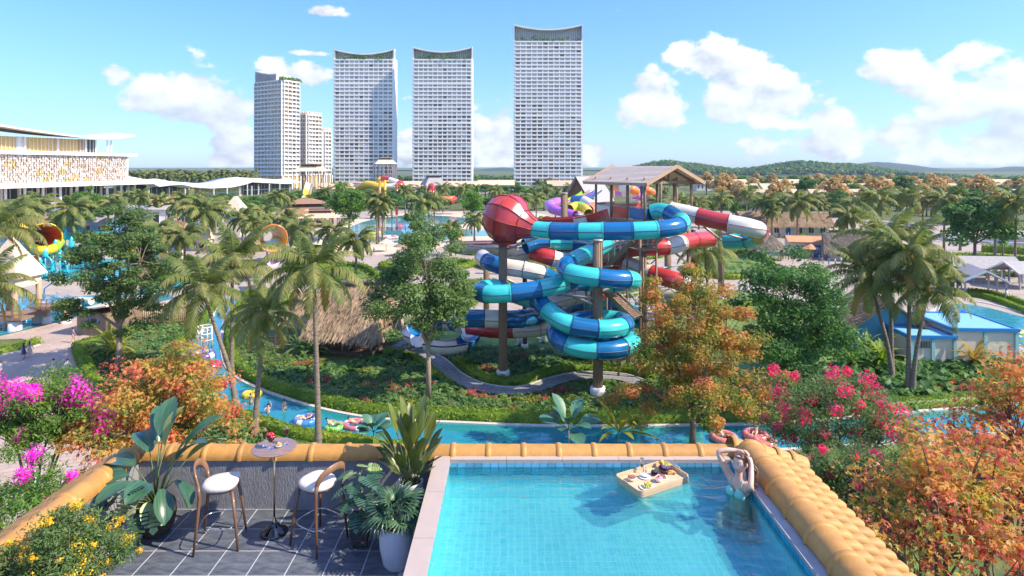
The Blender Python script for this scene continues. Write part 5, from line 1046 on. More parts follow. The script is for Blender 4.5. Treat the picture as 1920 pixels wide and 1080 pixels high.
# mid-distance broadleaf trees: one pattern of each kind, copied
def proto_tree(seed, leaf, n=46, per=120, ls=.6, cr=1.7, rx=5, rz=4.2, cz=8.2):
    T = tree('park_tree', base=(0, 0, 0), h=12, crown_z=cz, rx=rx, rz=rz, label='x', leaf=leaf, nclump=n, cr=cr, per=per, ls=ls, tr=.26, seed=seed, egg=.15, shell=.45); return T
def place(T, used, px, pyb, hpx, label, group, sxy=1.0, d=None, rz=0.0, h0=12.4, cat='tree'):
    d = d or gd(pyb); h = hpx * d / F_PX; k = h / h0; o = T if not used else copy_tree(T); o.location = ((px - CX) * d / F_PX, d, 0); o.scale = (k * sxy, k * sxy, k); o.rotation_euler = (0, 0, rz); tag(o, label, cat, group); return o
pa, pb = proto_tree(61, LEAFG), proto_tree(62, LEAFDK)
mids = [(pa, 655, 452, 108, 'tall green tree on the left shore of the lagoon', 1.0, 1), (pb, 1828, 515, 150, 'dark green tree beside the grey roofed shelters', .95, 2), (pa, 885, 440, 92, 'green tree left of the red bowl by the lagoon channel', .6, 3),
        (pa, 160, 445, 96, 'green tree in front of the hall columns', .8, 4), (pb, 1575, 420, 66, 'green tree between orange trees and the far palms', .9, 5), (pa, 470, 420, 50, 'rounded green tree below the cream cone roof', 1.3, 6), (pb, 735, 410, 52, 'round green tree on the far lagoon shore', 1.1, 7),
        (pa, 600, 398, 44, 'small green tree behind the brown pavilion', 1.2, 8), (pb, 552, 395, 36, 'small dark tree below the chute slide', 1.2, 9), (pa, 945, 385, 30, 'small round tree on the far lawn', 1.4, 10), (pb, 910, 372, 28, 'bushy tree at the foot of the middle tower', 1.8, 11), (pa, 868, 380, 34, 'round tree between the middle and right towers', 1.5, 12),
        (pa, 690, 388, 34, 'light green tree below the left tower', 1.4, 13), (pb, 1230, 405, 34, 'green tree behind the tower platform posts', 1.2, 14), (pa, 1880, 500, 120, 'slim green tree at the right edge behind the shelters', .55, 15), (pb, 520, 388, 28, 'dark rounded tree in front of the podium hall', 1.5, 16), (pa, 430, 392, 30, 'bushy tree in front of the glass hall', 1.4, 17), (pa, 1380, 420, 40, 'green tree above the red and ivory slide', .8, 18)]
used = set()
for T, px, pyb, hp, lb, sx, i in mids: place(T, id(T) in used, px, pyb, hp, lb, 'green trees in the middle distance', sx, rz=i * 1.3); used.add(id(T))
ORD = 'first second third fourth fifth sixth seventh eighth ninth tenth eleventh twelfth thirteenth fourteenth fifteenth sixteenth seventeenth eighteenth nineteenth twentieth twenty-first'.split()
po = tree('street_tree', base=(0, 0, 0), h=10, crown_z=6.4, rx=3.6, rz=3.6, label='x', leaf=LEAFORG, nclump=26, cr=1.5, per=80, ls=.8, tr=.2, seed=63, shell=.4, limbs=5)
rng = np.random.default_rng(71); first = True
for row, (y0, y1, hp, n, x0, x1) in enumerate(((352, 358, 24, 46, 1250, 2000), (364, 374, 37, 34, 1320, 2000), (382, 396, 52, 21, 1340, 1990), (404, 425, 72, 9, 1560, 1990))):
    for i in range(n):
        px = x0 + (x1 - x0) * (i + .2 + .6 * rng.random()) / n; py = y0 + (y1 - y0) * rng.random()
        if i % 3 == 2:
            place((pa, pb)[i % 2], True, px, py, hp * (.8 + .3 * rng.random()), 'green street tree among the orange ones', 'green trees among the orange rows', 1.0, rz=rng.random() * 6); continue
        place(po, not first, px, py, hp * (.75 + .45 * rng.random()), ('orange leaved street tree in the farthest row before the green wood', 'orange leaved street tree among the pale villa roofs', 'orange street tree behind the palms, %s from the left in the nearest long row' % ORD[i % len(ORD)], 'large orange tree behind the right palms, %s from the left of the tallest ones' % ORD[i % len(ORD)])[row], 'orange street trees row %d' % (row + 1), 1.0 + .3 * rng.random(), rz=rng.random() * 6, h0=10.2); first = False

for i in range(46):                                     # leafy mass at the feet of the towers and behind the lagoon
    px = 628 + i * 10.2 + 8 * rng.random(); py = 366 + 30 * rng.random() ** .7
    place((pa, pb)[i % 2], True, px, py, (20 + 12 * rng.random()), 'green tree in the leafy belt between the lagoon and the towers', 'green belt below the towers', 1.3 + .5 * rng.random(), rz=rng.random() * 6)
for i in range(26):
    px = 236 + i * 14 + 8 * rng.random(); py = 384 + 34 * rng.random()
    place((pa, pb)[i % 2], True, px, py, (24 + 16 * rng.random()), 'green tree in the leafy belt in front of the waving roofs', 'green belt before the waving roofs', 1.2 + .5 * rng.random(), rz=rng.random() * 6)
for i in range(14):
    px = 1330 + i * 22 + 10 * rng.random(); py = 398 + 14 * rng.random()
    place((pa, pb)[i % 2], True, px, py, (26 + 14 * rng.random()), 'green tree between the shop roofs and the villas', 'green trees behind the shops', 1.2 + .4 * rng.random(), rz=rng.random() * 6)

# ------------------------------------------------------------------ palms
def frond_mesh(name, Lf, droop, rise, nl, ll, seed, leafw=.055, mat=None, sweep=.55):
    """a pinnate frond along +X from the origin: arching midrib with hanging leaflets"""
    rng = np.random.default_rng(seed); s = np.linspace(0, 1, 13); ang = rise - droop * s ** 1.35; dx = np.cos(ang) * Lf / 12; dz = np.sin(ang) * Lf / 12
    X = np.r_[0, np.cumsum(dx[:-1])]; Zz = np.r_[0, np.cumsum(dz[:-1])]; side = .25 * (rng.random() - .5); Y = side * s ** 2 * Lf * .5; V = []; Fq = []
    for i in range(13):
        r = .05 * (1 - .85 * s[i]); V += [(X[i], Y[i] - r, Zz[i]), (X[i], Y[i] + r, Zz[i])]
    Fq += [(2 * i, 2 * i + 1, 2 * i + 3, 2 * i + 2) for i in range(12)]
    for i in range(nl):
        t = .14 + .86 * (i + .5) / nl; px, py, pz = np.interp(t, s, X), np.interp(t, s, Y), np.interp(t, s, Zz); a = np.interp(t, s, ang); tx, tz = math.cos(a), math.sin(a)
        ln = ll * (math.sin(math.pi * min(1, .18 + .86 * t)) ** .6) * (.85 + .3 * rng.random())
        for sgn in (-1, 1):
            j = rng.normal(size=3) * .06; out = np.array([tx * sweep, sgn * .78, tz * sweep - .28]) + j; out /= np.linalg.norm(out); mid = np.array([px, py, pz]) + out * ln * .5; hang = .30 + .5 * t
            end = mid + (out + np.array([0, 0, -hang * 1.5])) / np.linalg.norm(out + np.array([0, 0, -hang * 1.5])) * ln * .5; w = np.array([tx, 0, tz]) * leafw * (1 + .6 * rng.random()); b = len(V)
            V += [np.array([px, py, pz]) - w * .6, np.array([px, py, pz]) + w * .6, mid + w, mid - w, end + w * .12, end - w * .12]; Fq += [(b, b + 1, b + 2, b + 3), (b + 3, b + 2, b + 4, b + 5)]
    return fast_mesh(name, np.array([tuple(v) for v in V]), np.array(Fq), mat or PALMLEAF)
FR = {'up': [frond_mesh('frond', 4.2, 1.1, .95, 50, .95, i, .034) for i in (1, 2)], 'mid': [frond_mesh('frond', 4.6, 1.9, .65, 54, 1.08, i, .034) for i in (3, 4, 5)], 'low': [frond_mesh('frond', 4.4, 1.7, .05, 50, 1.05, i, .034) for i in (6, 7)], 'dry': [frond_mesh('frond', 3.8, 1.2, -.75, 34, .9, 8, mat=PALMDRY)]}
def palm(base, top, label, scale=1.0, nf=26, seed=1, r=.2, group='coconut palms close to the terrace', bend=None):
    rng = random.Random(seed); base = Vector(base); top = Vector(top); T = empty('coconut_palm', base, label, 'palm tree', group); t = top - base; b = bend if bend is not None else Vector((t.x, t.y, 0)) * .5
    pts = [Vector((0, 0, 0)), Vector((0, 0, 0)) + t * .33 + b * -.22, t * .66 + b * -.12, t]; P = resample(catmull(pts, 8), .35); n = len(P); rad = [r * (1.0 - .42 * i / n + .55 * math.exp(-i / 3.0)) * (1 + .09 * (i % 2)) for i in range(n)]
    MB().tube(P, rad, 10).build('trunk', PALMBARK, T)
    MB().lathe([(.1, -.8), (.28, -.3), (.3, .1), (.12, .7)], t, 10).build('crown_shaft', PALMDRY, T)
    for i in range(nf):
        f = (i + .5) / nf; el = 1.15 - 2.0 * f ** 1.1; kind = 'up' if f < .25 else 'mid' if f < .68 else 'low' if f < .93 else 'dry'; me = rng.choice(FR[kind]); az = i * 2.39996 + rng.uniform(-.25, .25)
        pitch = {'up': el - .75, 'mid': el - .45, 'low': el + .25, 'dry': 0.0}[kind] + rng.uniform(-.12, .12); o = link('frond', me, T, t + Vector((.12 * math.cos(az), .12 * math.sin(az), .15 * (1 - f))), scale=scale * rng.uniform(.85, 1.1))
        o.rotation_euler = (rng.uniform(-.2, .2), -pitch, az)
    for k in range(5): a = k * 1.3; MB().sphere((t.x + .3 * math.cos(a), t.y + .3 * math.sin(a), t.z - .3), .13, 8, 5, 1.2).build('coconut', M_COCO, T)
    return T
M_COCO = M('coconut', (.22, .20, .05), .5, .2, 4)
def palm_px(bx, by, tx, ty, label, d=None, dd=0.0, **k):
    d = d or gd(by); palm(((bx - CX) * d / F_PX, d, 0), at(tx, ty, d + dd), label, **k)
palm_px(597, 846, 588, 508, 'tall coconut palm in front of the thatched hut', scale=1.0, seed=1)
palm_px(444, 766, 380, 545, 'leaning coconut palm beside the river bend with dark crown', scale=1.05, seed=2)
palm_px(434, 716, 436, 492, 'upright coconut palm behind the leaning one at the river', scale=1.2, seed=3, d=58)
palm_px(478, 818, 496, 592, 'shorter coconut palm with dark fronds left of the hut', scale=.85, seed=4)
palm_px(1703, 735, 1706, 486, 'foremost upright coconut palm of the right cluster', scale=1.12, seed=5, nf=30)
palm_px(1710, 737, 1738, 545, 'short leaning coconut palm of the right cluster in front of the blue roof', scale=.95, seed=6, dd=-.5)
palm_px(1674, 712, 1630, 520, 'leaning coconut palm at the left of the right cluster', scale=1.15, seed=7)
palm_px(1672, 700, 1668, 455, 'tallest rear coconut palm of the right cluster', scale=1.3, seed=8)
palm_px(-14, 640, -6, 430, 'coconut palm cut by the left edge of the picture', scale=1.35, seed=9)
palm_px(1330, 600, 1322, 470, 'coconut palm standing in front of the red tube slide', scale=1.05, seed=10)
palm_px(-40, 760, -30, 540, 'low coconut palm just outside the left edge', scale=1.0, seed=11)
# palms further away: whole crowns copied
def palm_crown(seed, nf=20):
    rng = random.Random(seed); VV = []; FF = []; b = 0; src = [frond_mesh('f', 4.4, 1.8, .55, 20, 1.15, 90 + i, .12) for i in range(3)] + [frond_mesh('f', 4.2, 1.6, .0, 18, 1.1, 95, .12)]
    for i in range(nf):
        f = (i + .5) / nf; me = src[i % 3] if f < .7 else src[3]; co = np.empty(len(me.vertices) * 3, np.float32); me.vertices.foreach_get('co', co); co = co.reshape(-1, 3); fl = np.empty(len(me.polygons) * 4, np.int32); me.polygons.foreach_get('vertices', fl)
        mt = np.array(Matrix.Rotation(i * 2.4 + rng.uniform(-.3, .3), 3, 'Z') @ Matrix.Rotation(-((1.1 - 2.0 * f) - (.35 if f < .7 else -.3)), 3, 'Y')); VV.append(co @ mt.T); FF.append(fl.reshape(-1, 4) + b); b += len(co)
    for m in src: bpy.data.meshes.remove(m)
    return fast_mesh('crown', np.concatenate(VV), np.concatenate(FF), PALMLEAF)
PCR = [palm_crown(i) for i in (1, 2, 3)]
PTR = MB().tube([(0, 0, 0), (.1, 0, 3), (.05, .1, 6), (0, 0, 8.5)], [.3, .2, .17, .14], 8).mesh('trunk', PALMBARK)
def far_palm(px, pyb, pyt, label, group, sc=1.0, i=0, d=None):
    d = d or gd(pyb); z = EYE - (pyt - HY) * d / F_PX; T = empty('palm', ((px - CX) * d / F_PX, d, 0), label, 'palm tree', group, rz=i * 1.7)
    link('trunk', PTR, T, scale=(1.1, 1.1, z / 8.5)); link('crown', PCR[i % 3], T, (0, 0, z), (0, 0, i * .9), scale=sc)
fp = [(50, 470, 385, 'palm in front of the hall, left of the blue house', 1.2), (72, 462, 378, 'taller palm behind the blue house at the left', 1.2), (135, 500, 392, 'palm with broad crown above the children pool', 1.3), (118, 490, 415, 'short palm beside the orange funnel', 1.0), (20, 520, 400, 'palm at the left edge above the play tower', 1.4),
      (262, 430, 366, 'palm at the right end of the mosaic hall', 1.2), (232, 425, 372, 'thin palm beside the hall canopy', 1.1), (332, 440, 385, 'palm left of the wicker barrel', 1.2), (352, 452, 378, 'large crowned palm above the wicker barrel', 1.5), (385, 470, 395, 'palm with drooping crown right of the barrel', 1.7), (408, 425, 382, 'palm in front of the glass hall', 1.2),
      (492, 450, 400, 'palm in front of the brown pavilion', 1.3), (520, 430, 368, 'palm left of the chute slide', 1.2), (540, 425, 372, 'palm below the chute slide', 1.0), (640, 400, 352, 'palm below the left tower, left edge', 1.3), (610, 398, 358, 'palm behind the lagoon tree', 1.1),
      (707, 458, 372, 'left palm of the three on the lagoon beach', 1.1), (710, 456, 395, 'short palm of the three on the lagoon beach', .9), (717, 458, 382, 'leaning palm of the three on the lagoon beach', 1.1), (790, 430, 380, 'broad palm on the far lagoon shore', 1.6), (815, 428, 375, 'dark palm on the far lagoon shore', 1.2), (760, 405, 358, 'palm between the left and middle towers', 1.3), (830, 398, 352, 'palm in front of the middle tower', 1.2), (870, 402, 356, 'palm at the right foot of the middle tower', 1.3),
      (890, 455, 412, 'palm left of the red bowl, low', 1.0), (978, 420, 376, 'palm just above the red bowl', 1.2), (1005, 415, 372, 'palm right of the red bowl top', 1.2), (1042, 440, 382, 'thin palm beside the timber mast', .9), (930, 400, 358, 'palm at the left foot of the tallest tower', 1.2), (1020, 395, 356, 'palm at the foot of the tallest tower', 1.2), (1070, 392, 352, 'palm behind the racing slides', 1.1),
      (1232, 430, 378, 'palm seen between the right tower posts', 1.1), (1280, 425, 376, 'palm right of the slide tower roof', 1.2), (1310, 430, 380, 'palm behind the red and ivory slide', 1.1), (1352, 428, 372, 'palm above the red and ivory slide end', 1.2), (1400, 420, 362, 'slim palm left of the brown roofed house', 1.0), (1437, 446, 378, 'palm in front of the long brown roofed house', 1.3), (1447, 448, 396, 'short palm in front of the long brown roofed house', .9), (1496, 470, 380, 'palm with wide crown in front of the paved court', 1.4), (1524, 438, 372, 'upright palm by the parked cars', 1.2), (1535, 438, 384, 'leaning palm by the parked cars', 1.1), (1600, 440, 382, 'palm left of the near right cluster', 1.3), (1590, 470, 405, 'low palm behind the near right cluster', 1.3),
      (1770, 480, 375, 'palm among the orange trees, right', 1.4), (1800, 470, 385, 'palm left of the dark tree by the road', 1.2), (1866, 500, 392, 'palm right of the dark tree by the road', 1.3), (1905, 520, 380, 'palm at the right edge', 1.5), (1640, 465, 372, 'palm rising behind the rear palm of the near cluster', 1.5), (1700, 450, 368, 'palm crown above the near right cluster', 1.4), (1770, 545, 515, 'small palm by the garden stream', .8)]
fp += [(268, 470, 418, 'palm right of the big left tree by the garden island', 1.1), (300, 500, 430, 'palm beside the ball pool', 1.2), (345, 512, 440, 'palm above the ball pool', 1.2), (455, 462, 408, 'palm right of the cream pyramid tower', 1.2), (476, 478, 418, 'low palm behind the upright river palm', 1.1), (540, 470, 410, 'palm behind the tall river palm', 1.2), (560, 492, 428, 'palm left of the lagoon beach', 1.2), (625, 500, 432, 'palm in the garden behind the hut', 1.1), (668, 520, 450, 'palm in the garden island behind the hut', 1.1), (215, 445, 385, 'palm between the big left tree and the hall', 1.2), (188, 440, 380, 'palm behind the blue house with grey roof', 1.2), (300, 425, 375, 'palm before the wave roofed hall', 1.2), (430, 440, 392, 'palm before the cream pyramid tower', 1.1), (5, 470, 395, 'palm at the left edge near the blue trough', 1.2), (1010, 470, 420, 'palm behind the red bowl tubes', 1.0), (845, 480, 430, 'palm left of the ivory trough', 1.0)]
for i, (x, b, t, lb, sc) in enumerate(fp): far_palm(x, b, t, lb, 'palms across the park', sc, i)
rng = random.Random(9)
for i in range(30):
    x = 236 + i * 8.2 + rng.uniform(-3, 3); far_palm(x, 0, rng.uniform(325, 333), 'dark palm in the dense row behind the waving roofs', 'palm row behind the waving roofs', rng.uniform(1.5, 2.0), i, d=rng.uniform(470, 520))
for i in range(22):
    x = 640 + i * 29 + rng.uniform(-10, 10); far_palm(x, 0, rng.uniform(352, 362), 'small palm in the line at the feet of the towers', 'palm line below the towers', rng.uniform(1.2, 1.7), i, d=rng.uniform(380, 440))
for i in range(24):
    x = 1330 + i * 27 + rng.uniform(-10, 10); far_palm(x, 0, rng.uniform(362, 378), 'small palm scattered among the villas and orange trees', 'palms among the villas', rng.uniform(1.0, 1.5), i, d=rng.uniform(230, 330))
# low tropical plants in front
def fan_plant(name, loc, label, n, ln, w, mat, seed, cat='plant', el0=1.2, el1=.5, stem=0.0, group=None, bend=.8, tip=.35, stalk=.0):
    """a tuft of strap leaves; each leaf a part"""
    rng = random.Random(seed); T = empty(name, loc, label, cat, group)
    for i in range(n):
        az = i * 2.4 + rng.uniform(-.3, .3); el = el0 + (el1 - el0) * i / n + rng.uniform(-.1, .1); L_ = ln * rng.uniform(.75, 1.1); ww = w * rng.uniform(.8, 1.15)
        o = link('leaf', blade(L_, ww, bend * rng.uniform(.7, 1.2), mat, tip, stalk), T, (0, 0, stem)); o.rotation_euler = (rng.uniform(-.3, .3), -el, az)
    if stem: MB().tube([(0, 0, 0), (.02, 0, stem)], [.05, .03], 7).build('stem', BARKLT, T)
    return T
def blade(L_, w, bend, mat, tip=.35, stalk=0.0, fold=.18, k=9):
    """a leaf blade along +X, arching down, folded along the midrib"""
    vs = []; x = z = 0.0; a = 0.0; st = L_ / (k - 1); P = []
    for i in range(k):
        P.append((x, z, a)); t = (i + 1) / (k - 1); a = -bend * t ** 1.5; x += math.cos(a) * st; z += math.sin(a) * st
    for i, (x, z, a) in enumerate(P):
        t = i / (k - 1); q = 0.06 if t < stalk else max(.03, math.sin(math.pi * min(1, ((t - stalk) / (1 - stalk)) ** (.75 if tip < .5 else 1.1) * .96 + .04)) ** .75); ww = w * q / 2
        nx, nz = -math.sin(a), math.cos(a); f = fold * ww
        vs += [(x + nx * f, -ww, z + nz * f), (x + nx * f * .3, -ww * .5, z + nz * f * .3), (x, 0, z), (x + nx * f * .3, ww * .5, z + nz * f * .3), (x + nx * f, ww, z + nz * f)]
    return MB().add(vs, [(i * 5 + j, i * 5 + j + 1, i * 5 + 6 + j, i * 5 + 5 + j) for i in range(k - 1) for j in range(4)], True).mesh('leaf', mat)
BIGLEAF = M('blue_green_leaf', (.045, .13, .085), .45, .25, 3.0, stretch=(1, 6, 1), col2=(.06, .17, .10))
YOUNGLEAF = M('yellow_green_leaf', (.20, .30, .03), .45, .3, 3.0, stretch=(1, 6, 1), col2=(.26, .33, .04))
for i, (px, py, d, ln, nm) in enumerate(((1066, 826, 40, 2.4, 'blue green elephant ear plant rising in front of the river'), (1160, 830, 40.5, 2.6, 'young fan palm with green fronds in front of the river'), (700, 830, 42, 1.6, 'pale elephant ear leaves behind the potted plant at the river'), (1740, 640, 58, 2.2, 'x'))):
    if i == 3: continue
    P = G(px, py + 40); P = Vector(((px - CX) * d / F_PX, d, 0)); z = EYE - (py - 20 - HY) * d / F_PX
    fan_plant('river_plant', (P.x, P.y, 0), nm, 12 if i != 1 else 14, ln, .95 if i != 1 else .35, BIGLEAF if i != 1 else SHRUBY, 40 + i, stem=max(.3, z), el0=1.3, el1=.1, tip=.6, stalk=.35 if i != 1 else .1)
for i, (px, py, h, lb, m) in enumerate(((1625, 672, 3.0, 'bright yellow green fan plant below the right palms', YOUNGLEAF), (1655, 690, 3.2, 'green fan plant at the foot of the right palms', HEDGE), (1598, 690, 2.6, 'low fan plant behind the crimson oleander', HEDGE), (1840, 678, 2.4, 'golden palm shrub at the corner of the blue roofed pump house', YOUNGLEAF), (1828, 690, 3.0, 'second golden palm shrub by the pump house wall', PALMDRY), (206, 664, 3.4, 'golden cane palm beside the timber kiosk', SHRUBY), (216, 672, 2.8, 'smaller golden cane palm beside the kiosk wall', SHRUBY), (770, 655, 2.6, 'ginger plant beside the hut path', SHRUB), (742, 640, 2.8, 'banana plant at the right corner of the hut', BIGLEAF), (660, 530, 3.0, 'palm shrub in the garden behind the hut', HEDGE), (1400, 480, 3.6, 'bright shrub palm near the thatched parasol', YOUNGLEAF), (560, 665, 2.4, 'dark sago palm left of the hut', SHRUB), (585, 668, 2.2, 'dark sago palm against the hut lattice', SHRUB), (880, 690, 1.6, 'agave clump beside the big column', SHRUB), (1895, 660, 2.4, 'bright fan plant beside the family pool', YOUNGLEAF))):
    fan_plant('tropical_shrub', G(px, py), lb, 22, h, h * .13, m, 60 + i, stem=h * .25, el0=1.4, el1=.15, bend=1.2)
# ------------------------------------------------------------------ huts, houses, shelters
def strands(prof_faces, rng, dens, ln, mat, name, T):
    """thatch straws lying down the slopes; prof_faces = quads (eave a, eave b, top b, top a)"""
    VV = []; FF = []; b = 0
    for q in prof_faces:
        q = [np.array(p, float) for p in q]; area = np.linalg.norm(np.cross(q[1] - q[0], q[3] - q[0])) + np.linalg.norm(np.cross(q[2] - q[1], q[3] - q[2])); n = int(dens * area / 2); u, v = rng.random(n), rng.random(n) ** .9
        p = (q[0] * (1 - u)[:, None] + q[1] * u[:, None]) * (1 - v)[:, None] + (q[3] * (1 - u)[:, None] + q[2] * u[:, None]) * v[:, None]
        dn = (q[0] + q[1] - q[2] - q[3]); dn /= np.linalg.norm(dn); sd = q[1] - q[0]; sd /= np.linalg.norm(sd) + 1e-9; nr = np.cross(sd, -dn); nr *= np.sign(nr[2]) if abs(nr[2]) > .01 else 1
        d = dn + rng.normal(size=(n, 3)) * .12; L_ = ln * (.6 + .8 * rng.random(n))[:, None]; w = sd * .05 * (.6 + rng.random(n))[:, None]; lift = nr * (.03 + .14 * rng.random(n))[:, None]
        V = np.stack([p - w + nr * .01, p + w + nr * .01, p + d * L_ + w * .4 + lift, p + d * L_ - w * .4 + lift], 1).reshape(-1, 3); VV.append(V); FF.append(np.arange(4 * n).reshape(n, 4) + b); b += 4 * n
    o = link(name, fast_mesh(name, np.concatenate(VV), np.concatenate(FF), mat), T); o['kind'] = 'stuff'
STRAW = leafmat('straw', [(.12, .085, .05), (.24, .175, .11), (.36, .26, .165), (.46, .35, .23)], clump=.6, trans=.1, rough=.8)
STRAWGR = leafmat('grey_straw', [(.09, .075, .058), (.16, .135, .105), (.24, .20, .155)], clump=.6, trans=.1, rough=.8)
def gable_house(name, px, pyb, w, l, hw, hr, rz, label, wall, roof, cat='house', group=None, over=.8, openings=3, thatch=None, d=None, trim=WHITE, boards=True, z0=0.0):
    d = d or gd(pyb); T = empty(name, ((px - CX) * d / F_PX, d, z0), label, cat, group, rz=rz)
    MB().prism([(-w / 2, -l / 2), (w / 2, -l / 2), (w / 2, l / 2), (-w / 2, l / 2)], 0, hw).build('wall', wall, T)
    for s in (-1, 1): MB().add([(s * w / 2, -l / 2, hw), (s * w / 2, l / 2, hw), (s * w / 2, 0, hw + hr * .94)], [(0, 1, 2)]).build('gable', wall, T)
    W, Lh = w / 2 + over, l / 2 + over; dz = hr * over / (l / 2); quads = []
    for s in (-1, 1):
        e, t = hw - dz, hw + hr; vs = [(-W, s * Lh, e), (W, s * Lh, e), (W, 0, t), (-W, 0, t)]; quads.append(vs); vs2 = [(x, y, z + .18) for x, y, z in vs]
        MB().add(vs + vs2, [(0, 1, 2, 3), (7, 6, 5, 4), (0, 4, 5, 1), (1, 5, 6, 2), (3, 7, 4, 0)]).build('roof_slope', roof, T)
    MB().box((0, 0, hw + hr + .14), (2 * W + .06, .3, .18)).build('ridge', roof, T)
    if thatch: strands([[(x, y, z + .2) for x, y, z in q] for q in quads], np.random.default_rng(int(px)), 40, .8, thatch, 'thatch_straws', T)
    n = openings
    for i in range(n):
        x = -w / 2 + w * (i + .5) / n
        dr = (i == n // 2); f = MB().box((x, -l / 2 - .03, hw * (.42 if dr else .55)), (w / n * .42 + .2, .1, hw * (.84 if dr else .45) + .2)).build('door_frame' if dr else 'window_frame', trim, T)
        MB().box((x, -l / 2 - .07, hw * (.42 if dr else .55)), (w / n * .42, .08, hw * (.82 if dr else .45))).build('door' if dr else 'pane', BLUE if dr and wall is CREAM else GLASSDK, f)
        if not dr: MB().box((x, -l / 2 - .13, hw * .55), (.06, .04, hw * .45)).build('glazing_bar', trim, f)
    return T
gable_house('blue_boarded_house', 80, 444, 14, 8, 3.4, 2.4, .05, 'blue boarded house with brown roof behind the orange funnel', BLUEWALL, ROOFBR, group='blue boarded houses', openings=4)
gable_house('blue_boarded_house', 168, 440, 15, 7, 3.6, 2.2, .0, 'blue boarded house with grey roof half hidden by the big tree', BLUEWALL, ROOFGR, group='blue boarded houses', openings=4)
gable_house('blue_gable_house', 1642, 640, 7.0, 6.2, 2.9, 2.4, 1.35, 'thatched house with bright blue gable under the right palms', BLUEWALL, THATCH, thatch=STRAW, over=1.4, openings=2)
gable_house('long_shop_house', 1466, 442, 22, 9, 4.0, 2.8, -.05, 'long brown roofed shop with glass front across the court', CREAM, THATCH, thatch=STRAW, openings=7, over=1.6)
gable_house('blue_gable_shop', 1425, 436, 10, 9, 4.4, 2.6, 1.5, 'blue gabled shop joined to the left of the long brown roof', BLUEWALL, THATCHDK, openings=2, over=1.2)
gable_house('yellow_service_house', 1526, 478, 11, 7, 3.2, .9, -.25, 'yellow walled house with flat orange roof and blue door', CREAM, ROOFOR, openings=3, over=.5)
gable_house('thatched_bar', 1590, 486, 7, 6, 2.8, 2.6, -.4, 'thatched bar with yellow wall beside the orange roofed house', CREAM, THATCHDK, thatch=STRAWGR, openings=2, over=1.4)
gable_house('brown_boathouse', 322, 412, 12, 8, 5.0, 3.4, .5, 'brown gabled shelter roof behind the left palms', WOODDK, ROOFOR, openings=3)
gable_house('small_timber_shelter', 48, 484, 7.6, 4, 2.7, 1.3, .0, 'small dark timber shelter behind the thatched play tower', WOODDK, ROOFBR, openings=2)
gable_house('far_cream_house', 305, 425, 22, 9, 6.0, 1.0, 0.1, 'white block with dark shop front behind the palms below the wave roof', WHITE, CONC, openings=5)
gable_house('far_service_block', 60, 420, 40, 9, 6.5, .8, .05, 'low white service block with dark windows under the mosaic hall', WHITE, CONC, openings=9)
# villas on the right: rows of pale roofs among orange trees
VILLA = M('villa_white', (.60, .57, .53), .6, .06, .3)
rng = random.Random(5)
for r, (py, n, x0, x1) in enumerate(((357, 12, 1290, 1960), (372, 11, 1370, 1960), (392, 9, 1380, 1960))):
    for i in range(n):
        px = x0 + (x1 - x0) * (i + .5) / n + rng.uniform(-8, 8); d = gd(py)
        gable_house('villa', px, py, (x1 - x0) / n * .66 * d / F_PX, 12, 6.0, 3.2, rng.uniform(-.08, .08), '%s villa from the left in the %s row of pale roofed villas' % (ORD[i], ('farthest', 'middle', 'nearest')[r]), VILLA, ROOFPINK, group='villas row %d' % (r + 1), openings=5, over=.8)
for i, (px, py) in enumerate(((640, 372), (700, 368), (860, 366), (930, 362), (1060, 364), (770, 366))):
    gable_house('villa', px, py, 26, 12, 6.5, 3.2, .02 * i, ('pale villa below the left edge of the left tower', 'pale villa below the left tower', 'white villa right of the middle tower foot', 'white villa left of the tallest tower foot', 'pale villa below the right side of the tallest tower', 'white villa between left and middle towers')[i], VILLA, ROOFPINK, group='villas below the towers', openings=6)
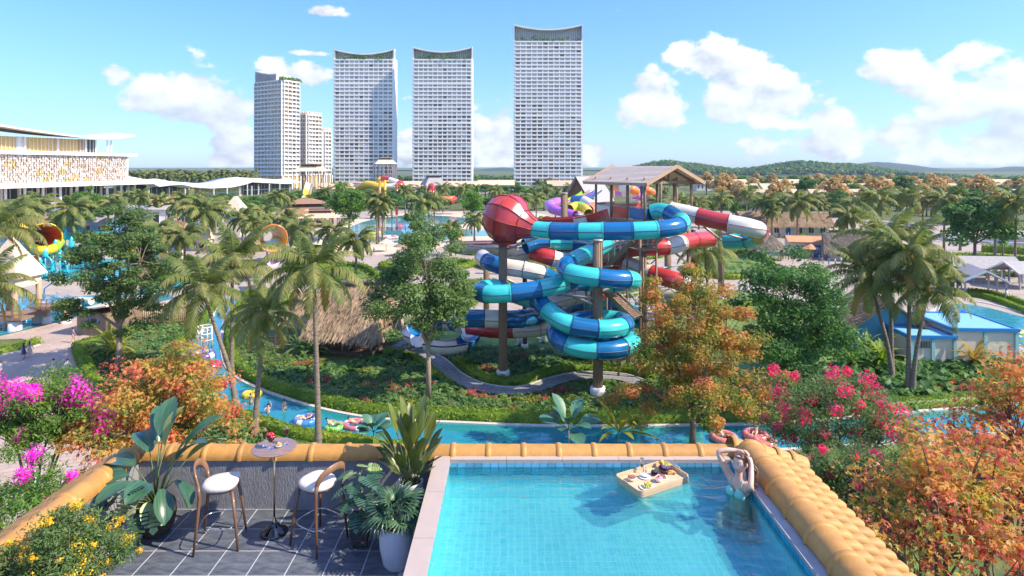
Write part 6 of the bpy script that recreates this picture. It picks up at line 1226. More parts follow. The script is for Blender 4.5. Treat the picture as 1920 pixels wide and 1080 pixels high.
# the thatched river hut
def river_hut():
    c = G(664, 652); T = empty('thatched_river_hut', c, 'big shaggy thatched hut on posts beside the river planting', 'hut', rz=R(-13)); rng_ = np.random.default_rng(8)
    w, l, ze, zr = 6.4, 5.0, 2.9, 7.3; W, Lh = w / 2 + 1.0, l / 2 + 1.0; rx = w / 2 + .9
    a, b, cc, dd = (-W, -Lh, ze - .5), (W, -Lh, ze - .5), (W, Lh, ze - .5), (-W, Lh, ze - .5); r0, r1 = (-rx * .75, 0, zr - .7), (rx * 1.02, 0, zr)
    qs = [(a, b, r1, r0), (cc, dd, r0, r1), (dd, a, r0, r0), ((W, -Lh * .8, ze + .9), (W, Lh * .8, ze + .9), r1, r1)]
    for q in qs: MB().add(list(dict.fromkeys(q)), [tuple(range(len(dict.fromkeys(q))))]).build('roof_slope', THATCH, T)
    strands(qs, rng_, 110, 1.0, STRAW, 'thatch_straws', T)
    e0 = [(a, b), (b, cc), (cc, dd), (dd, a)]; VV = []
    strands([(np.array(p) - (0, 0, .15), np.array(q) - (0, 0, .15), np.array(q) + (0, 0, .25), np.array(p) + (0, 0, .25)) for p, q in e0], rng_, 260, .75, STRAW, 'eave_fringe', T)
    MB().tube([(r0[0] - .4, 0, r0[2] + .05), (0, 0, (r0[2] + r1[2]) / 2 + .2), (r1[0] + .5, 0, r1[2] + .1)], [.3, .34, .22], 8).build('ridge_roll', THATCHDK, T)
    ps = MB().tube([(0, 0, 0), (0, 0, ze + .2)], .13, 8).mesh('post', WOODCOL)
    for x in (-w / 2, 0, w / 2):
        for y in (-l / 2, l / 2): link('post', ps, T, (x, y, 0))
    MB().box((0, 0, .12), (w, l, .24)).build('floor_deck', WOODDK, T)
    for s in (-1, 1):
        for i in range(3): MB().box((0, s * l / 2, .35 + i * .45), (w, .06, .06)).build('lattice_rail', WOODDK, T); MB().box((s * w / 2, 0, .35 + i * .45), (.06, l, .06)).build('lattice_rail', WOODDK, T)
        for i in range(12): MB().box((-w / 2 + .3 + i * w / 12, s * l / 2, .8), (.04, .04, 1.3)).build('lattice_bar', WOODDK, T); MB().box((s * w / 2, -l / 2 + .3 + i * l / 12, .8), (.04, .04, 1.3)).build('lattice_bar', WOODDK, T)
    return T
river_hut()
def small_hut():
    c = G(604, 632); T = empty('thatched_annex', c, 'smaller thatched roof joined behind the big river hut', 'hut', rz=R(-13)); q = []
    W, Lh, e, t = 3.4, 3.0, 2.3, 5.2; qs = [((-W, -Lh, e), (W, -Lh, e), (W, 0, t), (-W, 0, t)), ((W, Lh, e), (-W, Lh, e), (-W, 0, t), (W, 0, t))]
    for f in qs: MB().add(f, [(0, 1, 2, 3)]).build('roof_slope', THATCH, T)
    strands(qs, np.random.default_rng(9), 90, .8, STRAW, 'thatch_straws', T)
    for x in (-2.8, 2.8):
        for y in (-2.4, 2.4): MB().tube([(x, y, 0), (x, y, e + .6)], .12, 8).build('post', WOODCOL, T)
small_hut()
# long lattice fence left of the hut
T = empty('lattice_fence', G(575, 660), 'brown timber lattice fence running left from the thatched hut', 'fence', rz=R(8))
for i in range(9): MB().box((-6 + i * 1.4, 0, .95), (.12, .12, 1.9)).build('fence_post', WOODDK, T)
for i in range(5): MB().box((-.4, 0, .35 + i * .36), (11.4, .05, .05)).build('fence_rail', WOODDK, T)
for i in range(28): MB().box((-6 + i * .4, .03, .95), (.03, .03, 1.7)).build('fence_bar', WOODDK, T)
# timber kiosk with its dark sign
KIOSKW = M('kiosk_board', (.24, .17, .11), .7, .25, 3, stretch=(5, 5, .5), objvar=.12)
def kiosk():
    c = G(172, 630); T = empty('timber_kiosk', c, 'timber boarded kiosk with dark lettered sign at the plaza', 'kiosk', rz=R(-14)); w, l, h = 4.2, 7.5, 2.7
    MB().box((0, l / 2, h / 2), (w, l, h)).build('wall_core', WOODDK, T)
    pk = MB().box((0, 0, h / 2), (.19, .05, h)).mesh('wall_board', KIOSKW)
    for i in range(21): link('wall_board', pk, T, (-w / 2 + .1 + i * .2, -.03, 0))
    pk2 = MB().box((0, 0, h / 2), (.05, .19, h)).mesh('wall_board', KIOSKW)
    for i in range(37): link('wall_board', pk2, T, (w / 2 + .03, .1 + i * .2, 0))
    vs = [(-w / 2 - .9, -.5, h - .1), (w / 2 + .5, -.5, h + .9), (w / 2 + .5, l + .5, h + .9), (-w / 2 - .9, l + .5, h - .1)]; MB().add(vs + [(x, y, z + .16) for x, y, z in vs], [(3, 2, 1, 0), (4, 5, 6, 7), (0, 1, 5, 4), (1, 2, 6, 5), (2, 3, 7, 6), (3, 0, 4, 7)]).build('roof', CANVAS, T)
    cu = bpy.data.curves.new('sign_letters', 'FONT'); cu.body = 'LPP'; cu.size = .8; cu.extrude = .04; cu.align_x = 'CENTER'; tmp = bpy.data.objects.new('t', cu); COL.objects.link(tmp); bpy.context.view_layer.update()
    me = bpy.data.meshes.new_from_object(tmp.evaluated_get(bpy.context.evaluated_depsgraph_get())); bpy.data.objects.remove(tmp); me.materials.clear(); me.materials.append(M('navy_sign', (.01, .03, .12), .4, .1))
    link('sign_letters', me, T, (.15, -.1, 1.4), (R(90), 0, 0), scale=(1.0, 1.15, 1))
    MB().box((.15, -.075, 1.68), (1.9, .03, .8)).build('sign_board', M('blue_grey_sign', (.13, .2, .27), .5, .15), T)
    return T
kiosk()
T = empty('bamboo_fence', G(262, 612), 'long pale bamboo fence behind the planting right of the kiosk', 'fence', rz=R(12)); bm_ = MB().tube([(0, 0, 0), (0, 0, 2.7)], .11, 6).mesh('bamboo_pole', WOODLT)
for i in range(48): link('bamboo_pole', bm_, T, (-5 + i * .225, 0, 0))
for z in (.5, 2.2): MB().box((.2, -.12, z), (10.8, .08, .1)).build('fence_rail', WOODCOL, T)
# play tower in the splash pool
def play_tower():
    c = G(22, 612); T = empty('play_tower', c, 'cone roofed play tower on timber legs in the splash pool', 'play tower'); s = c.y / F_PX; zr = lambda y: EYE - (y - HY) * s
    W = 2.6; ze = zr(518); MB().add([(-W, -W, ze), (W, -W, ze), (W, W, ze), (-W, W, ze), (0, 0, zr(440))], [(0, 1, 4), (1, 2, 4), (2, 3, 4), (3, 0, 4), (3, 2, 1, 0)]).build('cone_roof', CANVAS, T)
    MB().box((0, 0, (ze + zr(535)) / 2), (4.2, 4.2, ze - zr(535) + .1)).build('cabin', CREAM, T)
    for x in (-1, .9): MB().box((x, -2.13, ze - .55), (.7, .1, .7)).build('shutter', BLUE, T)
    for x in (-1.9, 1.9):
        for y in (-1.9, 1.9): MB().tube([(x, y, 0), (x, y, zr(530))], .33, 12).build('leg', WOODLT, T); MB().lathe([(.75, 0), (.7, 1.1), (.35, 1.15)], (x, y, 0), 14).build('leg_plinth', WHITE, T)
    MB().box((0.5, -.3, zr(590)), (5.6, 4.8, .25)).build('deck', WOODCOL, T); MB().box((4.6, .4, zr(575)), (3.4, 2.6, .25)).build('upper_deck', WOODCOL, T)
    for x0, z0, x1, z1, y in ((-2.3, zr(590), 3.3, zr(590), -2.6), (3.0, zr(575), 6.3, zr(575), -.9), (-3.0, zr(605), .2, zr(572), -2.7), (.2, zr(572), 3.2, zr(556), -1.6)):
        for h in (.55, 1.05): MB().bar((x0, y, z0 + h), (x1, y, z1 + h), .09).build('railing', WOODCOL, T)
        for i in range(6): t = i / 5; p = Vector((x0 + (x1 - x0) * t, y, z0 + (z1 - z0) * t)); MB().bar(p, p + Vector((0, 0, 1.1)), .07).build('baluster', WOODCOL, T)
    for x in (2.2, 4.6): MB().tube([(x + 1, 1.5, 0), (x + 1, 1.5, zr(575))], .3, 10).build('deck_leg', WOODLT, T); MB().lathe([(.6, 0), (.55, .9), (.3, .95)], (x + 1, 1.5, 0), 14).build('leg_plinth', WHITE, T)
play_tower()
slide('tube_slide', 'teal tube slide curling from the play tower into the pool', [(2, 606, 86), (20, 604, 82), (44, 597, 80), (56, 588, 82), (48, 580, 85)], .62, [CYAN, BLUE], 1.8, group='splash pool slides')
slide('trough_slide', 'white and cyan trough slide leaving the play deck', [(70, 556, 86), (84, 562, 84), (104, 569, 82), (126, 573, 81), (146, 576, 81)], .95, [IVORY, CYAN], 2.0, trough=True, group='splash pool slides', seams=False)
slide('trough_slide', 'second white and cyan trough slide behind the first', [(92, 550, 92), (108, 554, 90), (126, 558, 88), (150, 560, 88), (172, 560, 88)], .85, [IVORY, IVORY, CYAN], 2.0, trough=True, group='splash pool slides', seams=False)
def cone_tower(px, pyb, ya, ye, yt, w, label, d=None):
    c = G(px, pyb); s = c.y / F_PX; z = lambda y: EYE - (y - HY) * s; T = empty('cone_roofed_tower', c, label, 'play tower', 'cone roofed towers'); W = w * s / 2
    MB().add([(-W, -W, z(ye)), (W, -W, z(ye)), (W, W, z(ye)), (-W, W, z(ye)), (-W * .12, -W * .12, z(ya)), (W * .12, -W * .12, z(ya)), (W * .12, W * .12, z(ya)), (-W * .12, W * .12, z(ya))], [(0, 1, 5, 4), (1, 2, 6, 5), (2, 3, 7, 6), (3, 0, 4, 7), (4, 5, 6, 7), (3, 2, 1, 0)]).build('cone_roof', CANVAS, T)
    MB().box((0, 0, z(ye) / 2), (W * 1.5, W * 1.5, z(ye))).build('shaft', CREAM, T); MB().box((.1, -W * .78, z(ye) - 1.2), (W * .6, .1, 1.6)).build('window', BLUEWALL, T); MB().box((0, -W * .78, z(ye) - .25), (W * 1.6, .12, .4)).build('trim', CYAN, T)
cone_tower(442, 440, 368, 398, 0, 40, 'cream pyramid roofed tower behind the palms'); cone_tower(384, 470, 414, 448, 0, 26, 'small cream pyramid roof right of the wicker barrel'); cone_tower(338, 490, 450, 462, 0, 16, 'small stone topped post below the wicker barrel')
def pavilion(px, pyb, w, l, zc, h1, h2, label, roof=ROOFOR, name='tiered_pavilion', rz=.3):
    c = G(px, pyb); T = empty(name, c, label, 'pavilion', rz=rz)
    def hip(W, Lh, z0, z1, k, nm): MB().add([(-W, -Lh, z0), (W, -Lh, z0), (W, Lh, z0), (-W, Lh, z0), (-W * k, -Lh * k, z1), (W * k, -Lh * k, z1), (W * k, Lh * k, z1), (-W * k, Lh * k, z1)], [(0, 1, 5, 4), (1, 2, 6, 5), (2, 3, 7, 6), (3, 0, 4, 7), (4, 5, 6, 7), (3, 2, 1, 0)]).build(nm, roof, T)
    hip(w / 2, l / 2, zc, zc + h1, .55, 'lower_roof'); hip(w * .36, l * .36, zc + h1 + .8, zc + h1 + h2, .25, 'upper_roof'); MB().box((0, 0, zc + h1 + .5), (w * .5, l * .5, 1.4)).build('clerestory', WOODDK, T)
    for i in range(6):
        for y in (-1, 1): MB().tube([(-w * .45 + i * w * .18, y * l * .44, 0), (-w * .45 + i * w * .18, y * l * .44, zc + .3)], .22, 8).build('post', WOODCOL, T)
    MB().box((0, 0, .2), (w * .9, l * .9, .4)).build('floor_deck', WOODLT, T)
pavilion(574, 418, 20, 16, 3.6, 2.6, 2.4, 'two tiered brown roofed pavilion left of the lagoon', ROOFBR)
pavilion(600, 425, 13, 9, 3.2, 1.6, .9, 'low pale roofed pavilion in front of the brown one', ROOFPINK, rz=.2)
pavilion(584, 385, 15, 15, 17.5, 2.5, .6, 'hat roofed tower top of the chute slide', CANVAS, 'chute_tower', 0); pavilion(722, 372, 14, 14, 21.5, 3.0, 1.2, 'cone hatted slide tower in front of the left tower', CANVAS, 'far_slide_tower', 0.3); pavilion(812, 385, 11, 11, 10.5, 4, 1, 'grey peaked slide tower below the middle tower', ROOFGR, 'far_slide_tower', .4)
gable_house('racing_slide_hut', 1102, 404, 10, 7, 2.5, 5.0, .9, 'dark gabled hut at the top of the racing slides', WOODDK, ROOFGR, over=1.5, d=176, z0=9.5)
T = empty('timber_scaffold', (((1102 - CX) * 176 / F_PX), 176, 0), 'orange brown timber scaffold under the racing slide hut', 'tower frame')
for x in (-4, 0, 4):
    for y in (-3, 3): MB().tube([(x, y, 0), (x, y, 9.4)], .3, 8).build('post', WOODCOL, T)
MB().box((0, 0, 9.35), (10, 7.6, .25)).build('deck', WOODCOL, T)
for z0, z1 in ((1, 5), (5, 9)):
    MB().bar((-4, -3, z0), (4, -3, z1), .2).build('brace', WOODCOL, T); MB().bar((4, -3, z0), (-4, -3, z1), .2).build('brace', WOODCOL, T)
def parasol(px, pyb, r, z0, z1, label, roof=THATCHDK, straw=STRAWGR):
    c = G(px, pyb); T = empty('thatched_parasol', c, label, 'parasol'); n = 14; qs = []
    for i in range(n):
        a, b = 2 * math.pi * i / n, 2 * math.pi * (i + 1) / n; q = ((r * math.cos(a), r * math.sin(a), z0), (r * math.cos(b), r * math.sin(b), z0), (.2 * math.cos(b), .2 * math.sin(b), z1), (.2 * math.cos(a), .2 * math.sin(a), z1)); qs.append(q)
    MB().lathe([(r, z0 - .05), (r * .55, z0 + (z1 - z0) * .5), (.2, z1)], n=n).build('roof', roof, T); strands(qs, np.random.default_rng(3), 50, .7, straw, 'thatch_straws', T)
    MB().lathe([(.5, z1 - .2), (.35, z1 + .35), (.12, z1 + .7), (.01, z1 + .9)], n=10).build('finial', WHITE, T)
    for i in range(6): a = i * math.pi / 3; MB().tube([(r * .75 * math.cos(a), r * .75 * math.sin(a), 0), (r * .75 * math.cos(a), r * .75 * math.sin(a), z0 + .5)], .14, 8).build('post', WOODCOL, T)
    MB().tube([(r * .72 * math.cos(a), r * .72 * math.sin(a), .9) for a in np.linspace(.4, 5.6, 16)], .06, 6).build('rail', WOODCOL, T)
parasol(1440, 486, 4.2, 2.4, 5.4, 'round thatched parasol hut with white finial')
# grey roofed open shelters on the right
def shelter(px, pyb, w, l, h, hr, rz, label):
    T = empty('open_shelter', G(px, pyb), label, 'shelter', 'grey roofed open shelters', rz=rz)
    for s in (-1, 1):
        vs = [(-w / 2 - .6, s * (l / 2 + .6), h - .25), (w / 2 + .6, s * (l / 2 + .6), h - .25), (w / 2 + .6, 0, h + hr), (-w / 2 - .6, 0, h + hr)]; MB().add(vs + [(x, y, z + .14) for x, y, z in vs], [(0, 1, 2, 3), (7, 6, 5, 4), (0, 4, 5, 1), (1, 5, 6, 2), (3, 7, 4, 0)]).build('roof_slope', ROOFGR, T)
        for x in (-w / 2 - .62, w / 2 + .62): MB().bar((x, s * (l / 2 + .6), h - .2), (x, 0, h + hr + .05), .08, .25).build('barge_board', WHITE, T)
    n = max(2, int(w / 2.2))
    for i in range(n + 1):
        for s in (-1, 1): MB().box((-w / 2 + i * w / n, s * l / 2, h / 2), (.22, .22, h)).build('post', CONC, T)
    for s in (-1, 1):
        for z in (.5, 1.0): MB().tube([(-w / 2, s * l / 2, z), (w / 2, s * l / 2, z)], .035, 6).build('rail', STEEL, T)
    MB().box((0, 0, .08), (w, l, .16)).build('floor_slab', PAVE, T)
shelter(1832, 550, 6.4, 5.2, 2.5, 1.5, 1.25, 'grey gabled shelter beside the curved hedges, gable facing'); shelter(1838, 527, 9.5, 4.5, 2.7, 1.5, -.12, 'long grey roofed shelter behind the gabled one'); shelter(1915, 538, 5.0, 4.5, 2.8, 1.3, .1, 'pale roofed shelter at the right edge')
# the blue roofed pump house
def pump_house():
    LB, DB = M('pale_blue_roof', (.22, .48, .66), .5, .06, 1.0), M('blue_trim', (.02, .20, .48), .4, .06, 1.0)
    c = G(1792, 685); T = empty('pump_house', c, 'cream pump house with flat pale blue roof and blue rim', 'pump house', rz=R(-3)); MINT = M('mint_pilaster', (.30, .55, .54), .6, .06)
    def blockx(x0, x1, y0, y1, h, nm):
        MB().box(((x0 + x1) / 2, (y0 + y1) / 2, h / 2), (x1 - x0, y1 - y0, h)).build(nm + 'wall', CREAM, T); MB().box(((x0 + x1) / 2, (y0 + y1) / 2, h + .04), (x1 - x0 + .1, y1 - y0 + .1, .08)).build(nm + 'roof', LB, T)
        for a, b, sx, sy in (((x0 + x1) / 2, y0 - .1, x1 - x0 + .5, .25), ((x0 + x1) / 2, y1 + .1, x1 - x0 + .5, .25), (x0 - .13, (y0 + y1) / 2, .25, y1 - y0 - .06), (x1 + .13, (y0 + y1) / 2, .25, y1 - y0 - .06)): MB().box((a, b, h + .02), (sx, sy, .34)).build('roof_rim', DB, T)
        n = max(2, int((x1 - x0) / 2.4))
        for i in range(n + 1): MB().box((x0 + i * (x1 - x0) / n, y0 - .05, h / 2 - .1), (.32, .2, h - .2)).build('pilaster', MINT, T)
    blockx(0.2, 6.2, .6, 7.5, 3.4, ''); blockx(-4.2, .0, .2, 4.2, 2.7, '')
    for i in range(8): MB().box((-3.6 + i * .16, .05, 2.0), (.05, .06, .7)).build('vent_slat', GLASSDK, T)
    o = MB().box((-1.0, 5.6, 1.6), (1.6, 2, 3.2)).build('rear_wall', CREAM, T)
pump_house()
# cars on the far road
CARM = [M('car_white', (.75, .75, .75), .25, .03, coat=.6), M('car_silver', (.42, .43, .45), .3, .04, metal=.5, coat=.5)]
def car(px, pyb, rz, m, label):
    T = empty('parked_car', G(px, pyb), label, 'car', 'cars on the road', rz=rz); L_, W = 4.4, 1.8; pr = [(-2.2, .35), (-2.2, .85), (-1.9, .98), (-1.1, 1.02), (-.6, 1.45), (.9, 1.48), (1.6, 1.0), (2.1, .92), (2.2, .6), (2.2, .35)]; n = len(pr)
    vs = [(x, s * W / 2 * (.86 if z > 1.1 else 1), z) for s in (-1, 1) for x, z in pr]; MB().add(vs, [tuple(range(n)), tuple(reversed(range(n, 2 * n)))] + [(i, n + i, n + (i + 1) % n, (i + 1) % n) for i in range(n)]).build('body', m, T)
    for s in (-1, 1): MB().add([(-.95, s * .86, 1.06), (1.3, s * .86, 1.06), (.85, s * .79, 1.4), (-.55, s * .79, 1.4)], [(0, 1, 2, 3)]).build('side_window', GLASSDK, T)
    for s in (-1, 1):
        for x in (-1.35, 1.35): MB().lathe([(.01, -.1), (.2, -.11), (.33, -.09), (.33, .09), (.2, .11), (.01, .1)], n=14).build('wheel', SEAM, T, loc=(x, s * .85, .33)).rotation_euler = (R(90), 0, 0)
        MB().box((2.17, s * .6, .72), (.08, .35, .15)).build('headlight', WHITE2, T)
car(1549, 428, .1, CARM[0], 'white car parked beyond the palm court'); car(1878, 463, -.2, CARM[1], 'silver car on the road behind the hedge'); car(1790, 452, -.15, CARM[0], 'white car on the road further left'); car(1556, 424, .05, CARM[0], 'white car parked just behind the first one')
# water play pieces in the children pool
def spray(px, py, h, label, m=CYAN):
    T = empty('water_play_arch', G(px, py), label, 'play fountain', 'cyan water play arches'); MB().tube([(h * .5 * math.cos(a), 0, h * math.sin(a)) for a in np.linspace(0, math.pi, 15)], .14, 8).build('arch_pipe', m, T); MB().lathe([(.35, h * .95), (.5, h * 1.1), (.2, h * 1.35), (.02, h * 1.4)], n=10).build('spout', m, T); MB().tube([(0, 0, 0), (0, 0, h)], .12, 8).build('stem', m, T)
for x, y, h, lb in ((85, 512, 3.2, 'left cyan water arch in the children pool'), (104, 506, 4.2, 'cyan water arch with wide bow in the children pool'), (122, 500, 5.6, 'tallest cyan water arch in the children pool'), (134, 506, 4.6, 'cyan water arch right of the tallest'), (74, 520, 2.6, 'small cyan water arch at the pool edge'), (112, 514, 3.0, 'low cyan water arch in front of the tallest')): spray(x, y, h, lb)
T = empty('curled_water_cannon', G(82, 556), 'blue curled spray pipe beside the play deck', 'play fountain'); MB().tube([(0, 0, 0), (.1, 0, 1.2), (1.2, 0, 2.0), (1.9, 0, 2.8), (1.7, 0, 3.5), (1.2, 0, 3.4), (1.2, 0, 2.9), (1.6, 0, 2.8)], .09, 8).build('pipe', BLUE, T); MB().lathe([(.25, -.1), (.25, .1)], n=12).build('nozzle', CYAN, T, loc=(1.6, 0, 2.8))
T = empty('bucket_drum', G(57, 524), 'brown tipping drum beside the play tower roof', 'barrel'); MB().lathe([(.8, -.9), (.95, 0), (.8, .9)], (0, 0, 3.4), 16, axis='x').build('drum', WOODLT, T); MB().tube([(1.3, 0, 0), (1.6, 0, 3), (1.2, 0, 5), (.3, 0, 5.6)], .12, 8).build('hoop', WOODCOL, T)
# the white lattice lantern in the river
T = empty('lattice_lantern', G(384, 652, .05), 'white lattice frame standing in the river bend', 'lantern frame')
for i in range(8): a = i * math.pi / 4; MB().tube([(.75 * math.cos(a), .75 * math.sin(a), 0), (.75 * math.cos(a), .75 * math.sin(a), 2.3)], .06, 6).build('upright', IVORY, T)
for z in (.9, 1.6, 2.3): MB().tube([(.75 * math.cos(a), .75 * math.sin(a), z) for a in np.linspace(0, 2 * math.pi, 21)[:-1]], .07, 6, closed=True).build('hoop', IVORY, T)
def sunshade(px, py, r, h, m, label):
    T = empty('sunshade', G(px, py), label, 'parasol', 'sunshades across the park'); MB().lathe([(r, h), (r * .5, h + .5), (.06, h + 1.0), (.01, h + 1.15)], n=12, smooth=False).build('canopy', m, T); MB().tube([(0, 0, 0), (0, 0, h + 1)], .06, 8).build('pole', WOODLT, T)
for i, (x, y) in enumerate(((250, 478), (276, 484), (402, 486), (424, 492), (456, 500), (600, 474), (622, 462), (640, 476), (540, 482), (724, 472), (752, 480), (860, 462), (1640, 500), (1662, 506), (1690, 520), (1520, 484))):
    sunshade(x, y, 1.8, 2.1, (STRAWGR, CANVAS, THATCH, ROOFOR)[i % 4], '%s thatch or canvas sunshade from the left on the paved courts' % ORD[i])
# sun loungers on the lagoon beach
lounger = None
for i, (x, y) in enumerate(((664, 452), (672, 457), (684, 454), (692, 456), (676, 462), (660, 460))):
    if lounger is None:
        lounger = empty('sun_lounger', G(x, y), 'dark sun lounger on the lagoon beach', 'sun lounger', 'loungers on the lagoon beach'); MB().box((0, 0, .35), (.7, 1.5, .1)).build('seat', WOODDK, lounger); MB().bar((0, .75, .35), (0, 1.3, .8), .7, .08).build('backrest', WOODDK, lounger)
        for sx in (-.3, .3):
            for sy in (-.6, .6): MB().box((sx, sy, .17), (.06, .06, .34)).build('leg', WOODDK, lounger)
    else: o = copy_tree(lounger); o.location = G(x, y)
# ------------------------------------------------------------------ the terrace, its parapet, pool and tiled eaves
FZ = 15.2; WZ = 15.82; CZ = 15.905
CLAY = M('mustard_glazed_clay', (.44, .225, .055), .55, .2, 5.0, bump=.1, bscale=30, objvar=.12)
CLAYLT = M('pale_mustard_clay', (.46, .245, .065), .6, .14, 5.0, bump=.08, bscale=30, objvar=.12)
RENDER = M('grey_render', (.235, .235, .245), .85, .22, 1.6, bump=.25, bscale=22, stretch=(2.5, 2.5, .7))
COPING = M('blush_stone', (.43, .355, .31), .6, .06, 3.0, bump=.05)
SLATE = M('slate_tile', (.085, .10, .125), .42, .35, 2.2, bump=.2, bscale=9, stretch=(2, 6, 1), objvar=.14, col2=(.115, .13, .155))
GROUT = M('pale_grout', (.45, .46, .48), .9, .08, 5)
house = empty('terrace_building', (0, 4, 0), 'building carrying the terrace and pool above the park', 'building')
def hb(name, x0, x1, y0, y1, z0, z1, m, parent=house): return MB().box(((x0 + x1) / 2, (y0 + y1) / 2, (z0 + z1) / 2), (x1 - x0, y1 - y0, z1 - z0)).build(name, m, parent, origin=(0, 4, 0))
hb('wall', -5.1, 3.2, -4, 8.2, 0, 14.3, RENDER); hb('floor_plate', -5.1, -1.03, 1.5, 8.12, 14.31, FZ - .02, CONC)
# floor tiles, each a slab
fl = sheet('terrace_floor', [(-4.95, 2.5), (-1.02, 2.5), (-1.02, 8.14), (-4.95, 8.14)], FZ + .007, GROUT)
tm = MB(); g = .015; tw, td = .418, .4416
tm.box((0, 0, 0), (tw - g, td - g, .02)); tm = tm.mesh('floor_tile', SLATE)
for i in range(-2, 8):
    for j in range(12):
        x0 = -1.669 - (i + .5) * tw; y0 = 8.12 - (j + .5) * td
        if x0 + tw / 2 > -1.03 + .17 or x0 - tw / 2 < -4.93: continue
        sx = 1.0
        if x0 + tw / 2 > -1.03: sx = (-1.035 - (x0 - tw / 2)) / tw; x0 = x0 - tw / 2 + sx * tw / 2
        if sx > .1: link('floor_tile', tm, fl, (x0, y0, FZ), scale=(sx, 1, 1))
# parapets
par = empty('parapet', (-2, 8.2, FZ), 'grey rendered parapet with mustard cap tiles round the terrace', 'parapet')
def pb(name, x0, x1, y0, y1, z0, z1, m): return MB().box(((x0 + x1) / 2, (y0 + y1) / 2, (z0 + z1) / 2), (x1 - x0, y1 - y0, z1 - z0)).build(name, m, par, origin=(-2, 8.2, FZ))
pb('back_wall', -5.2, 2.98, 8.125, 8.34, FZ - .3, 15.875, RENDER); pb('side_wall', -5.12, -4.9, 2.0, 8.12, FZ - .3, 15.875, RENDER)
def cap_mesh(Lc, r0, r1, name='cap_tile', m=CLAY, collar=True, n=12):
    mb = MB(); mb.tube([(0, 0, 0), (Lc * .5, 0, 0), (Lc, 0, 0)], [r0, (r0 + r1) / 2, r1], n, False, True, -.12, math.pi + .12, up=(0, 0, 1))
    if collar: mb.tube([(-.02, 0, 0), (0, 0, 0), (.035, 0, 0), (.055, 0, 0)], [r0 * 1.0, r0 * 1.10, r0 * 1.10, r0 * 1.0], n, False, True, -.12, math.pi + .12, up=(0, 0, 1))
    return mb.mesh(name, m)
cm = cap_mesh(.467, .140, .134)
for i in range(17): link('cap_tile', cm, par, (-5.0 + i * .467 + 2, 8.235 - 8.2, 15.868 - FZ))
cm2 = cap_mesh(.56, .150, .144)
for i in range(11): link('cap_tile', cm2, par, (-5.02 + 2, 8.2 - i * .56 - 8.2 - .1, 15.868 - FZ), (0, 0, R(-90)))
# tiled skirts: courses of barrel tiles falling away outside the side walls
def barrel_mesh(Lt, r0, r1, m, n=8):
    mb = MB(); P = [(0, 0, 0), (Lt * .35, 0, .004), (Lt * .8, 0, .002), (Lt, 0, -.012)]; rr = [r0, r0 * 1.02, r1, r1 * .82]
    mb.tube(P, rr, n, False, True, -.05, math.pi + .05, up=(0, 0, 1)); return mb.mesh('barrel_tile', m)
def skirt(label, x_in, x_out, z_in, z_out, y0, y1, sgn, rows, m, ridge):
    T = empty('tiled_eave', (x_in, y1, z_in), label, 'tiled roof', 'tiled eaves beside the terrace'); o = Vector((x_in, y1, z_in)); pitch = .187; n = int((y1 - y0) / pitch); dx = (x_out - x_in); ln = math.hypot(dx, z_out - z_in); sl = math.atan2(z_out - z_in, abs(dx))
    MB().add([(x_in, y0, z_in - .05), (x_out, y0, z_out - .05), (x_out, y1, z_out - .05), (x_in, y1, z_in - .05)], [(0, 1, 2, 3)]).build('under_sheet', CLAY, T, origin=o)
    Lt = ln / rows * 1.25; bm = barrel_mesh(Lt, .060, .079, m)
    for k in range(rows):
        for i in range(n):
            t = k / rows; p = Vector((dx * t, -(i + .5) * pitch, (z_out - z_in) * t + .012 * (rows - k) * .0 + .03)); e = link('barrel_tile', bm, T, p)
            e.rotation_euler = (0, -sl - .13, 0) if sgn > 0 else (0, -sl + .05, math.pi)
            if sgn < 0: e.rotation_euler = (0, 0, 0); e.matrix_local = Matrix.Translation(p) @ Matrix.Rotation(math.pi, 4, 'Z') @ Matrix.Rotation(-sl - .13, 4, 'Y')
    if ridge is not None:
        rm = cap_mesh(.467, .175, .168, m=CLAY)
        for i in range(11): link('ridge_tile', rm, T, (ridge, -i * .467 - .12, .06), (0, 0, R(-90)))
    return T
skirt('right tiled eave of mustard barrel tiles beside the pool', 3.12, 3.80, 15.885, 15.70, 2.9, 8.22, 1, 4, CLAYLT, .0)
skirt('left tiled eave falling outside the parapet', -5.16, -5.75, 15.84, 15.45, 2.9, 8.3, -1, 3, CLAY, None)
he = empty('hip_cap_row', (2.9, 8.26, 15.9), 'row of mustard hip caps ending the right eave', 'tiled roof', 'hip caps'); hm = cap_mesh(.215, .155, .13, 'hip_tile', CLAYLT)
for i in range(5): o = link('hip_tile', hm, he, (.02 + i * .195, .0, .04 - i * .05)); o.rotation_euler = (0, R(13), 0)
# pool
MOS = brickmat('pool_mosaic', (.56, .88, .88), (.34, .74, .80), (.92, .96, .96), 1.0, .085, .085, .0055, .3, 0.0, .14, 0)
def wobble(m):                                            # mosaic joints bent by noise, imitating refraction through the water in the texture
    nt = m.node_tree; N, L = nt.nodes, nt.links; b = next(n for n in N if n.type == 'TEX_BRICK'); mp = next(n for n in N if n.type == 'MAPPING'); nz = N.new('ShaderNodeTexNoise'); nz.inputs['Scale'].default_value = 3.5; nz.inputs['Detail'].default_value = 2
    tc = next(n for n in N if n.type == 'TEX_COORD'); L.new(tc.outputs['Object'], nz.inputs['Vector']); a = N.new('ShaderNodeVectorMath'); a.operation = 'MULTIPLY_ADD'; L.new(nz.outputs['Color'], a.inputs[0]); a.inputs[1].default_value = (.07, .07, .07); L.new(mp.outputs[0], a.inputs[2]); L.new(a.outputs[0], b.inputs['Vector'])
wobble(MOS)
